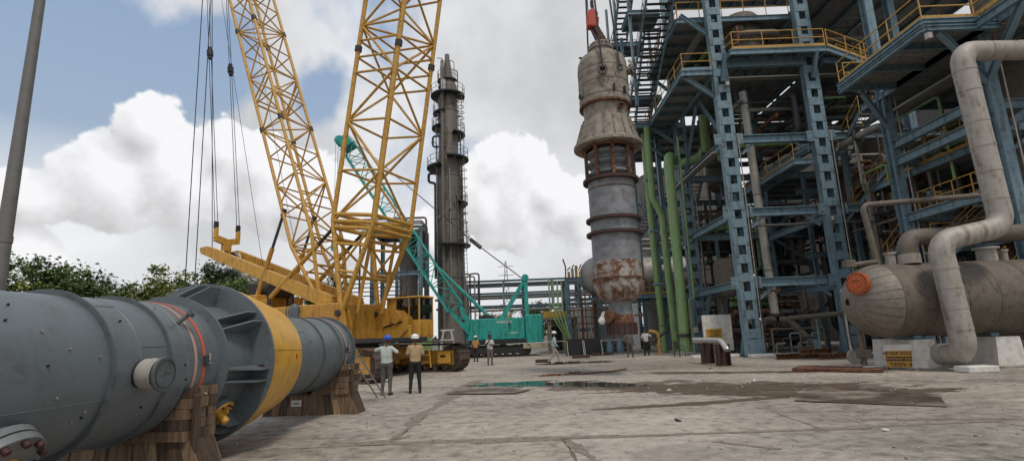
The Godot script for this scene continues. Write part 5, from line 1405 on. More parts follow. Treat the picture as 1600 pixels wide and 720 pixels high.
func far_plant():
	column_tower()
	# process frame left of the column
	var o := Vector3(-11, 0, -56)
	var t := thing("pipe_structure", "blue grey steel structure with piping left of the tall column", "structure", o)
	for x in [-3.4, 1.5]:
		for z in [-2.0, 2.2]: beam(t, "column", Vector3(x, 0, z), Vector3(x, 12.8 if x < 0 else 13.2, z), 0.4, 0.4, MT.blue_steel, Vector3.RIGHT)
	beam(t, "column", Vector3(-0.9, 0, 2.2), Vector3(-0.9, 9, 2.2), 0.3, 0.3, MT.blue_steel, Vector3.RIGHT)
	for h in [4.4, 8.3, 12.5]:
		for z in [-2.0, 2.2]: beam(t, "beam", Vector3(-3.4, h, z), Vector3(1.5, h, z), 0.25, 0.4, MT.blue_steel)
		for x in [-3.4, 1.5]: beam(t, "beam", Vector3(x, h, -2.0), Vector3(x, h, 2.2), 0.25, 0.4, MT.blue_dull)
	slab(t, "deck", Vector3(-0.95, 12.75, 0.1), Vector3(5.2, 0.06, 4.4), MT.floor_plate)
	slab(t, "deck", Vector3(-2.3, 4.65, 0.1), Vector3(2.4, 0.06, 4.4), MT.floor_plate)
	railing(t, [Vector3(-3.4, 12.78, 2.3), Vector3(1.6, 12.78, 2.3)], MT.dark_steel, 1.2)
	railing(t, [Vector3(-3.4, 4.68, 2.3), Vector3(-1.0, 4.68, 2.3)], MT.dark_steel, 1.2)
	for k in 7:
		pipe(t, "pipe", [Vector3(-5.2, 13.2 + (k % 3) * 0.5, -1.5 + k * 0.6), Vector3(1.0 + k * 0.2, 13.2 + (k % 3) * 0.5, -1.5 + k * 0.6), Vector3(1.0 + k * 0.2, 9 - k, -1.5 + k * 0.6)], 0.07 + 0.02 * (k % 3), [MT.dark_steel, MT.tower, MT.clad_dull][k % 3], 0.3, 8)
	pipe(t, "pipe", [Vector3(-4.6, 3, 2.6), Vector3(-4.6, 11.7, 2.6), Vector3(-4.2, 12.2, 2.6), Vector3(0.2, 12.4, 2.6)], 0.1, MT.dark_steel, 0.4, 8)
	for k in 5:
		pipe(t, "pipe", [Vector3(-5.5, 6.1 + k * 0.42, 2.5), Vector3(-0.4, 6.1 + k * 0.42, 2.5), Vector3(-0.4, 2, 2.5)], 0.06, [MT.dark_steel, MT.clad_dull][k % 2], 0.3, 8)
	var v := thing("stripper_vessel", "short upright grey vessel in front of the tall column", "vessel", Vector3(-11.35, 0, -57))
	lathed(v, "shell", [Vector2(1.0, 0.5), Vector2(1.0, 12.0), Vector2(0.9, 12.4), Vector2(0.6, 12.75), Vector2(0, 12.9)], MT.tower, Transform3D.IDENTITY, 32)
	ring(v, "shell_band", 0.98, 1.05, 6.0, 6.2, MT.dark_steel)
	lathed(v, "skirt", [Vector2(1.1, 0), Vector2(1.02, 0.5)], MT.dark_steel)
	var g := thing("green_exchanger", "green elbow pipe and drum beside the yellow crane cab", "pipe", Vector3(-9.6, 0, -51))
	pipe(g, "elbow_pipe", [Vector3(0.2, 0, 0), Vector3(0.2, 4.3, 0), Vector3(1.6, 4.5, 0.2)], 0.42, MT.green, 0.9, 16)
	lathed(g, "drum", [Vector2(0, 0.1), Vector2(0.9, 0.1), Vector2(0.9, 1.9), Vector2(0.7, 2.2), Vector2(0, 2.3)], MT.green, Transform3D(Basis.IDENTITY, Vector3(1.0, 0, 1.4)), 24)
	# trestle
	var tr := thing("trestle", "pale A shaped trestle standing beneath the teal boom", "trestle", Vector3(-6.2, 0, -49))
	for s in [-1.0, 1.0]:
		for z in [-0.4, 0.4]: beam(tr, "leg", Vector3(s * 0.75, 0, z), Vector3(s * 0.35, 2.3, z * 0.7), 0.12, 0.12, MT.whitewash, Vector3.RIGHT, CH)
	beam(tr, "top_rail", Vector3(-0.6, 2.35, 0), Vector3(0.6, 2.35, 0), 0.5, 0.14, MT.whitewash, Vector3.UP, CH)
	for h in [0.7, 1.5]: beam(tr, "cross_rail", Vector3(-0.65, h, 0.32), Vector3(0.65, h, 0.32), 0.08, 0.1, MT.whitewash, Vector3.UP, CH)
	# long pipe rack
	var r := thing("pipe_rack", "long blue grey pipe rack across the back of the yard", "pipe rack", Vector3(4, 0, -61))
	for x in [-9.5, -3.0, 3.3, 9.8, 16.2]:
		for z in [-1.6, 1.6]: beam(r, "column", Vector3(x, 0, z), Vector3(x, 7.7, z), 0.35, 0.35, MT.blue_steel, Vector3.RIGHT)
		for h in [4.2, 5.6, 7.0]: beam(r, "cross_beam", Vector3(x, h, -1.9), Vector3(x, h, 1.9), 0.25, 0.3, MT.blue_steel)
	for h in [4.9, 6.3, 7.7]:
		beam(r, "long_beam", Vector3(-11, h, 1.7), Vector3(17.5, h, 1.7), 0.18, 0.22, MT.blue_steel)
		beam(r, "long_beam", Vector3(-11, h, -1.7), Vector3(17.5, h, -1.7), 0.18, 0.22, MT.blue_dull)
	var rng := RandomNumberGenerator.new(); rng.seed = 21
	for h in [4.4, 5.8, 7.2]:
		for k in 4:
			var z := -1.4 + k * 0.8; var q := rng.randf_range(0.06, 0.17)
			bar(r, "pipe", Vector3(-12, h + q, z), Vector3(18, h + q, z), q * 0.62, [MT.dark_steel, MT.clad_dull, MT.tank, MT.blue_dull][rng.randi() % 4], 8)
	for x in [-8.0, -5.2, 0.2, 1.9, 6.1, 8.0]: beam(r, "hanger", Vector3(x, 4.4, 1.75), Vector3(x, 7.7, 1.75), 0.14, 0.2, MT.blue_steel, Vector3.RIGHT)
	for k in 4: pipe(r, "drop_pipe", [Vector3(-10.4 + k * 0.5, 7.6, 1.9), Vector3(-10.4 + k * 0.5, 8.3 + 0.3 * (k % 2), 1.9), Vector3(-9.4 + k * 0.5, 8.3 + 0.3 * (k % 2), 1.9), Vector3(-9.4 + k * 0.5, 1, 1.9)], 0.09, [MT.tank, MT.dark_steel][k % 2], 0.25, 8)
	# power pylon beyond
	var py := thing("power_pylon", "thin lattice pylon far beyond the pipe rack", "pylon", Vector3(-2.2, 0, -150))
	for s in [-1.0, 1.0]:
		for e in [-1.0, 1.0]: bar(py, "leg", Vector3(s * 1.6, 0, e * 1.6), Vector3(s * 0.15, 22.5, e * 0.15), 0.07, MT.pole, 5)
	for k in 9:
		var a := 1.6 - k * 0.165; var b := 1.6 - (k + 1) * 0.165
		for e in [-1.0, 1.0]:
			bar(py, "brace", Vector3(-a, k * 2.5, e * a), Vector3(b, (k + 1) * 2.5, e * b), 0.04, MT.pole, 5)
			bar(py, "brace", Vector3(a, k * 2.5, e * a), Vector3(-b, (k + 1) * 2.5, e * b), 0.04, MT.pole, 5)
	for h in [15.5, 18.5, 21.0]: bar(py, "cross_arm", Vector3(-2.2, h, 0), Vector3(2.2, h, 0), 0.08, MT.pole, 5)
	# gate room with yellow fascia
	var gr := thing("gate_room", "small cream gate room with a yellow fascia behind the teal crane", "building", Vector3(3.35, 0, -50))
	rbox(gr, "wall", Vector3(0.9, 1.6, -0.6), Vector3(2.6, 3.2, 0.2), MT.cream)
	rbox(gr, "wall", Vector3(2.1, 1.6, 0.6), Vector3(0.2, 3.2, 2.2), MT.cream)
	for x in [-0.3, 1.1]: rbox(gr, "pillar", Vector3(x, 1.45, 1.6), Vector3(0.28, 2.9, 0.3), MT.cream)
	rbox(gr, "roof", Vector3(0.7, 3.0, 0.6), Vector3(3.2, 0.2, 2.8), MT.concrete)
	rbox(gr, "fascia", Vector3(0.2, 3.35, 2.0), Vector3(2.2, 0.6, 0.1), MT.yellow)
	rbox(gr, "door", Vector3(0.4, 1.15, -0.46), Vector3(1.0, 2.3, 0.06), MT.dark)
	rbox(gr, "kerb", Vector3(0.6, 0.08, 1.2), Vector3(3.6, 0.16, 2.6), MT.concrete)
	var bw := thing("boundary_wall", "pale grey panel wall at the back left of the hanging vessel", "wall", Vector3(7.2, 0, -56))
	for k in 5: rbox(bw, "panel", Vector3(-2.2 + k * 1.5, 2.1, 0), Vector3(1.46, 4.2, 0.15), MT.concrete, Basis.IDENTITY, 0.02)
	for k in 6: rbox(bw, "post", Vector3(-2.95 + k * 1.5, 2.15, 0.06), Vector3(0.16, 4.3, 0.2), MT.concrete)
	# green pipes by the walkway
	var gp := thing("green_pipe_stand", "cluster of thin bright green pipes rising left of the hanging vessel", "pipes", Vector3(3.2, 0, -42))
	for k in 4:
		pipe(gp, "pipe", [Vector3(0.6 + 0.12 * k, 0, 0.2 * k), Vector3(0.55 + 0.1 * k, 1.5, 0.2 * k), Vector3(-0.45 + 0.32 * k, 3.4, 0.1 * k), Vector3(-0.45 + 0.32 * k, 6.0 - 0.12 * k, 0.1 * k)], 0.06, MT.green, 0.4, 8)
	for h in [3.9, 4.9]: bar(gp, "tie", Vector3(-0.5, h, 0.1), Vector3(0.6, h, 0.2), 0.03, MT.green, 6)
	bar(gp, "rusty_stub", Vector3(0.72, 0, 0.3), Vector3(0.72, 1.9, 0.3), 0.09, MT.rust, 10)
	bar(gp, "hand_line", Vector3(-4.0, 1.02, 0.2), Vector3(1.4, 1.1, 0.2), 0.025, MT.whitewash, 6)
	# skid left of the hanging vessel
	var sk := thing("pump_skid", "blue framed equipment skid with cream valves behind the hanging vessel", "skid", Vector3(5.2, 0, -45))
	for x in [-0.7, 2.0, 4.4]: beam(sk, "column", Vector3(x, 0, 0), Vector3(x, 6.2, 0), 0.35, 0.35, MT.blue_steel, Vector3.RIGHT)
	for x in [-0.7, 2.0]: beam(sk, "column", Vector3(x, 0, -3), Vector3(x, 6.2, -3), 0.35, 0.35, MT.blue_dull, Vector3.RIGHT)
	for h in [1.9, 4.4, 6.1]:
		beam(sk, "beam", Vector3(-0.9, h, 0), Vector3(4.6, h, 0), 0.2, 0.28, MT.blue_steel)
		beam(sk, "beam", Vector3(-0.7, h, -3), Vector3(-0.7, h, 0), 0.2, 0.28, MT.blue_dull)
	for k in 7:
		pipe(sk, "pipe", [Vector3(-0.3 + k * 0.33, 0.3, 0.35), Vector3(-0.3 + k * 0.33, 3.6 + 0.5 * (k % 4), 0.35), Vector3(-0.3 + k * 0.33, 4.2 + 0.5 * (k % 4), -1.5)], 0.06 + 0.02 * (k % 3), [MT.clad_dull, MT.tank, MT.rust][k % 3], 0.25, 8)
	for k in 4: bar(sk, "pipe", Vector3(-0.8, 2.4 + 0.55 * k, 0.4), Vector3(3.6, 2.4 + 0.55 * k, 0.4), 0.05, [MT.rust, MT.clad_dull][k % 2], 8)
	for k in 5:
		var p := Vector3(-0.5 + k * 0.32, 6.3, -0.1)
		bar(sk, "valve_body", p, p + Vector3(0, 0.5 + 0.25 * (k % 3), 0), 0.12, MT.cream if k % 2 else MT.rail, 10)
		bar(sk, "valve_bonnet", p + Vector3(-0.12, 0.6, 0), p + Vector3(0.14, 0.9 + 0.2 * (k % 2), 0), 0.05, MT.dark_steel, 8)
	pipe(sk, "vent_pipe", [Vector3(-0.8, 6.2, 0), Vector3(-0.75, 7.2, 0), Vector3(-0.95, 7.9, 0)], 0.06, MT.rust, 0.2, 8)
	var hd := thing("horizontal_drum", "pale grey drum end peeking out left of the hanging vessel", "drum", Vector3(7.25, 4.7, -45.5))
	lathed(hd, "shell", [Vector2(0, 1.3), Vector2(0.7, 1.22), Vector2(1.3, 0.85), Vector2(1.6, 0.3), Vector2(1.68, 0), Vector2(1.68, -5)], MT.tank, Transform3D(frame(Vector3.ZERO, Vector3(-0.35, 0, 1)), Vector3(0, 1.7, 0)), 40)
	for z in [-0.8, -3.6]: rbox(hd, "saddle", Vector3(0.35 * -z * 0.9, 0.1, z), Vector3(1.6, 0.5, 0.3), MT.blue_steel)
	lathed(hd, "nozzle", [Vector2(0.2, 0), Vector2(0.2, 0.5), Vector2(0.3, 0.5), Vector2(0.3, 0.6), Vector2(0, 0.6)], MT.tank, Transform3D(frame(Vector3.ZERO, Vector3(0.3, 0.7, 1)), Vector3(0.6, 2.6, 0.8)), 16)
	# black screens standing on the ground
	for q in [[3.75, 1.15, "tall black metal screen left of the hanging vessel base"], [5.05, 1.25, "black metal screen behind the hanging vessel base"]]:
		var bs := thing("metal_screen", q[2], "screen", Vector3(q[0] + 0.55, 0, -40), 0.0, "black metal screens")
		rbox(bs, "panel", Vector3(0, 0.65, 0), Vector3(q[1], 1.2, 0.06), MT.dark, Basis.IDENTITY, 0.01)
		for s in [-0.5, 0.5]:
			bar(bs, "post", Vector3(s * q[1], 0, 0.05), Vector3(s * q[1], 1.4, 0.05), 0.03, MT.dark_steel, 6)
			bar(bs, "stay", Vector3(s * q[1], 0, 0.7), Vector3(s * q[1], 1.1, 0.08), 0.03, MT.alu, 6)
	var pa := thing("pipe_bundle", "low stack of pipes and pumps on the ground behind the hanging vessel", "pipes", Vector3(8.2, 0, -44))
	for k in 6: bar(pa, "pipe", Vector3(-2.2, 0.25 + 0.34 * (k % 3), -0.5 * (k / 3)), Vector3(2.4, 0.25 + 0.34 * (k % 3), -0.5 * (k / 3)), 0.15, [MT.clad_dull, MT.rust, MT.tank][k % 3], 10)
	for k in 3: lathed(pa, "pump", [Vector2(0, 0), Vector2(0.3, 0), Vector2(0.32, 0.5), Vector2(0.2, 0.8), Vector2(0.1, 1.1), Vector2(0, 1.1)], MT.teal if k == 0 else MT.blue_steel, Transform3D(Basis.IDENTITY, Vector3(-1.6 + k * 0.8, 0, 1.0)), 14)
	rbox(pa, "support", Vector3(0, 0.05, -0.2), Vector3(5, 0.1, 1.2), MT.concrete)
	var cp := thing("concrete_pedestal", "tall whitewashed concrete pedestal right of the hanging vessel base", "pedestal", Vector3(9.5, 0, -43))
	rbox(cp, "shaft", Vector3(0, 1.9, 0), Vector3(0.55, 3.8, 0.7), MT.whitewash)
	rbox(cp, "footing", Vector3(0, 0.12, 0), Vector3(0.9, 0.24, 1.0), MT.concrete)
	var bt := thing("background_tank", "large pale horizontal tank behind the green pipes", "tank", Vector3(13.5, 0, -55))
	lathed(bt, "shell", [Vector2(0, -5), Vector2(1.4, -4.6), Vector2(1.9, -4), Vector2(1.9, 4), Vector2(1.4, 4.6), Vector2(0, 5)], MT.tank, Transform3D(frame(Vector3.ZERO, Vector3.RIGHT), Vector3(0, 7.3, 0)), 36)
	for x in [-3.0, 3.0]: rbox(bt, "saddle", Vector3(x, 2.7, 0), Vector3(0.5, 5.4, 2.4), MT.concrete)
	for k in 3: bar(bt, "pipe", Vector3(-5, 9.8 + k * 0.5, 1), Vector3(5, 9.8 + k * 0.5, 1), 0.16, [MT.tank, MT.clad_dull][k % 2], 10)

	var k2 := 0
	for q in [[20.5, -60.0, 5.6, 19.0], [33.5, -56.0, 6.0, 20.0], [38.0, -42.0, 5.0, 19.0], [37.0, -26.0, 4.5, 17.0]]:
		var lb: String = ["dark weathered storage tank behind the middle of the steel structure", "dark storage tank behind the right bay of the steel structure", "dark storage tank at the right edge beyond the stairs", "dark tank hidden behind the drum at far right"][k2]
		var tk := thing("storage_tank", lb, "tank", Vector3(q[0], 0, q[1]), 0.0, "storage tanks behind the structure")
		lathed(tk, "shell", [Vector2(q[2], 0), Vector2(q[2], q[3])], MT.tower, Transform3D.IDENTITY, 48)
		lathed(tk, "roof", [Vector2(q[2] + 0.1, q[3]), Vector2(q[2] * 0.5, q[3] + 0.8), Vector2(0, q[3] + 1.1)], MT.tower, Transform3D.IDENTITY, 48)
		for h in 4: ring(tk, "shell_course_seam", q[2] - 0.02, q[2] + 0.03, q[3] * (h + 1) / 5.0, q[3] * (h + 1) / 5.0 + 0.06, MT.tower, Transform3D.IDENTITY, 48)
		k2 += 1
# ------------------------------------------------------------------ steel process structure at right
func laced_column(par: Node, at: Vector3, h: float, w := 0.9, d := 0.46):
	var g := holder(par, "column")
	g.position = at
	for s in [-1.0, 1.0]:
		var m := MB.new()
		var lw := 0.25
		m.box(Transform3D(Basis.IDENTITY, Vector3(s * (w / 2 - lw / 2), h / 2, d / 2 - 0.015)), Vector3(lw, h, 0.03))
		m.box(Transform3D(Basis.IDENTITY, Vector3(s * (w / 2 - lw / 2), h / 2, -d / 2 + 0.015)), Vector3(lw, h, 0.03))
		m.box(Transform3D(Basis.IDENTITY, Vector3(s * (w / 2 - lw / 2), h / 2, 0)), Vector3(0.03, h, d - 0.06))
		m.box(Transform3D(Basis.IDENTITY, Vector3(s * (w / 2 - 0.012), h / 2, 0)), Vector3(0.02, h, d - 0.07))
		put(g, "leg", m.done(), MT.blue_steel)
	var k := int(h / 1.05)
	for i in k:
		for z in [-1.0, 1.0]:
			slab(g, "batten", Vector3(0, 1.25 + i * 1.05, z * (d / 2 + 0.012)), Vector3(w - 0.06, 0.5, 0.022), MT.blue_steel)
	# flared foot
	for z in [-1.0, 1.0]:
		var m := MB.new()
		m.prism(PackedVector2Array([Vector2(-w * 0.66, 0.05), Vector2(w * 0.66, 0.05), Vector2(w * 0.66, 0.35), Vector2(w * 0.52, 0.95), Vector2(-w * 0.52, 0.95), Vector2(-w * 0.66, 0.35)]), 0.025)
		put(g, "foot_plate", m.done(), MT.blue_steel, Transform3D(Basis.IDENTITY, Vector3(0, 0, z * (d / 2 + 0.03))))
	slab(g, "base_plate", Vector3(0, 0.03, 0), Vector3(w * 1.5, 0.05, d * 1.8), MT.dark_steel)
	return g

func floor_deck(par: Node, x0: float, x1: float, z0: float, z1: float, y: float, step := 1.6, along_x := true):
	# checker plates on secondary beams with an edge beam all round
	var g := holder(par, "floor_deck")
	var nx := maxi(1, roundi((x1 - x0) / 2.8)); var nz := maxi(1, roundi((z1 - z0) / 2.8))
	for i in nx:
		for j in nz:
			var sx := (x1 - x0) / nx; var sz := (z1 - z0) / nz
			slab(g, "floor_plate", Vector3(x0 + (i + 0.5) * sx, y, z0 + (j + 0.5) * sz), Vector3(sx - 0.012, 0.012, sz - 0.012), MT.floor_plate)
	var k := roundi(((z1 - z0) if along_x else (x1 - x0)) / step)
	for i in range(1, k):
		if along_x:
			var z := lerpf(z0, z1, float(i) / k)
			beam(g, "joist", Vector3(x0, y - 0.15, z), Vector3(x1, y - 0.15, z), 0.14, 0.26, MT.blue_dull)
		else:
			var x := lerpf(x0, x1, float(i) / k)
			beam(g, "joist", Vector3(x, y - 0.15, z0), Vector3(x, y - 0.15, z1), 0.14, 0.26, MT.blue_dull)
	for q in [[Vector3(x0, y - 0.16, z0), Vector3(x1, y - 0.16, z0)], [Vector3(x0, y - 0.16, z1), Vector3(x1, y - 0.16, z1)], [Vector3(x0, y - 0.16, z0), Vector3(x0, y - 0.16, z1)], [Vector3(x1, y - 0.16, z0), Vector3(x1, y - 0.16, z1)]]:
		beam(g, "edge_beam", q[0], q[1], 0.16, 0.34, MT.blue_steel)
	return g

func steel_structure():
	var t := thing("process_structure", "multi storey blue steel process structure filling the right side", "structure", Vector3.ZERO)
	var BS: Material = MT.blue_steel; var BD: Material = MT.blue_dull; var RL: Material = MT.rail
	for q in [[13.2, -30.4, 31.0], [18.75, -30.4, 31.0], [13.2, -38.7, 31.0], [18.75, -38.7, 18.0], [24.4, -38.7, 26.0], [13.2, -46.5, 18.0]]:
		laced_column(t, Vector3(q[0], 0, q[1]), q[2])
	for q in [[24.4, -30.4, 24.0], [30.0, -30.4, 24.0], [30.0, -38.7, 24.0], [18.75, -46.5, 18.0], [24.4, -46.5, 18.0], [19.6, -25.9, 30.0], [19.6, -20.1, 13.0], [26.2, -25.9, 22.0], [26.2, -20.1, 16.0]]:
		beam(t, "column", Vector3(q[0], 0, q[1]), Vector3(q[0], q[2], q[1]), 0.42, 0.46, BS, Vector3.BACK)
	# main beams of the front bay and the side bay
	for h in [4.1, 8.2, 12.7]:
		beam(t, "beam", Vector3(13.65, h, -30.4), Vector3(18.3, h, -30.4), 0.34, 0.5, BS)
		beam(t, "beam", Vector3(13.2, h, -38.2), Vector3(13.2, h, -30.65), 0.34, 0.46, BS)
		beam(t, "beam", Vector3(13.65, h, -38.7), Vector3(18.3, h, -38.7), 0.3, 0.46, BD)
		beam(t, "beam", Vector3(19.2, h, -30.4), Vector3(29.8, h, -30.4), 0.3, 0.46, BD)
		beam(t, "beam", Vector3(19.2, h, -38.7), Vector3(29.8, h, -38.7), 0.3, 0.46, BD)
		beam(t, "beam", Vector3(18.75, h - 0.3, -38.2), Vector3(18.75, h - 0.3, -30.65), 0.3, 0.46, BS)
		beam(t, "beam", Vector3(13.2, h, -46.5), Vector3(24.4, h, -46.5), 0.3, 0.46, BD)
		beam(t, "beam", Vector3(13.2, h, -46.1), Vector3(13.2, h, -39.1), 0.3, 0.46, BD)
		for s in [13.95, 18.0]:
			beam(t, "gusset_brace", Vector3(s, h - 0.9 if s < 15 else h - 0.9, -30.4), Vector3(s + (0.8 if s < 15 else -0.8), h - 0.25, -30.4), 0.12, 0.16, BS)
	for x in [15.0, 16.8]: beam(t, "hanger_post", Vector3(x, 4.3, -38.5), Vector3(x, 8.0, -38.5), 0.2, 0.2, BD, Vector3.RIGHT)
	for q in [[20.8, -31.5, 12], [22.8, -34, 12], [20.6, -36, 12], [26.5, -33, 12], [16.5, -44, 12]]: beam(t, "post", Vector3(q[0], 0, q[1]), Vector3(q[0], q[2], q[1]), 0.25, 0.25, BD, Vector3.RIGHT)
	# diagonal bracing in the back bays
	beam(t, "brace", Vector3(13.65, 0.6, -46.5), Vector3(18.5, 4.0, -46.5), 0.2, 0.2, BD)
	beam(t, "brace", Vector3(24.2, 4.4, -38.7), Vector3(19.2, 8.0, -38.7), 0.2, 0.2, BD)
	beam(t, "brace", Vector3(19.2, 8.5, -38.7), Vector3(24.2, 12.4, -38.7), 0.2, 0.2, BD)
	beam(t, "brace", Vector3(13.2, 0.9, -38.2), Vector3(13.2, 3.9, -36.0), 0.2, 0.2, BS)
	# upper decks
	floor_deck(t, 13.55, 19.3, -38.4, -29.3, 18.0, 1.5, false)
	floor_deck(t, 10.85, 12.75, -39.6, -30.3, 17.25, 1.5, true)
	floor_deck(t, 19.5, 31.0, -39.0, -30.0, 17.6, 1.9, false)
	floor_deck(t, 11.0, 25.0, -46.8, -39.2, 17.2, 1.9, true)
	floor_deck(t, 11.2, 18.6, -39.0, -31.2, 21.4, 1.5, true)
	floor_deck(t, 19.6, 31.0, -39.0, -28.5, 22.6, 1.8, false)
	floor_deck(t, 13.3, 24.0, -39.0, -30.5, 27.5, 1.8, false)
	floor_deck(t, 19.3, 30.0, -46.0, -39.0, 12.9, 1.9, true)
	floor_deck(t, 20.6, 30.0, -38.4, -31.0, 8.6, 1.9, true)
	floor_deck(t, 14.0, 20.0, -46.3, -40.5, 8.6, 1.9, true)
	# brackets under the cantilevers
	for q in [[13.2, -30.5], [13.2, -38.6]]:
		beam(t, "bracket", Vector3(12.8, 15.6, q[1]), Vector3(11.0, 17.0, q[1]), 0.2, 0.22, BS)
		beam(t, "bracket", Vector3(12.8, 19.8, q[1]), Vector3(11.2, 21.2, q[1]), 0.2, 0.22, BS)
	for x in [13.2, 18.75]: beam(t, "bracket", Vector3(x, 16.4, -30.1), Vector3(x, 17.8, -29.3), 0.2, 0.22, BS)
	beam(t, "outer_beam", Vector3(13.6, 17.6, -30.2), Vector3(18.4, 17.6, -30.2), 0.3, 0.6, BS)
	# railings of the decks
	railing(t, [Vector3(13.6, 18.03, -30.2), Vector3(13.7, 18.03, -29.25), Vector3(19.25, 18.03, -29.25)], RL, 2.0, 1.1, 0.034, RL)
	railing(t, [Vector3(12.7, 17.28, -30.25), Vector3(10.9, 17.28, -30.25), Vector3(10.9, 17.28, -39.5)], RL, 1.6, 1.1, 0.03, MT.blue_steel)
	railing(t, [Vector3(11.25, 21.43, -31.2), Vector3(11.25, 21.43, -38.8)], RL, 1.6, 1.1, 0.03)
	railing(t, [Vector3(11.25, 21.43, -31.15), Vector3(18.5, 21.43, -31.15)], RL, 1.6, 1.1, 0.03)
	railing(t, [Vector3(19.7, 22.63, -28.55), Vector3(27, 22.63, -28.55)], RL, 1.6, 1.1, 0.03, RL)
	# sloping walk from the front deck to the right
	var w := holder(t, "sloping_walk")
	beam(w, "stringer", Vector3(19.35, 17.85, -29.3), Vector3(23.0, 16.6, -29.8), 0.16, 0.36, BS)
	beam(w, "stringer", Vector3(19.35, 17.85, -30.2), Vector3(23.0, 16.6, -30.7), 0.16, 0.36, BS)
	beam(w, "tread_plate", Vector3(19.35, 18.02, -29.75), Vector3(23.0, 16.77, -30.25), 0.85, 0.02, MT.floor_plate, Vector3.UP, CH)
	railing(t, [Vector3(19.4, 18.0, -29.25), Vector3(23.0, 16.77, -29.75)], RL, 1.2, 1.1, 0.034, RL)
	railing(t, [Vector3(20.6, 17.6, -30.3), Vector3(23.0, 16.8, -30.7)], RL, 1.2, 1.1, 0.03, RL)
	# inner walkway running back beside the second column
	floor_deck(t, 16.6, 17.6, -38.3, -29.6, 11.1, 2.0, true)
	beam(t, "guard_beam", Vector3(17.55, 11.95, -38.3), Vector3(17.55, 11.85, -29.6), 0.14, 0.24, BS)
	railing(t, [Vector3(16.7, 11.12, -29.8), Vector3(16.7, 11.12, -38.2)], RL, 1.6, 1.0, 0.024, RL)
	# right front bay: deck with railing over the drum
	floor_deck(t, 16.55, 19.5, -24.7, -19.1, 13.3, 1.6, true)
	floor_deck(t, 19.5, 31.0, -27.5, -17.0, 13.3, 1.9, false)
	floor_deck(t, 20.6, 31.0, -29.5, -20.4, 9.2, 1.9, false)
	floor_deck(t, 22.0, 31.0, -28.5, -19.5, 5.2, 1.9, false)
	railing(t, [Vector3(16.6, 13.33, -24.6), Vector3(16.6, 13.33, -19.15), Vector3(18.7, 13.33, -19.15), Vector3(18.7, 13.33, -16.8)], RL, 1.9, 1.1, 0.03, RL)
	railing(t, [Vector3(16.9, 13.33, -24.6), Vector3(19.4, 13.33, -24.6)], RL, 1.5, 1.1, 0.03, RL)
	beam(t, "deck_beam", Vector3(16.55, 12.95, -24.6), Vector3(16.55, 12.95, -19.1), 0.2, 0.34, BS)
	beam(t, "deck_beam", Vector3(16.55, 12.95, -19.1), Vector3(19.6, 12.95, -19.1), 0.2, 0.34, BS)
	beam(t, "deck_beam", Vector3(18.6, 12.95, -19.0), Vector3(18.6, 12.95, -16.4), 0.2, 0.34, BS)
	beam(t, "bracket", Vector3(19.5, 11.0, -20.0), Vector3(17.2, 12.8, -19.2), 0.2, 0.26, BS)
	beam(t, "bracket", Vector3(19.5, 11.0, -20.0), Vector3(18.7, 12.8, -17.2), 0.2, 0.26, BS)
	beam(t, "bracket", Vector3(19.5, 11.4, -25.8), Vector3(17.6, 12.8, -24.6), 0.2, 0.26, BS)
	for h in [10.4, 9.5, 6.6]:
		beam(t, "beam", Vector3(19.6, h, -25.7), Vector3(19.6, h, -20.3), 0.26, 0.42, BS)
		beam(t, "beam", Vector3(19.8, h - 0.4, -20.1), Vector3(26.0, h - 0.4, -20.1), 0.26, 0.42, BS)
		beam(t, "beam", Vector3(19.8, h, -25.9), Vector3(26.0, h, -25.9), 0.26, 0.42, BD)
	beam(t, "brace", Vector3(19.7, 8.0, -20.1), Vector3(21.3, 9.0, -20.1), 0.14, 0.16, BS)
	beam(t, "brace", Vector3(20.0, 9.2, -19.95), Vector3(22.6, 11.2, -18.6), 0.2, 0.26, BS)
	for z in [-23.0, -21.0]: railing(t, [Vector3(20.8, 9.25, z), Vector3(25.0, 9.25, z)], RL, 1.3, 1.0, 0.028)
	railing(t, [Vector3(20.7, 9.25, -28.5), Vector3(20.7, 9.25, -20.8)], RL, 1.5, 1.0, 0.028, RL)
	railing(t, [Vector3(22.05, 5.25, -28.2), Vector3(22.05, 5.25, -19.8)], RL, 1.5, 1.0, 0.028, RL)
	railing(t, [Vector3(20.7, 8.65, -31.2), Vector3(26, 8.65, -31.2)], RL, 1.5, 1.0, 0.028, RL)
	railing(t, [Vector3(20.2, 6.85, -25.6), Vector3(20.2, 6.85, -20.4)], RL, 1.1, 1.0, 0.03, RL)
	railing(t, [Vector3(20.2, 9.75, -25.6), Vector3(20.2, 9.75, -20.4)], RL, 1.1, 1.0, 0.03)
	railing(t, [Vector3(20.2, 5.2, -25.2), Vector3(23.5, 5.2, -25.2)], RL, 1.1, 1.0, 0.03, RL)
	stair(t, Vector3(20.4, 4.3, -25.4), Vector3(22.8, 6.6, -24.6), 0.8, BS, RL, Vector3(0.2, 0, -0.98), MT.floor_plate)
	# stairs with yellow handrails in the dark bay
	stair(t, Vector3(21.0, 7.6, -32.2), Vector3(21.0, 10.0, -27.4), 0.9, BS, RL, Vector3.RIGHT, MT.floor_plate)
	stair(t, Vector3(20.9, 11.3, -32.6), Vector3(20.9, 13.6, -29.0), 0.9, BS, RL, Vector3.RIGHT, MT.floor_plate)
	stair(t, Vector3(20.6, 4.0, -29.6), Vector3(20.6, 6.6, -25.6), 0.9, BS, RL, Vector3.RIGHT, MT.floor_plate)
	stair(t, Vector3(21.4, 0.4, -27.0), Vector3(21.4, 3.6, -22.4), 0.9, BS, RL, Vector3.RIGHT, MT.floor_plate)
	slab(t, "landing", Vector3(20.8, 7.55, -32.9), Vector3(1.6, 0.05, 1.4), MT.floor_plate)
	slab(t, "landing", Vector3(20.8, 11.25, -33.3), Vector3(1.6, 0.05, 1.4), MT.floor_plate)
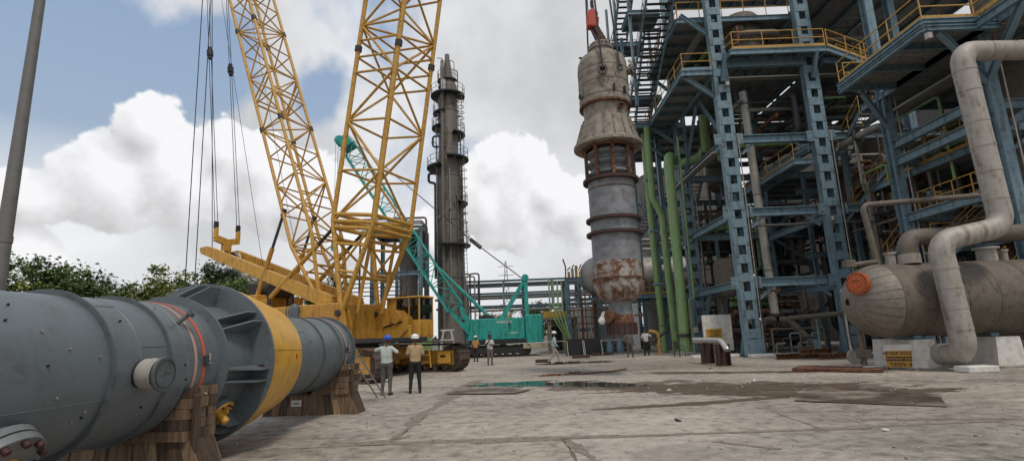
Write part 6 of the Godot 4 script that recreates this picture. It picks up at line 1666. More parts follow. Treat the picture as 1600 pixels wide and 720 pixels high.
	railing(t, [Vector3(20.1, 7.58, -33.4), Vector3(20.1, 7.58, -32.3)], RL, 1.0, 1.0, 0.028, RL)
	# stair seen through the back bay
	stair(t, Vector3(14.8, 9.0, -45.5), Vector3(14.8, 13.4, -40.5), 1.0, BD, MT.dark_steel, Vector3.RIGHT, MT.floor_plate)
	# outer stair tower on the left side
	stair(t, Vector3(10.05, 17.25, -38.6), Vector3(10.05, 22.6, -30.2), 1.75, BS, MT.dark_steel, Vector3.RIGHT, MT.dark_steel)
	stair(t, Vector3(9.4, 24.7, -39.4), Vector3(9.4, 30.0, -31.5), 1.05, BS, MT.dark_steel, Vector3.RIGHT, MT.dark_steel)
	floor_deck(t, 9.1, 12.9, -41.2, -39.7, 17.2, 1.0, true)
	floor_deck(t, 9.1, 10.8, -39.65, -38.4, 17.2, 1.0, true)
	floor_deck(t, 8.8, 11.2, -41.0, -39.3, 24.6, 1.0, true)
	floor_deck(t, 9.1, 11.2, -30.2, -28.6, 22.6, 1.0, true)
	railing(t, [Vector3(8.9, 24.63, -39.4), Vector3(8.9, 24.63, -40.9), Vector3(11.1, 24.63, -40.9)], MT.dark_steel, 1.0, 1.1, 0.03)
	for q in [[9.4, -40.5, 31.0], [9.3, -38.6, 24.6], [9.5, -30.2, 22.6]]:
		if q[2] > 23: beam(t, "stair_post", Vector3(q[0], 17.2, q[1]), Vector3(q[0], q[2], q[1]), 0.2, 0.2, BS, Vector3.RIGHT)
	beam(t, "brace", Vector3(9.4, 23.6, -40.4), Vector3(10.6, 20.4, -38.6), 0.1, 0.1, BD)
	beam(t, "brace", Vector3(12.8, 14.6, -40), Vector3(9.8, 17.0, -40), 0.18, 0.2, BS)
	# flights and landings behind the outer stair
	floor_deck(t, 9.1, 12.9, -43.0, -41.4, 20.9, 1.0, true)
	floor_deck(t, 9.1, 11.4, -37.2, -35.0, 24.6, 1.0, true)
	stair(t, Vector3(11.9, 17.3, -46.2), Vector3(11.9, 20.9, -43.0), 1.2, BS, MT.dark_steel, Vector3.RIGHT, MT.dark_steel)
	stair(t, Vector3(11.5, 20.9, -41.4), Vector3(11.5, 24.6, -37.2), 1.2, BS, MT.dark_steel, Vector3.RIGHT, MT.dark_steel)
	railing(t, [Vector3(9.15, 20.93, -41.45), Vector3(11.0, 20.93, -41.45)], MT.dark_steel, 0.9, 1.05, 0.03)
	railing(t, [Vector3(9.15, 17.23, -41.1), Vector3(9.15, 17.23, -38.5)], MT.dark_steel, 0.9, 1.05, 0.03)
	for q in [[9.2, -42.9], [9.2, -35.1], [12.8, -42.9]]: beam(t, "stair_post", Vector3(q[0], 17.2, q[1]), Vector3(q[0], 30.0, q[1]), 0.2, 0.2, BS, Vector3.RIGHT)
	# lower stair and landing behind the green pipes
	beam(t, "column", Vector3(10.9, 0, -45), Vector3(10.9, 17.0, -45), 0.34, 0.34, BS, Vector3.RIGHT)
	beam(t, "column", Vector3(11.9, 0, -40.5), Vector3(11.9, 17.0, -40.5), 0.34, 0.34, BS, Vector3.RIGHT)
	stair(t, Vector3(10.5, 8.6, -50), Vector3(12.4, 11.9, -45.5), 1.2, BS, MT.dark_steel, Vector3(0.92, 0, -0.39), MT.floor_plate)
	stair(t, Vector3(11.0, 12.4, -45.5), Vector3(9.9, 15.8, -50), 1.2, BS, MT.dark_steel, Vector3(0.97, 0, -0.24), MT.floor_plate)
	floor_deck(t, 10.3, 12.8, -46.4, -44.4, 4.6, 1.0, true)
	railing(t, [Vector3(10.4, 4.63, -44.45), Vector3(12.7, 4.63, -44.45)], RL, 0.5, 1.05, 0.03, RL)
	railing(t, [Vector3(10.4, 4.63, -46.3), Vector3(10.4, 4.63, -44.5)], RL, 0.5, 1.05, 0.03, RL)
	floor_deck(t, 9.6, 11.2, -51.5, -49.5, 8.5, 1.0, true)
	railing(t, [Vector3(9.7, 8.53, -49.6), Vector3(11.1, 8.53, -49.6)], MT.dark_steel, 0.7, 1.05, 0.03)
	# cable trays, conduits and lamps
	for q in [[Vector3(13.7, 16.9, -30.9), Vector3(30.0, 16.9, -30.9)], [Vector3(12.6, 12.1, -46.0), Vector3(12.6, 12.1, -30.8)], [Vector3(19.9, 12.2, -25.5), Vector3(19.9, 12.2, -20.5)], [Vector3(14.0, 7.5, -31.0), Vector3(24.0, 7.5, -31.0)], [Vector3(12.9, 20.6, -31.5), Vector3(12.9, 20.6, -38.5)]]:
		beam(t, "cable_tray", q[0], q[1], 0.45, 0.08, MT.alu, Vector3.UP, CH)
	for q in [[13.72, -30.1], [19.28, -30.1], [13.75, -38.3], [19.95, -25.6], [19.95, -19.8]]:
		bar(t, "conduit", Vector3(q[0], 0.3, q[1]), Vector3(q[0], 13.0, q[1]), 0.035, MT.alu, 6)
		bar(t, "conduit", Vector3(q[0] + 0.1, 0.3, q[1]), Vector3(q[0] + 0.1, 9.0, q[1]), 0.025, MT.dark_steel, 6)
	for q in [[13.4, 16.2, -29.9], [16.6, 12.6, -19.0], [18.6, 7.7, -30.1], [12.6, 7.6, -38.4]]:
		bar(t, "lamp_bracket", Vector3(q[0], q[1], q[2]), Vector3(q[0], q[1] + 0.4, q[2]), 0.02, MT.dark_steel, 6)
		put(t, "lamp_housing", cyl(12), MT.alu, Transform3D(Basis.from_scale(Vector3(0.14, 0.24, 0.14)), Vector3(q[0], q[1] - 0.1, q[2])))
	# more framing between the main beams
	for h in [6.1, 10.4, 14.9]:
		beam(t, "side_beam", Vector3(13.2, h, -46.1), Vector3(13.2, h, -39.1), 0.2, 0.28, BD)
		beam(t, "side_beam", Vector3(24.4, h, -38.2), Vector3(24.4, h, -30.8), 0.24, 0.34, BD)
		beam(t, "side_beam", Vector3(19.2, h, -34.6), Vector3(24.2, h, -34.6), 0.24, 0.34, BD)
	for q in [[15.0, 12.9, 17.7], [16.9, 12.9, 17.7], [21.5, 8.8, 17.3], [23.0, 12.9, 17.3]]:
		beam(t, "hanger_post", Vector3(q[0], q[1], -34.6), Vector3(q[0], q[2], -34.6), 0.2, 0.2, BD, Vector3.RIGHT)
	beam(t, "brace", Vector3(13.2, 13.0, -38.3), Vector3(13.2, 16.9, -34.8), 0.18, 0.2, BS)
	beam(t, "brace", Vector3(13.2, 16.9, -34.2), Vector3(13.2, 13.0, -30.8), 0.18, 0.2, BS)
	beam(t, "brace", Vector3(19.2, 0.8, -38.7), Vector3(24.0, 4.0, -38.7), 0.2, 0.2, BD)
	for q in [[13.2, -30.4, 0.47], [18.75, -30.4, 0.47]]:
		for h in [4.1, 8.2, 12.7]:
			for e in [-1.0, 1.0]:
				slab(t, "gusset_plate", Vector3(q[0] + e * (q[2] + 0.18), h, q[1] + 0.2), Vector3(0.42, 0.66, 0.02), BS)
				for b in 4: put(t, "bolt", cyl(6), MT.dark_steel, Transform3D(frame(Vector3.ZERO, Vector3.BACK) * Basis.from_scale(Vector3(0.025, 0.03, 0.025)), Vector3(q[0] + e * (q[2] + 0.1 + 0.16 * (b % 2)), h - 0.18 + 0.36 * (b / 2), q[1] + 0.222)))
	# notice box on the back column
	rbox(t, "notice_box", Vector3(12.75, 1.55, -38.35), Vector3(0.4, 0.36, 0.06), MT.white)
	_structure_base(t)

func _structure_base(t: Node3D):
	rebase(t, Vector3(18.75, 0, -30.4))

func vessels_inside():
	var defs := [
		["reactor_vessel", "large dull grey vessel passing through the upper front deck", Vector3(16.2, 17.95, -33.2), 1.45, 4.6, MT.clad_dull],
		["reactor_vessel", "upright brown grey tank at ground level behind the front steel column", Vector3(14.9, 0.0, -36.4), 1.1, 6.4, MT.clad_dull],
		["reactor_vessel", "tall dark drum deep inside the right bay of the structure", Vector3(23.0, 0.0, -34.0), 1.5, 12.0, MT.dark_steel],
		["reactor_vessel", "dark drum between the back columns of the structure", Vector3(20.6, 0.0, -41.5), 1.3, 11.0, MT.dark_steel],
		["reactor_vessel", "dark brown drum at the back right of the structure", Vector3(27.0, 0.0, -36.0), 1.8, 15.0, MT.tower],
		["reactor_vessel", "big pale clad vessel at the right edge behind the steel column", Vector3(23.6, 4.5, -21.8), 1.75, 13.0, MT.clad_dull],
		["reactor_vessel", "dull clad vessel above the inner walkway", Vector3(17.0, 12.2, -41.0), 1.2, 5.0, MT.clad_dull],
		["reactor_vessel", "dark drum under the right front decks", Vector3(25.5, 0.0, -25.0), 1.6, 9.0, MT.tower]]
	for d in defs:
		var t := thing(d[0], d[1], "vessel", d[2], 0.0, "upright vessels inside the structure")
		var r: float = d[3]; var h: float = d[4]
		lathed(t, "shell", [Vector2(0, 0.0), Vector2(r * 0.7, 0.12 * r), Vector2(r, 0.45 * r), Vector2(r, h - 0.45 * r), Vector2(r * 0.75, h - 0.12 * r), Vector2(0, h)], d[5], Transform3D.IDENTITY, 36)
		var k := int(h / 1.4)
		for i in range(1, k): ring(t, "clad_band", r - 0.02, r + 0.018, i * 1.4, i * 1.4 + 0.05, d[5], Transform3D.IDENTITY, 36)
		lathed(t, "nozzle", [Vector2(0.25, r - 0.1), Vector2(0.25, r + 0.3), Vector2(0.36, r + 0.3), Vector2(0.36, r + 0.4), Vector2(0, r + 0.4)], d[5], Transform3D(frame(Vector3.ZERO, Vector3(-0.5, 0, 0.86)), Vector3(0, h * 0.6, 0)), 18)
		for i in 4:
			var a := TAU * i / 4 + 0.5
			beam(t, "support_leg", Vector3(cos(a) * r * 0.9, -0.0 if d[2].y < 1 else -0.6, sin(a) * r * 0.9), Vector3(cos(a) * r * 0.9, h * 0.3, sin(a) * r * 0.9), 0.2, 0.2, MT.blue_dull, Vector3.RIGHT)

func pipe_bank(label: String, x0: float, x1: float, y0: float, y1: float, z0: float, z1: float, count: int, sd: int):
	var t := thing("process_piping", label, "piping", Vector3(x0, y0, z0), 0.0, "piping runs inside the structure")
	var rng := RandomNumberGenerator.new(); rng.seed = sd
	var d := Vector3(x1 - x0, y1 - y0, z1 - z0)
	var mats := [MT.dark_steel, MT.clad_dull, MT.tower, MT.rust, MT.tank, MT.dark_steel, MT.green]
	for i in count:
		var a := Vector3(rng.randf() * d.x, rng.randf() * d.y, rng.randf() * d.z)
		var pts := [a]
		var axis := rng.randi() % 3
		for k in rng.randi_range(2, 4):
			var q: Vector3 = pts[-1]
			var ln := rng.randf()
			q[axis] = ln * d[axis]
			if q.distance_to(pts[-1]) < 0.7: q[axis] = clampf(q[axis] + 0.9, 0.0, maxf(d[axis], 0.9))
			if q.distance_to(pts[-1]) < 0.3: continue
			pts.append(q)
			axis = (axis + 1 + rng.randi() % 2) % 3
		if pts.size() < 2: continue
		var r: float = [0.05, 0.07, 0.1, 0.14, 0.2][rng.randi() % 5]
		pipe(t, "pipe", pts, r, mats[rng.randi() % mats.size()], r * 2.6, 8)
		if i % 3 == 0:
			var p: Vector3 = (pts[0] + pts[1]) * 0.5
			var f := frame(pts[0], pts[1])
			put(t, "flange", cyl(14), MT.dark_steel, Transform3D(Basis(f.x * r * 1.8, f.y * 0.1, f.z * r * 1.8), p))
			bar(t, "valve_stem", p, p + Vector3(0, r + 0.3, 0.1), 0.03, MT.dark_steel, 6)
			put(t, "valve_wheel", cyl(12), MT.rust_red if i % 2 else MT.dark_steel, Transform3D(Basis.from_scale(Vector3(0.14, 0.03, 0.14)), p + Vector3(0, r + 0.3, 0.1)))
	return t

func right_objects():
	steel_structure()
	vessels_inside()
	pipe_bank("tangle of pipes and valves low behind the front steel column", 13.8, 19.0, 0.3, 3.8, -41, -32.5, 60, 101)
	pipe_bank("pipes between the lower beams of the structure", 14.0, 24.0, 4.6, 12.0, -45.5, -38.9, 62, 102)
	pipe_bank("dark pipes inside the right bay of the structure", 20.6, 29.0, 0.3, 8.4, -38, -29.0, 60, 103)
	pipe_bank("pipes under the decks at the far right", 20.8, 29.0, 0.4, 12.8, -28, -21.0, 50, 104)
	pipe_bank("pipes over the upper front deck of the structure", 14.0, 24.0, 18.4, 21.0, -38, -31.0, 30, 105)
	pipe_bank("pipes slung under the upper front deck of the structure", 13.9, 24.0, 13.2, 17.2, -38, -31.2, 30, 106)
	pipe_bank("small pipes and valves beside the stairs of the right bay", 19.9, 22.5, 4.0, 12.5, -33, -27.0, 30, 107)
	# green lines outside the back column
	var g := thing("green_pipe", "thick green pipe nearest the camera, bending into the structure at its top", "pipe", Vector3(10.86, 0, -35), 0.0, "green pipes beside the structure")
	pipe(g, "riser", [Vector3(0, 0, 0), Vector3(0.08, 7, 0), Vector3(0.1, 13.5, 0), Vector3(1.3, 13.7, -2.2)], 0.32, MT.green, 0.85, 20)
	ring(g, "base_flange", 0.3, 0.44, 1.15, 1.35, MT.dark_steel, Transform3D.IDENTITY, 20)
	rbox(g, "footing", Vector3(0, 0.1, 0), Vector3(1.0, 0.2, 1.0), MT.concrete)
	var g2 := thing("green_pipe", "thin straight green pipe farthest left of the green pipes", "pipe", Vector3(10.65, 0, -39.6), 0.0, "green pipes beside the structure")
	pipe(g2, "riser", [Vector3(0.15, 0, 0), Vector3(0.0, 8, 0), Vector3(0.0, 16.8, 0)], 0.25, MT.green, 0.8, 16)
	for h in [5.0, 9.0, 13.0]: slab(g2, "clamp", Vector3(0.1, h, 0), Vector3(0.7, 0.16, 0.6), MT.blue_steel)
	var g3 := thing("green_pipe", "green pipe with a sideways set in it between the other green pipes", "pipe", Vector3(11.1, 0, -38.2), 0.0, "green pipes beside the structure")
	pipe(g3, "riser", [Vector3(0.1, 0, 0), Vector3(0.0, 9.8, 0), Vector3(-0.55, 11.3, 0), Vector3(-0.55, 16.8, 0)], 0.24, MT.green, 0.8, 16)
	var g4 := thing("green_pipe", "green elbow pipe coming down under the upper deck", "pipe", Vector3(14.3, 13.0, -37.5), 0.0, "green pipes beside the structure")
	pipe(g4, "elbow", [Vector3(-2.2, 1.0, -2), Vector3(0.2, 1.0, 0), Vector3(0.3, 4.2, 0.2)], 0.36, MT.green, 1.0, 16)
	var g5 := thing("green_pipe", "long horizontal green pipe crossing behind the lower beams", "pipe", Vector3(12.0, 9.0, -40), 0.0, "green pipes beside the structure")
	pipe(g5, "run", [Vector3(-0.6, 0, 0), Vector3(9, 0.2, 0)], 0.22, MT.green, 0.8, 14)
	var g6 := thing("green_pipe", "dark green riser among the stairs of the right bay", "pipe", Vector3(22.1, 0, -31.8), 0.0, "green pipes beside the structure")
	pipe(g6, "riser", [Vector3(0, 0, 0), Vector3(0, 8.0, 0), Vector3(0.2, 9.5, -0.6), Vector3(2.5, 9.6, -1)], 0.5, MT.green, 1.4, 18)
	var tp := thing("small_green_pipe", "thin green line with an offset next to the thick green pipe", "pipe", Vector3(11.6, 0, -35.6))
	pipe(tp, "riser", [Vector3(0, 0, 0), Vector3(0, 3.6, 0), Vector3(0.35, 3.6, 0), Vector3(0.35, 15, 0)], 0.07, MT.green, 0.2, 10)
	# silver riser with forked foot
	var s := thing("silver_riser", "silver clad riser with a forked foot between the front columns", "pipe", Vector3(15.45, 0, -32))
	pipe(s, "riser", [Vector3(0.0, 2.3, 0), Vector3(-0.12, 9, 0), Vector3(-0.2, 16.5, 0)], 0.24, MT.clad_light, 0.8, 18)
	for h in [4.9, 9.6, 13.2]: ring(s, "clad_joint", 0.2, 0.265, h, h + 0.06, MT.clad_dull, Transform3D(Basis.IDENTITY, Vector3(-0.02 * h * 0.6, 0, 0)), 18)
	slab(s, "guide_bracket", Vector3(-0.05, 3.7, 0), Vector3(0.9, 0.12, 0.5), MT.rust)
	pipe(s, "fork", [Vector3(-0.15, 1.95, 0.1), Vector3(-0.75, 1.95, 0.3), Vector3(-1.3, 1.5, 0.5), Vector3(-1.3, 0.4, 0.6)], 0.22, MT.clad_dull, 0.6, 16)
	pipe(s, "fork", [Vector3(0.15, 1.95, 0.1), Vector3(0.6, 1.95, 0.3), Vector3(1.5, 0.6, 0.8), Vector3(1.7, 0.4, 0.9)], 0.22, MT.clad_dull, 0.6, 16)
	ring(s, "collar", 0.2, 0.33, 2.15, 2.35, MT.dark_steel, Transform3D.IDENTITY, 18)
	# pipes at ground level in front of the columns
	var lo := thing("low_pipe_run", "dull clad pipe running low from the silver riser to the drum", "pipe", Vector3(14.9, 0, -28.6))
	pipe(lo, "run", [Vector3(-0.4, 2.0, 0), Vector3(2.3, 2.15, 0.2), Vector3(2.45, 1.9, 0.2), Vector3(2.5, 0.2, 0.2)], 0.13, MT.clad_dull, 0.3, 12)
	bar(lo, "support", Vector3(1.0, 0, 0.1), Vector3(1.0, 1.95, 0.1), 0.05, MT.blue_steel, 8)
	var wp := thing("white_conduit", "thin white conduit beside the second front column", "pipe", Vector3(17.15, 0, -28))
	pipe(wp, "run", [Vector3(0.0, 0.08, 0.1), Vector3(0.0, 0.5, 0), Vector3(0, 2.0, 0), Vector3(0, 3.4, 0)], 0.055, MT.silver, 0.2, 10)
	slab(wp, "foot", Vector3(0, 0.04, 0.1), Vector3(0.3, 0.08, 0.3), MT.concrete)
	var st := thing("pipe_stand_frame", "pale steel frame of small pipes left of the second front column", "frame", Vector3(13.6, 0, -29.2))
	for x in [0.2, 1.7, 3.0]: bar(st, "post", Vector3(x, 0, 0), Vector3(x, 1.5, 0), 0.05, MT.clad_dull, 8)
	for h in [0.45, 1.45]: bar(st, "rail", Vector3(0.2, h, 0), Vector3(3.0, h, 0), 0.05, MT.clad_dull, 8)
	for k in 6: pipe(st, "small_pipe", [Vector3(0.5 + k * 0.4, 0.1, -0.3), Vector3(0.5 + k * 0.4, 0.7 + 0.25 * (k % 3), -0.3), Vector3(0.8 + k * 0.4, 0.7 + 0.25 * (k % 3), 0.1)], 0.045, [MT.tank, MT.dark_steel, MT.blue_steel][k % 3], 0.12, 8)
	rbox(st, "junction_box", Vector3(2.4, 0.45, 0.25), Vector3(0.3, 0.75, 0.25), MT.blue_steel)
	# kerb and rusty offcuts along the front
	var kb := Node3D.new(); kb.name = "kerb"; add_child(kb); kb.set_meta("kind", "structure")
	for q in [[9.8, 12.4, -30.6], [12.5, 15.2, -29.3], [15.6, 17.8, -27.0]]:
		rbox(kb, "kerb_block", Vector3((q[0] + q[1]) / 2, 0.09, q[2]), Vector3(q[1] - q[0], 0.18, 0.5), MT.whitewash, Basis.IDENTITY, 0.03)
	var i := 0
	for q in [[13.9, -27.0, 2.2, 0.05], [15.2, -25.6, 2.0, -0.12], [14.3, -26.2, 1.6, 0.2], [16.5, -24.2, 1.4, 0.1]]:
		var lb := ["thick rusty beam lying at the foot of the front column", "rusty channel lying nearest the drum end", "short rusty offcut lying on the beam pile", "small rusty offcut by the drum foundation"]
		var rb := thing("rusty_beam", lb[i], "steel beam", Vector3(q[0], 0, q[1]), q[3], "rusty steel offcuts along the structure")
		beam(rb, "section", Vector3(-q[2] / 2, 0.14 if i != 2 else 0.36, 0), Vector3(q[2] / 2, 0.14 if i != 2 else 0.36, 0), 0.3, 0.26, MT.rust)
		slab(rb, "end_plate", Vector3(q[2] / 2, 0.15 if i != 2 else 0.36, 0), Vector3(0.02, 0.28, 0.32), MT.rust_red)
		i += 1
	var vv := thing("valve_stub", "small rusty valve standing on the ground before the drum", "valve", Vector3(14.0, 0, -22.2))
	bar(vv, "stub", Vector3(0, 0, 0), Vector3(0, 0.9, 0), 0.1, MT.rust, 12)
	put(vv, "wheel", cyl(16), MT.tank, Transform3D(Basis(Vector3.RIGHT * 0.28, Vector3.BACK * 0.1, Vector3.UP * 0.28), Vector3(-0.4, 0.3, 0.15)))
	bar(vv, "cross_pipe", Vector3(-0.5, 0.3, 0), Vector3(0.6, 0.3, 0), 0.08, MT.rust, 10)
	# white switch panel with a yellow sign
	var p := thing("notice_panel", "white panel with a small yellow notice left of the front column", "panel", Vector3(12.05, 0, -32.2), 0.05)
	rbox(p, "board", Vector3(-0.05, 1.35, 0), Vector3(1.75, 2.1, 0.12), MT.whitewash, Basis.IDENTITY, 0.02)
	for x in [-0.75, 0.65]: bar(p, "post", Vector3(x, 0, 0), Vector3(x, 1.0, 0), 0.05, MT.dark_steel, 8)
	var sg := rbox(p, "notice", Vector3(-0.3, 1.25, 0.075), Vector3(0.95, 0.7, 0.02), MT.sign_yellow, Basis.IDENTITY, 0.005)
	for k in 4: slab(sg, "print_line", Vector3(0.02, 0.22 - k * 0.14, 0.012), Vector3([0.7, 0.5, 0.62, 0.4][k], 0.055, 0.004), MT.black)
	# pipe on two rusty stools
	var b := thing("stooled_pipe", "silver elbow pipe resting on two rusty steel stools", "pipe", Vector3(9.08, 0, -25))
	pipe(b, "clad_pipe", [Vector3(-0.15, 1.08, -2.2), Vector3(-0.05, 1.08, 1.05), Vector3(0.0, 0.75, 1.45), Vector3(0.0, 0.68, 1.5)], 0.13, MT.silver, 0.35, 18)
	for z in [-0.95, 0.95]:
		beam(b, "stool", Vector3(0, 0.02, z), Vector3(0, 0.95, z), 0.5, 0.5, MT.rust_red, Vector3.RIGHT)
		slab(b, "stool_foot", Vector3(0, 0.012, z), Vector3(0.7, 0.02, 0.6), MT.rust)
	# plastic chair
	var c := thing("plastic_chair", "dark plastic armchair standing empty by the green pipes", "chair", Vector3(9.85, 0, -32.9), 0.5)
	rbox(c, "seat", Vector3(0, 0.43, 0), Vector3(0.46, 0.04, 0.44), MT.dark_steel, Basis.IDENTITY, 0.015)
	rbox(c, "backrest", Vector3(0, 0.72, -0.22), Vector3(0.46, 0.46, 0.035), MT.dark_steel, Basis(Vector3.RIGHT, -0.15), 0.015)
	for x in [-0.21, 0.21]:
		bar(c, "leg", Vector3(x * 1.15, 0, 0.22), Vector3(x, 0.43, 0.19), 0.025, MT.dark_steel, 6)
		bar(c, "leg", Vector3(x * 1.15, 0, -0.24), Vector3(x, 0.43, -0.19), 0.025, MT.dark_steel, 6)
		pipe(c, "armrest", [Vector3(x * 1.1, 0.43, 0.2), Vector3(x * 1.15, 0.66, 0.2), Vector3(x * 1.12, 0.68, -0.2)], 0.022, MT.dark_steel, 0.05, 6)
	var hy := thing("hydrant", "rusty orange hydrant valve with elbows beside the green pipes", "valve", Vector3(9.5, 0, -36.2))
	pipe(hy, "riser", [Vector3(0, 0, 0), Vector3(0, 1.5, 0), Vector3(-0.6, 1.6, 0)], 0.11, MT.rail, 0.25, 12)
	bar(hy, "cross_pipe", Vector3(-0.4, 0.9, 0), Vector3(0.8, 1.7, 0), 0.1, MT.dark_steel, 10)
	put(hy, "wheel", cyl(16), MT.black, Transform3D(Basis(Vector3.RIGHT * 0.24, Vector3.UP * 0.06, Vector3.BACK * 0.24), Vector3(0.5, 1.9, 0)))
	put(hy, "flange", cyl(16), MT.rail, Transform3D(Basis.from_scale(Vector3(0.22, 0.08, 0.22)), Vector3(0, 0.7, 0)))

func drum_group():
	var t := thing("steam_drum", "big weathered clad drum with an orange manway lying at right", "drum", Vector3(14.95, 0, -18.9))
	var cy := 2.36; var r := 1.27
	var xs := -2.1
	var ax := Transform3D(frame(Vector3.ZERO, Vector3.RIGHT), Vector3(0, cy, 0))
	lathed(t, "shell", [Vector2(r, xs), Vector2(r, 3.1)], MT.clad_dull, ax, 56)
	for k in 6: ring(t, "clad_band", r - 0.01, r + 0.012, xs + 0.02 + k * 1.05, xs + 0.07 + k * 1.05, MT.clad_dull, ax, 56)
	lathed(t, "far_head", [Vector2(r, 3.1), Vector2(r * 0.92, 3.45), Vector2(r * 0.6, 3.75), Vector2(0, 3.9)], MT.clad_dull, ax, 48)
	# near head clad in overlapping wedge sheets
	var prof := []
	for k in 9:
		var a := PI / 2 * k / 8.0
		prof.append(Vector2(r * 1.004 * cos(a) if k < 8 else 0.12, xs - 1.12 * sin(a)))
	var seg := 26
	for k in seg:
		var m := MB.new()
		var rp := prof.duplicate(); rp.reverse()
		m.lathe(rp, 3, Transform3D.IDENTITY, TAU * k / seg + 0.006, TAU * (k + 1) / seg - 0.006)
		var lift := 1.0 + 0.006 * (k % 2)
		put(t, "head_sheet", m.done(), MT.head_sheet, ax * Transform3D(Basis.from_scale(Vector3(lift, 1, lift)), Vector3.ZERO))
	lathed(t, "head_core", [Vector2(0, xs - 1.08), Vector2(r * 0.5, xs - 0.93), Vector2(r * 0.85, xs - 0.5), Vector2(r * 0.98, xs)], MT.dark_steel, ax, 40)
	# orange manway, set high on the near head and facing out to the left
	var md := Vector3(-0.9, 0.1, 0.42).normalized()
	var mx := Transform3D(frame(Vector3.ZERO, md).scaled(Vector3.ONE * 0.84), Vector3(xs - 0.55, cy + 0.55, 0.35))
	var mw := lathed(t, "manway", [Vector2(0.3, -0.3), Vector2(0.3, 0.62)], MT.orange, mx, 28)
	lathed(mw, "flange", [Vector2(0.3, 0.52), Vector2(0.46, 0.52), Vector2(0.46, 0.6), Vector2(0.3, 0.6)], MT.orange, Transform3D.IDENTITY, 36)
	lathed(mw, "cover", [Vector2(0.3, 0.62), Vector2(0.455, 0.62), Vector2(0.46, 0.63), Vector2(0.46, 0.7), Vector2(0.45, 0.71), Vector2(0.2, 0.72), Vector2(0.2, 0.75), Vector2(0, 0.75)], MT.orange, Transform3D.IDENTITY, 36)
	bolts(mw, 20, 0.4, 0.73, 0.03, 0.07, MT.rust)
	pipe(mw, "cover_handle", [Vector3(-0.12, 0.74, 0.08), Vector3(-0.12, 0.84, 0.08), Vector3(0.12, 0.84, 0.08), Vector3(0.12, 0.74, 0.08)], 0.02, MT.rust, 0.05, 6)
	# nozzles on top
	for q in [[-1.45, 0.16, 0.35], [0.25, 0.3, 0.32], [2.0, 0.3, 0.4], [2.6, 0.12, 0.3]]:
		lathed(t, "top_nozzle", [Vector2(q[1], r - 0.05), Vector2(q[1], r + q[2]), Vector2(q[1] * 1.3, r + q[2]), Vector2(q[1] * 1.3, r + q[2] + 0.07), Vector2(0, r + q[2] + 0.07)], MT.clad, Transform3D(Basis.IDENTITY, Vector3(q[0], cy, 0)), 20)
	# saddles
	for x in [-1.17, 1.45]: rbox(t, "saddle", Vector3(x, 1.19, -0.25), Vector3(0.3, 0.38, 1.1), MT.blue_steel)
	# foundations, whitewashed
	var labs := ["whitewashed concrete block carrying the yellow sign under the drum", "whitewashed concrete block under the right part of the drum"]
	var i := 0
	for q in [[13.78, -19.45, 0.72], [16.4, -19.2, 0.8]]:
		var f := thing("concrete_foundation", labs[i], "foundation", Vector3(q[0], 0, q[1]), 0.0, "drum foundations")
		var m := MB.new()
		var h: float = 1.0
		m.prism(PackedVector2Array([Vector2(-q[2] * 0.62, 0), Vector2(q[2] * 0.62, 0), Vector2(q[2] * 0.5, h), Vector2(-q[2] * 0.5, h)]), 2.1)
		put(f, "plinth", m.done(), MT.whitewash)
		rbox(f, "footing", Vector3(0, 0.04, 0), Vector3(q[2] * 1.5, 0.08, 2.4), MT.concrete)
		i += 1
	var sg := thing("yellow_sign", "yellow painted sign with black lettering in front of the drum foundation", "sign", Vector3(13.12, 0, -18.75))
	sg.rotation.y = -0.62; sg.scale = Vector3.ONE * 0.86
	rbox(sg, "board", Vector3(0, 0.55, 0), Vector3(0.98, 0.9, 0.05), MT.whitewash, Basis.IDENTITY, 0.01)
	rbox(sg, "face", Vector3(0, 0.43, 0.035), Vector3(0.94, 0.64, 0.02), MT.sign_yellow, Basis.IDENTITY, 0.004)
	slab(sg, "stripe", Vector3(0, 0.44, 0.048), Vector3(0.94, 0.17, 0.006), MT.dark)
	letters(sg, "HP/MP STEAM", Vector3(0, 0.645, 0.047), Vector3.RIGHT, Vector3.UP, 0.12, MT.black)
	letters(sg, "CONDENSAT SENSOR", Vector3(0, 0.44, 0.053), Vector3.RIGHT, Vector3.UP, 0.085, MT.sign_yellow)
	letters(sg, "16MV-4", Vector3(0, 0.22, 0.047), Vector3.RIGHT, Vector3.UP, 0.15, MT.black)
	for x in [-0.42, 0.42]: bar(sg, "post", Vector3(x, 0, -0.05), Vector3(x, 0.9, -0.05), 0.025, MT.dark_steel, 6)
	# big clad pipe in front of the drum
	var p := thing("clad_pipe", "big silver clad pipe zigzagging down in front of the drum", "pipe", Vector3(14.05, 0, -17.2))
	var pr := 0.345
	var pth := [Vector3(7.5, 11.25, -0.9), Vector3(1.95, 10.85, 0.0), Vector3(2.1, 4.55, 0.0), Vector3(-0.1, 4.15, 0.0), Vector3(0.04, 0.52, 0.05), Vector3(0.3, 0.5, -2.0)]
	pipe(p, "run", pth, pr, MT.clad, 0.55, 26)
	for s in [[1, 2, 0.12], [1, 2, 0.24], [1, 2, 0.42], [1, 2, 0.56], [1, 2, 0.7], [1, 2, 0.85], [3, 4, 0.25], [3, 4, 0.42], [3, 4, 0.6], [3, 4, 0.78], [0, 1, 0.3], [0, 1, 0.55], [0, 1, 0.8]]:
		var a: Vector3 = pth[s[0]]; var b2: Vector3 = pth[s[1]]
		ring(p, "clad_joint", pr - 0.02, pr + 0.014, -0.03, 0.03, MT.clad, Transform3D(frame(a, b2), a.lerp(b2, s[2])), 26)
	rbox(p, "foot_block", Vector3(0.18, 0.1, 0.15), Vector3(0.95, 0.2, 0.6), MT.whitewash, Basis.IDENTITY, 0.03)
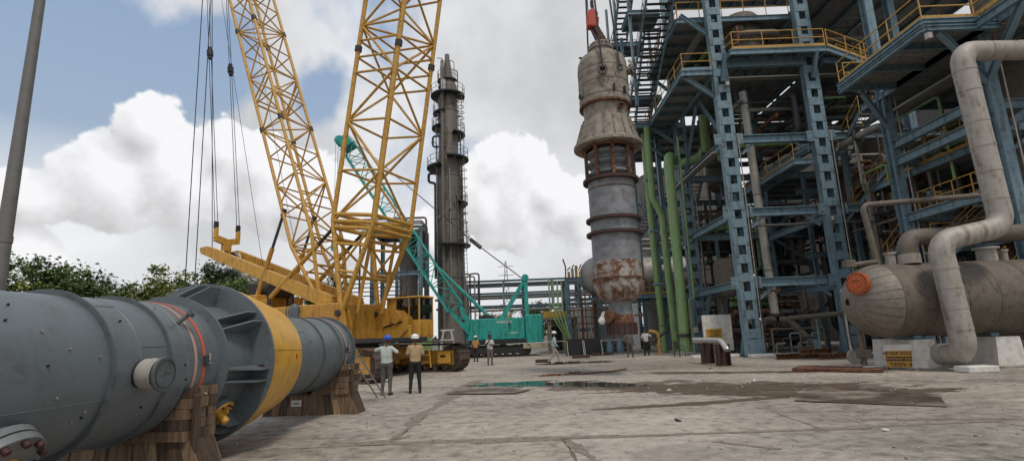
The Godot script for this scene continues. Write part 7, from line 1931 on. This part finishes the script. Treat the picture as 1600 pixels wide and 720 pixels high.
	for s in [-0.2, 0.35]: pipe(p, "spring_hanger", [Vector3(5.3 + s, 10.6, -0.6), Vector3(5.3 + s, 9.9, -0.6)], 0.1, MT.rust, 0.1, 8)
	var p2 := thing("clad_pipe", "clad pipe turning from the drum top and running off right behind the front pipe", "pipe", Vector3(13.9, 3.6, -18.7))
	pipe(p2, "run", [Vector3(0.1, 0.0, 0), Vector3(0.1, 0.95, 0), Vector3(5.5, 1.05, -0.4)], 0.3, MT.clad_dull, 0.6, 22)
	ring(p2, "collar", 0.28, 0.36, 0.0, 0.34, MT.clad, Transform3D(Basis.IDENTITY, Vector3(0.1, 0, 0)), 22)
	var p3 := thing("thin_pipe", "thin grey pipe rising from the drum head then running right", "pipe", Vector3(13.0, 3.5, -19.0))
	pipe(p3, "run", [Vector3(0.1, 0.0, 0), Vector3(-0.12, 2.35, 0), Vector3(4.2, 2.55, 0)], 0.1, MT.clad_dull, 0.22, 14)
	pipe(p3, "branch", [Vector3(0.05, 0.25, 0), Vector3(-0.5, 0.2, 0.1), Vector3(-0.95, 0.15, 0.1)], 0.09, MT.clad_dull, 0.2, 12)
	rbox(p3, "instrument", Vector3(-1.0, 0.2, 0.1), Vector3(0.36, 0.26, 0.26), MT.clad_dull)
	var p4 := thing("thin_pipe", "dark thin pipe running level above the drum at right", "pipe", Vector3(15.5, 4.4, -19.6))
	pipe(p4, "run", [Vector3(0, 0, 0), Vector3(4.2, 0.1, 0)], 0.09, MT.dark_steel, 0.2, 10)
	var lv := thing("level_gauge", "small pipe stand with a box below the drum head", "gauge", Vector3(12.3, 0, -19.4))
	bar(lv, "post", Vector3(0, 0, 0), Vector3(0, 1.6, 0), 0.09, MT.clad_dull, 10)
	rbox(lv, "box", Vector3(0, 0.55, 0.05), Vector3(0.4, 0.32, 0.3), MT.clad_dull)
	rbox(lv, "block", Vector3(0.1, 0.07, 0.25), Vector3(0.55, 0.14, 0.3), MT.whitewash)

func yard_bits():
	# steel plates and scrap lying on the concrete
	var q := [["steel_plate", "large rusty steel plate with water on it lying at right on the concrete", [Vector2(6.05, -12.15), Vector2(8.15, -10.6), Vector2(9.3, -12.25), Vector2(7.75, -15.0)], 0.03, 0.016],
		["steel_plate", "rusty steel plate lying flat before the drum", [Vector2(9.95, -19.9), Vector2(11.9, -17.9), Vector2(12.6, -18.9), Vector2(11.0, -21.2)], 0.11, 0.09],
		["steel_plate", "dark thin plate half over the puddle edge", [Vector2(-2.15, -16.35), Vector2(-0.1, -15.75), Vector2(0.35, -16.6), Vector2(-0.5, -17.6), Vector2(-1.7, -17.4)], 0.045, 0.025]]
	for e in q:
		var cen := Vector2.ZERO
		for p in e[2]: cen += p / e[2].size()
		var poly := []
		for p in e[2]: poly.append(p - cen)
		var t := thing(e[0], e[1], "steel plate", Vector3(cen.x, 0, cen.y), 0.0, "steel plates on the yard")
		flat_patch(t, "plate", ragged(poly, 0.02, 17, 0.5), e[3], MT.rust if e[3] > 0.1 else MT.plate_dirty, e[4])
		for k in 2:
			var p: Vector2 = (poly[k] as Vector2) * 0.7
			rbox(t, "packing", Vector3(p.x, (e[3] - e[4]) / 2 + 0.002, p.y), Vector3(0.4, maxf(0.012, e[3] - e[4] - 0.003), 0.12), MT.wood_dark, Basis.IDENTITY, 0.003)
	var rb := thing("bent_rod", "dark bent rod lying on the concrete beyond the puddle", "rod", Vector3(1.06, 0, -22))
	pipe(rb, "rod", [Vector3(-0.2, 0.03, 0.0), Vector3(1.6, 0.03, -0.2), Vector3(2.8, 0.03, -0.8), Vector3(3.7, 0.04, -1.9)], 0.03, MT.rust, 0.9, 8)
	var db := thing("debris_heap", "low heap of muddy scrap beside the bent rod", "debris", Vector3(1.8, 0, -22.8))
	var rng := RandomNumberGenerator.new(); rng.seed = 66
	for k in 14:
		rbox(db, "scrap", Vector3(rng.randf_range(-0.9, 0.9), 0.03, rng.randf_range(-0.5, 0.5)), Vector3(rng.randf_range(0.1, 0.4), 0.05, rng.randf_range(0.06, 0.2)), [MT.rust, MT.wood_dark, MT.concrete][k % 3], Basis(Vector3.UP, rng.randf() * 3), 0.01)
	var db2 := thing("debris_heap", "pile of wet scrap at the feet of the walking man", "debris", Vector3(3.2, 0, -31.6))
	for k in 16:
		rbox(db2, "scrap", Vector3(rng.randf_range(-0.9, 0.9), 0.03, rng.randf_range(-0.4, 0.4)), Vector3(rng.randf_range(0.1, 0.5), 0.06, rng.randf_range(0.06, 0.2)), [MT.dark_steel, MT.wood_dark, MT.tank][k % 3], Basis(Vector3.UP, rng.randf() * 3), 0.01)
	var i := 0
	for e in [[1.55, -32.6, 0.9, "dark timber block lying left of the walking man"], [6.2, -39.5, 1.6, "long dark timber lying below the black screens"], [4.3, -36.5, 1.2, "dark timber lying right of the walking man"]]:
		var tb := thing("timber_block", e[3], "timber", Vector3(e[0], 0, e[1]), 0.1 * i, "dark timbers on the yard")
		rbox(tb, "beam", Vector3(0, 0.1, 0), Vector3(e[2], 0.2, 0.25), MT.wood_dark)
		slab(tb, "end_band", Vector3(e[2] * 0.4, 0.1, 0), Vector3(0.05, 0.206, 0.256), MT.rust)
		i += 1
	i = 0
	for e in [[4.15, -15.2, "broken pale stone on the brown stain"], [7.3, -17.0, "small pale stone beyond the large rusty plate"], [2.9, -10.2, "lone grey pebble in the near middle of the yard"], [5.6, -8.6, "pale chip of concrete at the near right"], [10.3, -10.0, "white chip of concrete near the right edge"], [7.9, -22.5, "dark clod before the stooled pipe"], [-5.1, -17.3, "small dark clod behind the ladder"]]:
		var m := MB.new()
		m.box(Transform3D(Basis.from_euler(Vector3(0.2, i, 0.15)), Vector3(0, 0.02, 0)), Vector3(0.10 + 0.02 * (i % 3), 0.04, 0.07), 0.014)
		var s := put(self, "stone", m.done(), MT.whitewash if i in [0, 1, 3, 4] else MT.dark_steel, Transform3D(Basis.IDENTITY, Vector3(e[0], 0.0, e[1])))
		tag(s, e[2], "stone", "loose stones on the yard")
		i += 1
# ------------------------------------------------------------------ people
func body_mesh(bones: Array, cell: float, extra: MB) -> ArrayMesh:
	# bones: [a, b, ra, rb, colour]; smooth union of tapered capsules, meshed as surface nets
	var lo := Vector3(1e9, 1e9, 1e9); var hi := -lo
	for b in bones:
		var r: float = maxf(b[2], b[3]) + cell * 3
		for p in [b[0], b[1]]:
			lo = lo.min(p - Vector3.ONE * r); hi = hi.max(p + Vector3.ONE * r)
	var nx := ceili((hi.x - lo.x) / cell) + 1; var ny := ceili((hi.y - lo.y) / cell) + 1; var nz := ceili((hi.z - lo.z) / cell) + 1
	var fld := PackedFloat32Array(); fld.resize(nx * ny * nz); fld.fill(9.0)
	var best := PackedFloat32Array(); best.resize(nx * ny * nz); best.fill(9.0)
	var own := PackedInt32Array(); own.resize(nx * ny * nz)
	var k := 0.028
	for bi in bones.size():
		var b: Array = bones[bi]
		var A: Vector3 = b[0]; var B: Vector3 = b[1]
		var ra: float = b[2]; var rb: float = b[3]
		var m := maxf(ra, rb) + cell * 2.5
		var l := (A.min(B) - Vector3.ONE * m - lo) / cell; var h := (A.max(B) + Vector3.ONE * m - lo) / cell
		var ab := B - A; var l2 := maxf(ab.length_squared(), 1e-9)
		for z in range(maxi(0, int(l.z)), mini(nz, int(h.z) + 2)):
			for y in range(maxi(0, int(l.y)), mini(ny, int(h.y) + 2)):
				for x in range(maxi(0, int(l.x)), mini(nx, int(h.x) + 2)):
					var p := lo + Vector3(x, y, z) * cell
					var t := clampf((p - A).dot(ab) / l2, 0, 1)
					var d := p.distance_to(A + ab * t) - lerpf(ra, rb, t)
					var i := (z * ny + y) * nx + x
					if d < best[i]: best[i] = d; own[i] = bi
					var f := fld[i]
					var hh := clampf(0.5 + 0.5 * (f - d) / k, 0, 1)
					fld[i] = lerpf(f, d, hh) - k * hh * (1 - hh)
	var vid := {}
	var vp := PackedVector3Array(); var vc := PackedColorArray(); var vn := PackedVector3Array()
	var strd := [1, nx, nx * ny]
	var off := [0, 1, nx, nx + 1, nx * ny, nx * ny + 1, nx * ny + nx, nx * ny + nx + 1]
	var edges := [[0, 1], [2, 3], [4, 5], [6, 7], [0, 2], [1, 3], [4, 6], [5, 7], [0, 4], [1, 5], [2, 6], [3, 7]]
	for z in nz - 1:
		for y in ny - 1:
			for x in nx - 1:
				var i := (z * ny + y) * nx + x
				var neg := 0
				for q in 8: if fld[i + off[q]] < 0: neg += 1
				if neg == 0 or neg == 8: continue
				var s := Vector3.ZERO; var c := 0
				for e in edges:
					var fa := fld[i + off[e[0]]]; var fb := fld[i + off[e[1]]]
					if (fa < 0) == (fb < 0): continue
					var t := fa / (fa - fb)
					var pa := Vector3(e[0] & 1, (e[0] >> 1) & 1, e[0] >> 2); var pb := Vector3(e[1] & 1, (e[1] >> 1) & 1, e[1] >> 2)
					s += pa.lerp(pb, t); c += 1
				var bq := 0
				for q in 8: if best[i + off[q]] < best[i + off[bq]]: bq = q
				vid[i] = vp.size()
				vp.append(lo + (Vector3(x, y, z) + s / c) * cell)
				vc.append(bones[own[i + off[bq]]][4]); vn.append(Vector3.ZERO)
	var idx := PackedInt32Array()
	for i in vid:
		var x: int = i % nx; var y: int = (i / nx) % ny; var z: int = i / (nx * ny)
		for ax in 3:
			var o: int = strd[ax]; var u: int = strd[(ax + 1) % 3]; var w: int = strd[(ax + 2) % 3]
			var cu: int = [x, y, z][(ax + 1) % 3]; var cw: int = [x, y, z][(ax + 2) % 3]
			if cu == 0 or cw == 0: continue
			var fa := fld[i]; var fb := fld[i + o]
			if (fa < 0) == (fb < 0): continue
			if not (vid.has(i - u) and vid.has(i - w) and vid.has(i - u - w)): continue
			var a: int = vid[i]; var b: int = vid[i - u]; var c: int = vid[i - u - w]; var d: int = vid[i - w]
			var quad := [a, b, c, a, c, d] if fa < 0 else [a, c, b, a, d, c]
			# clockwise is front: the outward side is away from the negative end
			for q in [0, 3]:
				var p0 := vp[quad[q]]; var p1 := vp[quad[q + 1]]; var p2 := vp[quad[q + 2]]
				var g := (p2 - p0).cross(p1 - p0)
				idx.append(quad[q]); idx.append(quad[q + 1]); idx.append(quad[q + 2])
				vn[quad[q]] += g; vn[quad[q + 1]] += g; vn[quad[q + 2]] += g
	# make sure normals point outwards
	var flip := 0.0
	var cen := (lo + hi) * 0.5
	for i in vp.size(): flip += vn[i].normalized().dot((vp[i] - Vector3(cen.x, vp[i].y, cen.z)))
	var out := MB.new()
	for q in range(0, idx.size(), 3):
		var n0 := vn[idx[q]].normalized(); var n1 := vn[idx[q + 1]].normalized(); var n2 := vn[idx[q + 2]].normalized()
		if flip < 0: n0 = -n0; n1 = -n1; n2 = -n2
		out.col = vc[idx[q]]
		out.tri(vp[idx[q]], vp[idx[q + 1]], vp[idx[q + 2]], n0, n1, n2)
	out.v.append_array(extra.v); out.n.append_array(extra.n); out.c.append_array(extra.c)
	return out.done()

func hand_fingers(mb: MB, wrist: Vector3, elbow: Vector3, skin: Color, fwd: Vector3):
	var d := (wrist - elbow).normalized()
	var s := d.cross(fwd)
	if s.length() < 0.1: s = d.cross(Vector3.RIGHT)
	s = s.normalized()
	var f := s.cross(d).normalized()
	mb.col = skin
	var p := wrist + d * 0.085
	var ln := [0.062, 0.074, 0.07, 0.055]
	for k in 4:
		var o: Vector3 = p + s * ((k - 1.5) * 0.019)
		var L: float = ln[k]
		mb.tube([o - d * 0.02, o + d * L * 0.45, o + d * L * 0.8 + f * 0.014, o + d * L * 0.95 + f * 0.034], [0.0095, 0.009, 0.0085, 0.006], 6)
	var th := wrist + d * 0.035 + s * -0.032
	mb.tube([th, th + d * 0.03 - s * 0.022 + f * 0.01, th + d * 0.06 - s * 0.024 + f * 0.02], [0.012, 0.01, 0.007], 6)

func person(label: String, at: Vector3, turn: float, o: Dictionary):
	var t := thing("person", label, "person", at, turn, "people in the yard")
	var skin: Color = o.get("skin", Color(0.12, 0.062, 0.038))
	var shirt: Color = o.shirt; var leg: Color = o.trousers
	var shoe: Color = o.get("shoes", Color(0.015, 0.013, 0.012))
	var H: float = o.get("h", 1.7) / 1.7
	var lean: Vector3 = o.get("lean", Vector3.ZERO)
	var hip: Vector3 = Vector3(0, 0.92, 0) + o.get("hip", Vector3.ZERO)
	var ch := hip + Vector3(0, 0.46, 0) + lean
	var hd: Vector3 = ch + Vector3(0, 0.23, 0.02) + o.get("head", Vector3.ZERO)
	var bones := []
	bones.append([hip + Vector3(-0.075, -0.01, -0.005), hip + Vector3(0.075, -0.01, -0.005), 0.108, 0.108, leg])
	for s in [-1.0, 1.0]:
		bones.append([hip + Vector3(s * 0.055, 0.06, 0.0), hip.lerp(ch, 0.55) + Vector3(s * 0.06, 0, 0.005), 0.112, 0.112, shirt])
		bones.append([hip.lerp(ch, 0.5) + Vector3(s * 0.06, 0, 0.0), ch + Vector3(s * 0.085, -0.07, 0.0), 0.115, 0.108, shirt])
	bones.append([ch + Vector3(-0.155, 0.0, -0.01), ch + Vector3(0.155, 0.0, -0.01), 0.066, 0.066, shirt])
	bones.append([ch + Vector3(0, 0.03, -0.01), hd + Vector3(0, -0.09, -0.01), 0.056, 0.052, skin])
	bones.append([hd + Vector3(0, -0.015, -0.012), hd + Vector3(0, 0.05, -0.015), 0.082, 0.092, skin])
	bones.append([hd + Vector3(0, -0.06, 0.035), hd + Vector3(0, -0.02, 0.03), 0.052, 0.06, skin])
	bones.append([hd + Vector3(0, 0.0, 0.085), hd + Vector3(0, -0.022, 0.1), 0.012, 0.016, skin])
	for s in [-1.0, 1.0]: bones.append([hd + Vector3(s * 0.088, -0.005, -0.01), hd + Vector3(s * 0.09, 0.02, -0.015), 0.017, 0.02, skin])
	var ex := MB.new()
	var fwd := Vector3(0, 0, 1)
	var ls: Array = o.legs  # per side: knee, ankle, toe direction
	for i in 2:
		var s := -1.0 if i == 0 else 1.0
		var kn: Vector3 = ls[i][0]; var an: Vector3 = ls[i][1]
		var hj := hip + Vector3(s * 0.09, -0.04, 0)
		bones.append([hj, kn, 0.096, 0.068, leg])
		bones.append([kn, an.lerp(kn, 0.08), 0.064, 0.052, leg])
		var td: Vector3 = ls[i][2] if ls[i].size() > 2 else Vector3(s * 0.15, 0, 1).normalized()
		bones.append([an + Vector3(0, -0.035, 0) - td * 0.05, an + Vector3(0, -0.045, 0) + td * 0.13, 0.044, 0.036, shoe])
		var el: Vector3 = o.arms[i][0]; var wr: Vector3 = o.arms[i][1]
		var sh := ch + Vector3(s * 0.175, -0.01, -0.01)
		var lng: bool = o.get("long", false)
		bones.append([sh, sh.lerp(el, 0.62), 0.062, 0.056, shirt])
		bones.append([sh.lerp(el, 0.6), el, 0.052 if lng else 0.046, 0.045 if lng else 0.041, shirt if lng else skin])
		bones.append([el, wr, 0.043, 0.033 if lng else 0.029, shirt if lng else skin])
		var hdn := (wr - el).normalized()
		bones.append([wr + hdn * 0.01, wr + hdn * 0.075, 0.03, 0.034, skin])
		hand_fingers(ex, wr, el, skin, fwd)
	# eyes, set in the sockets
	for s in [-1.0, 1.0]:
		ex.col = Color(0.4, 0.38, 0.35)
		ex.lathe([Vector2(0, -0.012), Vector2(0.009, -0.007), Vector2(0.012, 0), Vector2(0.009, 0.007), Vector2(0, 0.012)], 8, Transform3D(Basis.IDENTITY, hd + Vector3(s * 0.032, 0.012, 0.07)))
		ex.col = Color(0.01, 0.008, 0.006)
		ex.box(Transform3D(Basis.IDENTITY, hd + Vector3(s * 0.032, 0.036, 0.076)), Vector3(0.036, 0.008, 0.012))
	ex.col = Color(0.13, 0.045, 0.035)
	ex.box(Transform3D(Basis.IDENTITY, hd + Vector3(0, -0.055, 0.088)), Vector3(0.045, 0.01, 0.01), 0.003)
	var body := put(t, "body", body_mesh(bones, o.get("cell", 0.026), ex), MT.people, Transform3D(Basis.from_scale(Vector3.ONE * H), Vector3.ZERO))
	if o.has("helmet"):
		var hm := MB.new()
		hm.lathe([Vector2(0.112, 0.0), Vector2(0.118, 0.03), Vector2(0.108, 0.075), Vector2(0.08, 0.108), Vector2(0.04, 0.122), Vector2(0, 0.125)], 20, Transform3D(Basis.from_scale(Vector3(1, 1, 1.15)), Vector3.ZERO))
		hm.lathe([Vector2(0.10, -0.006), Vector2(0.128, -0.008), Vector2(0.13, 0.002), Vector2(0.112, 0.008)], 20, Transform3D(Basis.from_scale(Vector3(1, 1, 1.12)), Vector3(0, 0, 0.008)))
		hm.box(Transform3D(Basis(Vector3.RIGHT, 0.16), Vector3(0, -0.006, 0.15)), Vector3(0.15, 0.01, 0.075), 0.004)
		hm.box(Transform3D(Basis.IDENTITY, Vector3(0, 0.115, 0)), Vector3(0.035, 0.025, 0.17), 0.01)
		var hb: Basis = o.get("tilt", Basis.IDENTITY)
		put(t, "helmet", hm.done(), MT.helmet_blue if o.helmet == "blue" else MT.helmet_white, Transform3D(hb.scaled(Vector3.ONE * H), (hd + Vector3(0, 0.045, -0.012)) * H))
	else:
		var hr := MB.new()
		hr.lathe([Vector2(0.093, -0.03), Vector2(0.102, 0.0), Vector2(0.105, 0.03), Vector2(0.093, 0.075), Vector2(0.06, 0.103), Vector2(0, 0.112)], 18, Transform3D(Basis(Vector3.RIGHT, -0.35), hd + Vector3(0, 0.035, -0.022)))
		put(t, "hair", hr.done(), MT.hair, Transform3D(Basis.from_scale(Vector3.ONE * H), Vector3.ZERO))
	return t

func stand(dx := 0.0) -> Array:
	return [[Vector3(-0.105 - dx * 0.5, 0.49, 0.02), Vector3(-0.115 - dx, 0.085, -0.02)], [Vector3(0.105 + dx * 0.5, 0.49, 0.02), Vector3(0.115 + dx, 0.085, -0.02)]]

func people():
	MT.hair = mat(Color(0.012, 0.01, 0.009), 0.6)
	var down_l := [Vector3(-0.25, 1.1, -0.03), Vector3(-0.24, 0.86, 0.05)]
	var down_r := [Vector3(0.25, 1.1, -0.03), Vector3(0.24, 0.86, 0.05)]
	# seen from behind: his right hand reaches out to the ladder, left hand on the hip (local x grows to his left)
	person("man in blue helmet and pale shirt leaning a hand on the ladder", Vector3(-4.05, 0, -16.9), PI - 0.15, {"shirt": Color(0.50, 0.55, 0.52), "trousers": Color(0.095, 0.10, 0.105), "helmet": "blue", "h": 1.74, "cell": 0.024,
		"legs": stand(0.01), "arms": [[Vector3(-0.42, 1.2, -0.02), Vector3(-0.22, 1.02, 0.02)], [Vector3(0.46, 1.3, 0.05), Vector3(0.68, 1.34, 0.1)]], "head": Vector3(-0.02, 0, 0.02)})
	person("man in white helmet and tan T-shirt standing with his back turned", Vector3(-3.21, 0, -17.15), PI + 0.2, {"shirt": Color(0.44, 0.32, 0.18), "trousers": Color(0.016, 0.017, 0.022), "helmet": "white", "h": 1.74, "cell": 0.024,
		"legs": stand(0.03), "arms": [[Vector3(-0.26, 1.1, 0.02), Vector3(-0.16, 0.9, 0.16)], [Vector3(0.26, 1.1, 0.02), Vector3(0.15, 0.9, 0.18)]], "head": Vector3(0.0, 0, 0.01), "tilt": Basis(Vector3.UP, 0.5) * Basis(Vector3.RIGHT, -0.12)})
	person("man in white helmet and tan vest between crawler track and teal crane", Vector3(-2.8, 0, -37.2), PI - 0.4, {"shirt": Color(0.5, 0.29, 0.1), "trousers": Color(0.03, 0.028, 0.03), "helmet": "white", "h": 1.68, "cell": 0.032,
		"legs": stand(), "arms": [[Vector3(-0.27, 1.12, 0.0), Vector3(-0.2, 0.95, 0.16)], down_r]})
	person("bareheaded man in white shirt and grey trousers raising a hand to his face", Vector3(-1.56, 0, -31.7), 0.35, {"shirt": Color(0.62, 0.6, 0.63), "trousers": Color(0.17, 0.145, 0.145), "h": 1.72, "cell": 0.03,
		"legs": stand(), "arms": [[Vector3(-0.26, 1.14, 0.08), Vector3(-0.08, 1.42, 0.17)], [Vector3(0.24, 1.12, 0.03), Vector3(-0.02, 1.18, 0.2)]]})
	person("man in white helmet and light blue shirt walking across the yard", Vector3(2.14, 0, -31.1), PI / 2, {"shirt": Color(0.42, 0.55, 0.62), "trousers": Color(0.38, 0.36, 0.345), "helmet": "white", "h": 1.74, "cell": 0.03, "long": true,
		"legs": [[Vector3(-0.1, 0.5, -0.02), Vector3(-0.1, 0.15, -0.34), Vector3(0, -0.45, 0.9).normalized()], [Vector3(0.1, 0.52, 0.2), Vector3(0.1, 0.095, 0.28)]], "lean": Vector3(0, 0, 0.04),
		"arms": [[Vector3(-0.25, 1.12, 0.05), Vector3(-0.22, 0.93, 0.2)], [Vector3(0.25, 1.1, -0.1), Vector3(0.25, 0.88, -0.08)]]})
	person("man in grey green shirt half hidden behind the hanging vessel flange", Vector3(7.3, 0, -35.0), 0.1, {"shirt": Color(0.12, 0.13, 0.115), "trousers": Color(0.10, 0.09, 0.082), "h": 1.7, "cell": 0.032,
		"legs": stand(0.05), "arms": [[Vector3(-0.36, 1.18, -0.05), Vector3(-0.2, 1.0, 0.05)], down_r]})
	person("bareheaded man in white shirt and black trousers with a hand on his hip", Vector3(8.6, 0, -36.0), -0.5, {"shirt": Color(0.62, 0.57, 0.6), "trousers": Color(0.012, 0.012, 0.013), "h": 1.72, "cell": 0.03,
		"legs": stand(0.02), "arms": [[Vector3(-0.27, 1.12, 0.02), Vector3(-0.12, 1.0, 0.2)], [Vector3(0.42, 1.2, -0.02), Vector3(0.34, 1.02, 0.16)]]})
	# operator, seated in the yellow cab
	var f := Vector3(0.904, 0, 0.4275).normalized(); var nn := Vector3(-f.z, 0, f.x)
	var cabp := Vector3(-7.69, 0, -26.6) + f * 1.28 + Vector3.UP * 1.72 + nn * -2.2
	person("crane operator in checked shirt sitting in the yellow cab", cabp + Vector3(0, -0.28, 0), atan2(f.x, f.z) - 0.5, {"shirt": Color(0.16, 0.17, 0.18), "trousers": Color(0.03, 0.03, 0.035), "h": 1.68, "cell": 0.032,
		"legs": [[Vector3(-0.13, 0.88, 0.42), Vector3(-0.13, 0.5, 0.48)], [Vector3(0.13, 0.88, 0.42), Vector3(0.13, 0.5, 0.48)]], "arms": [[Vector3(-0.27, 1.12, 0.08), Vector3(-0.22, 1.02, 0.32)], [Vector3(0.27, 1.12, 0.08), Vector3(0.22, 1.02, 0.32)]]})

# ------------------------------------------------------------------ trees
func crown_mesh(sd: int, clumps: int, leaves: int, rx: float, ry: float, tint: Color) -> Array:
	var rng := RandomNumberGenerator.new(); rng.seed = sd
	var mb := MB.new()
	var cs := []
	for i in clumps:
		var d := Vector3(rng.randfn(), rng.randfn() * 0.9, rng.randfn()).normalized()
		var r := pow(rng.randf(), 0.45)
		# lumpy outline
		r *= 0.74 + 0.42 * sin(d.x * 4.0 + sd) * cos(d.z * 3.4 + sd * 2.0) + 0.2 * sin(d.y * 6.0 + sd) + rng.randf_range(-0.12, 0.3)
		cs.append(Vector3(d.x * rx * r, d.y * ry * r, d.z * rx * r))
	for c in cs:
		var cr := rng.randf_range(0.35, 0.95)
		var tone := rng.randf_range(0.6, 1.25)
		var hue := rng.randf_range(-0.12, 0.2)
		for k in leaves:
			var d := Vector3(rng.randfn(), rng.randfn() * 0.7, rng.randfn()) * cr * 0.52
			var p: Vector3 = c + d
			var u := Vector3(rng.randfn(), rng.randfn() * 0.5, rng.randfn()).normalized()
			var v := u.cross(Vector3(rng.randfn(), rng.randfn() + 1.2, rng.randfn()).normalized()).normalized()
			var ln := rng.randf_range(0.10, 0.22); var w := ln * rng.randf_range(0.35, 0.6)
			var t := tone * rng.randf_range(0.75, 1.25)
			mb.col = Color(tint.r * t * (1.0 + hue), tint.g * t, tint.b * t * (1.0 - hue))
			var n := u.cross(v)
			if n.y < 0: n = -n
			mb.quad(p - u * ln, p - v * w, p + u * ln, p + v * w, n, n, n, n)
	return [mb.done(), cs]

func trees():
	var kinds := []
	for q in [[501, 85, 70, 3.2, 2.8, Color(0.10, 0.16, 0.04)], [502, 72, 70, 2.8, 3.1, Color(0.155, 0.195, 0.05)], [503, 62, 70, 2.6, 2.7, Color(0.075, 0.125, 0.04)], [504, 46, 60, 1.3, 2.4, Color(0.06, 0.085, 0.045)]]:
		kinds.append(crown_mesh(q[0], q[1], q[2], q[3], q[4], q[5]))
	var spots := [
		[-47.5, -46, 11.6, 0, 1.2, "dark tree at the far left edge behind the lamp post"], [-44.5, -51, 10.8, 0, 1.2, "broad green tree right of the lamp post"], [-41.0, -50, 9.9, 2, 1.2, "dark green tree above the first vessel ring"],
		[-42.5, -43, 7.6, 1, 0.95, "lower yellow green tree beside the lamp post"], [-37.5, -50, 8.3, 2, 1.0, "small dark tree above the second vessel ring"], [-34.5, -48, 7.2, 1, 0.9, "light green bush like tree before the gap in the tree line"], [-33.0, -50, 9.7, 1, 1.2, "tall light green tree left of the crane ropes"],
		[-31.4, -55, 10.6, 3, 1.0, "slim dark treetop rising above the light green trees"], [-29.3, -55, 10.4, 3, 0.95, "slim dark treetop next to the crane ropes"], [-29.0, -50, 8.4, 1, 1.05, "green tree directly behind the crane ropes"], [-25.5, -50, 8.6, 0, 1.05, "green tree behind the lever arm tip of the yellow crane"],
		[-22.0, -50, 8.4, 2, 1.1, "dark tree behind the lever arm of the yellow crane"], [-18.8, -52, 8.0, 0, 1.0, "tree behind the foot of the yellow derrick mast"], [-39.5, -60, 8.6, 2, 1.2, "dark tree farther back in the gap of the tree line"],
		[-1.5, -78, 5.8, 1, 0.95, "green tree seen under the pipe rack left of the teal gantry"], [2.5, -76, 6.2, 0, 0.95, "green tree seen under the pipe rack right of the teal gantry"], [5.6, -74, 5.6, 2, 0.9, "dark green tree seen through the rack by the gate room"]]
	var rng := RandomNumberGenerator.new(); rng.seed = 31
	for s in spots:
		var t := thing("tree", s[5], "tree", Vector3(s[0], 0, s[1]), rng.randf() * TAU, "trees along the yard edge")
		var k: Array = kinds[s[3]]
		var sc: float = s[4]
		var ry: float = [2.6, 2.9, 2.5, 2.4][s[3]] * sc
		var cy: float = s[2] - ry * 0.95
		put(t, "crown", k[0], MT.leaf, Transform3D(Basis.from_scale(Vector3.ONE * sc), Vector3(0, cy, 0)))
		var m := MB.new()
		m.tube([Vector3(0, -0.05, 0), Vector3(0.08, cy * 0.4, 0.05), Vector3(-0.05, cy * 0.8, 0), Vector3(0, cy + ry * 0.4, 0.1)], [0.24, 0.19, 0.15, 0.05], 9)
		put(t, "trunk", m.done(), MT.bark)
		for i in 6:
			var c: Vector3 = (k[1][i * 5] as Vector3) * sc + Vector3(0, cy, 0)
			var b := MB.new()
			b.tube([Vector3(0, cy * (0.62 + 0.06 * i), 0), Vector3(c.x * 0.45, lerpf(cy * 0.7, c.y, 0.6), c.z * 0.45), c], [0.09, 0.06, 0.02], 6)
			put(t, "limb", b.done(), MT.bark)
	# far hedge line closing the horizon
	var far := MB.new()
	for i in 9000:
		var x := rng.randf_range(-260, 260)
		var p := Vector3(x, absf(rng.randfn()) * 2.0 + 0.4 + 1.5 * sin(x * 0.06), rng.randf_range(-215, -190))
		var u := Vector3(rng.randfn(), rng.randfn(), rng.randfn()).normalized(); var v := u.cross(Vector3(0.3, 1, 0.2)).normalized()
		var l := rng.randf_range(0.6, 1.5); var tt := rng.randf_range(0.6, 1.2)
		far.col = Color(0.045 * tt, 0.07 * tt, 0.025 * tt)
		far.quad(p - u * l, p - v * l * 0.6, p + u * l, p + v * l * 0.6, Vector3.UP, Vector3.UP, Vector3.UP, Vector3.UP)
	var h := put(self, "distant_woods", far.done(), MT.leaf)
	h.set_meta("kind", "stuff"); tag(h, "distant strip of woods along the horizon", "woods")

func _ready():
	unit_meshes()
	set_stage()
	make_materials()
	build_ground()
	left_group()
	yellow_crane()
	teal_crane()
	hanging_vessel()
	hook_and_slings()
	far_plant()
	right_objects()
	drum_group()
	yard_bits()
	people()
	trees()
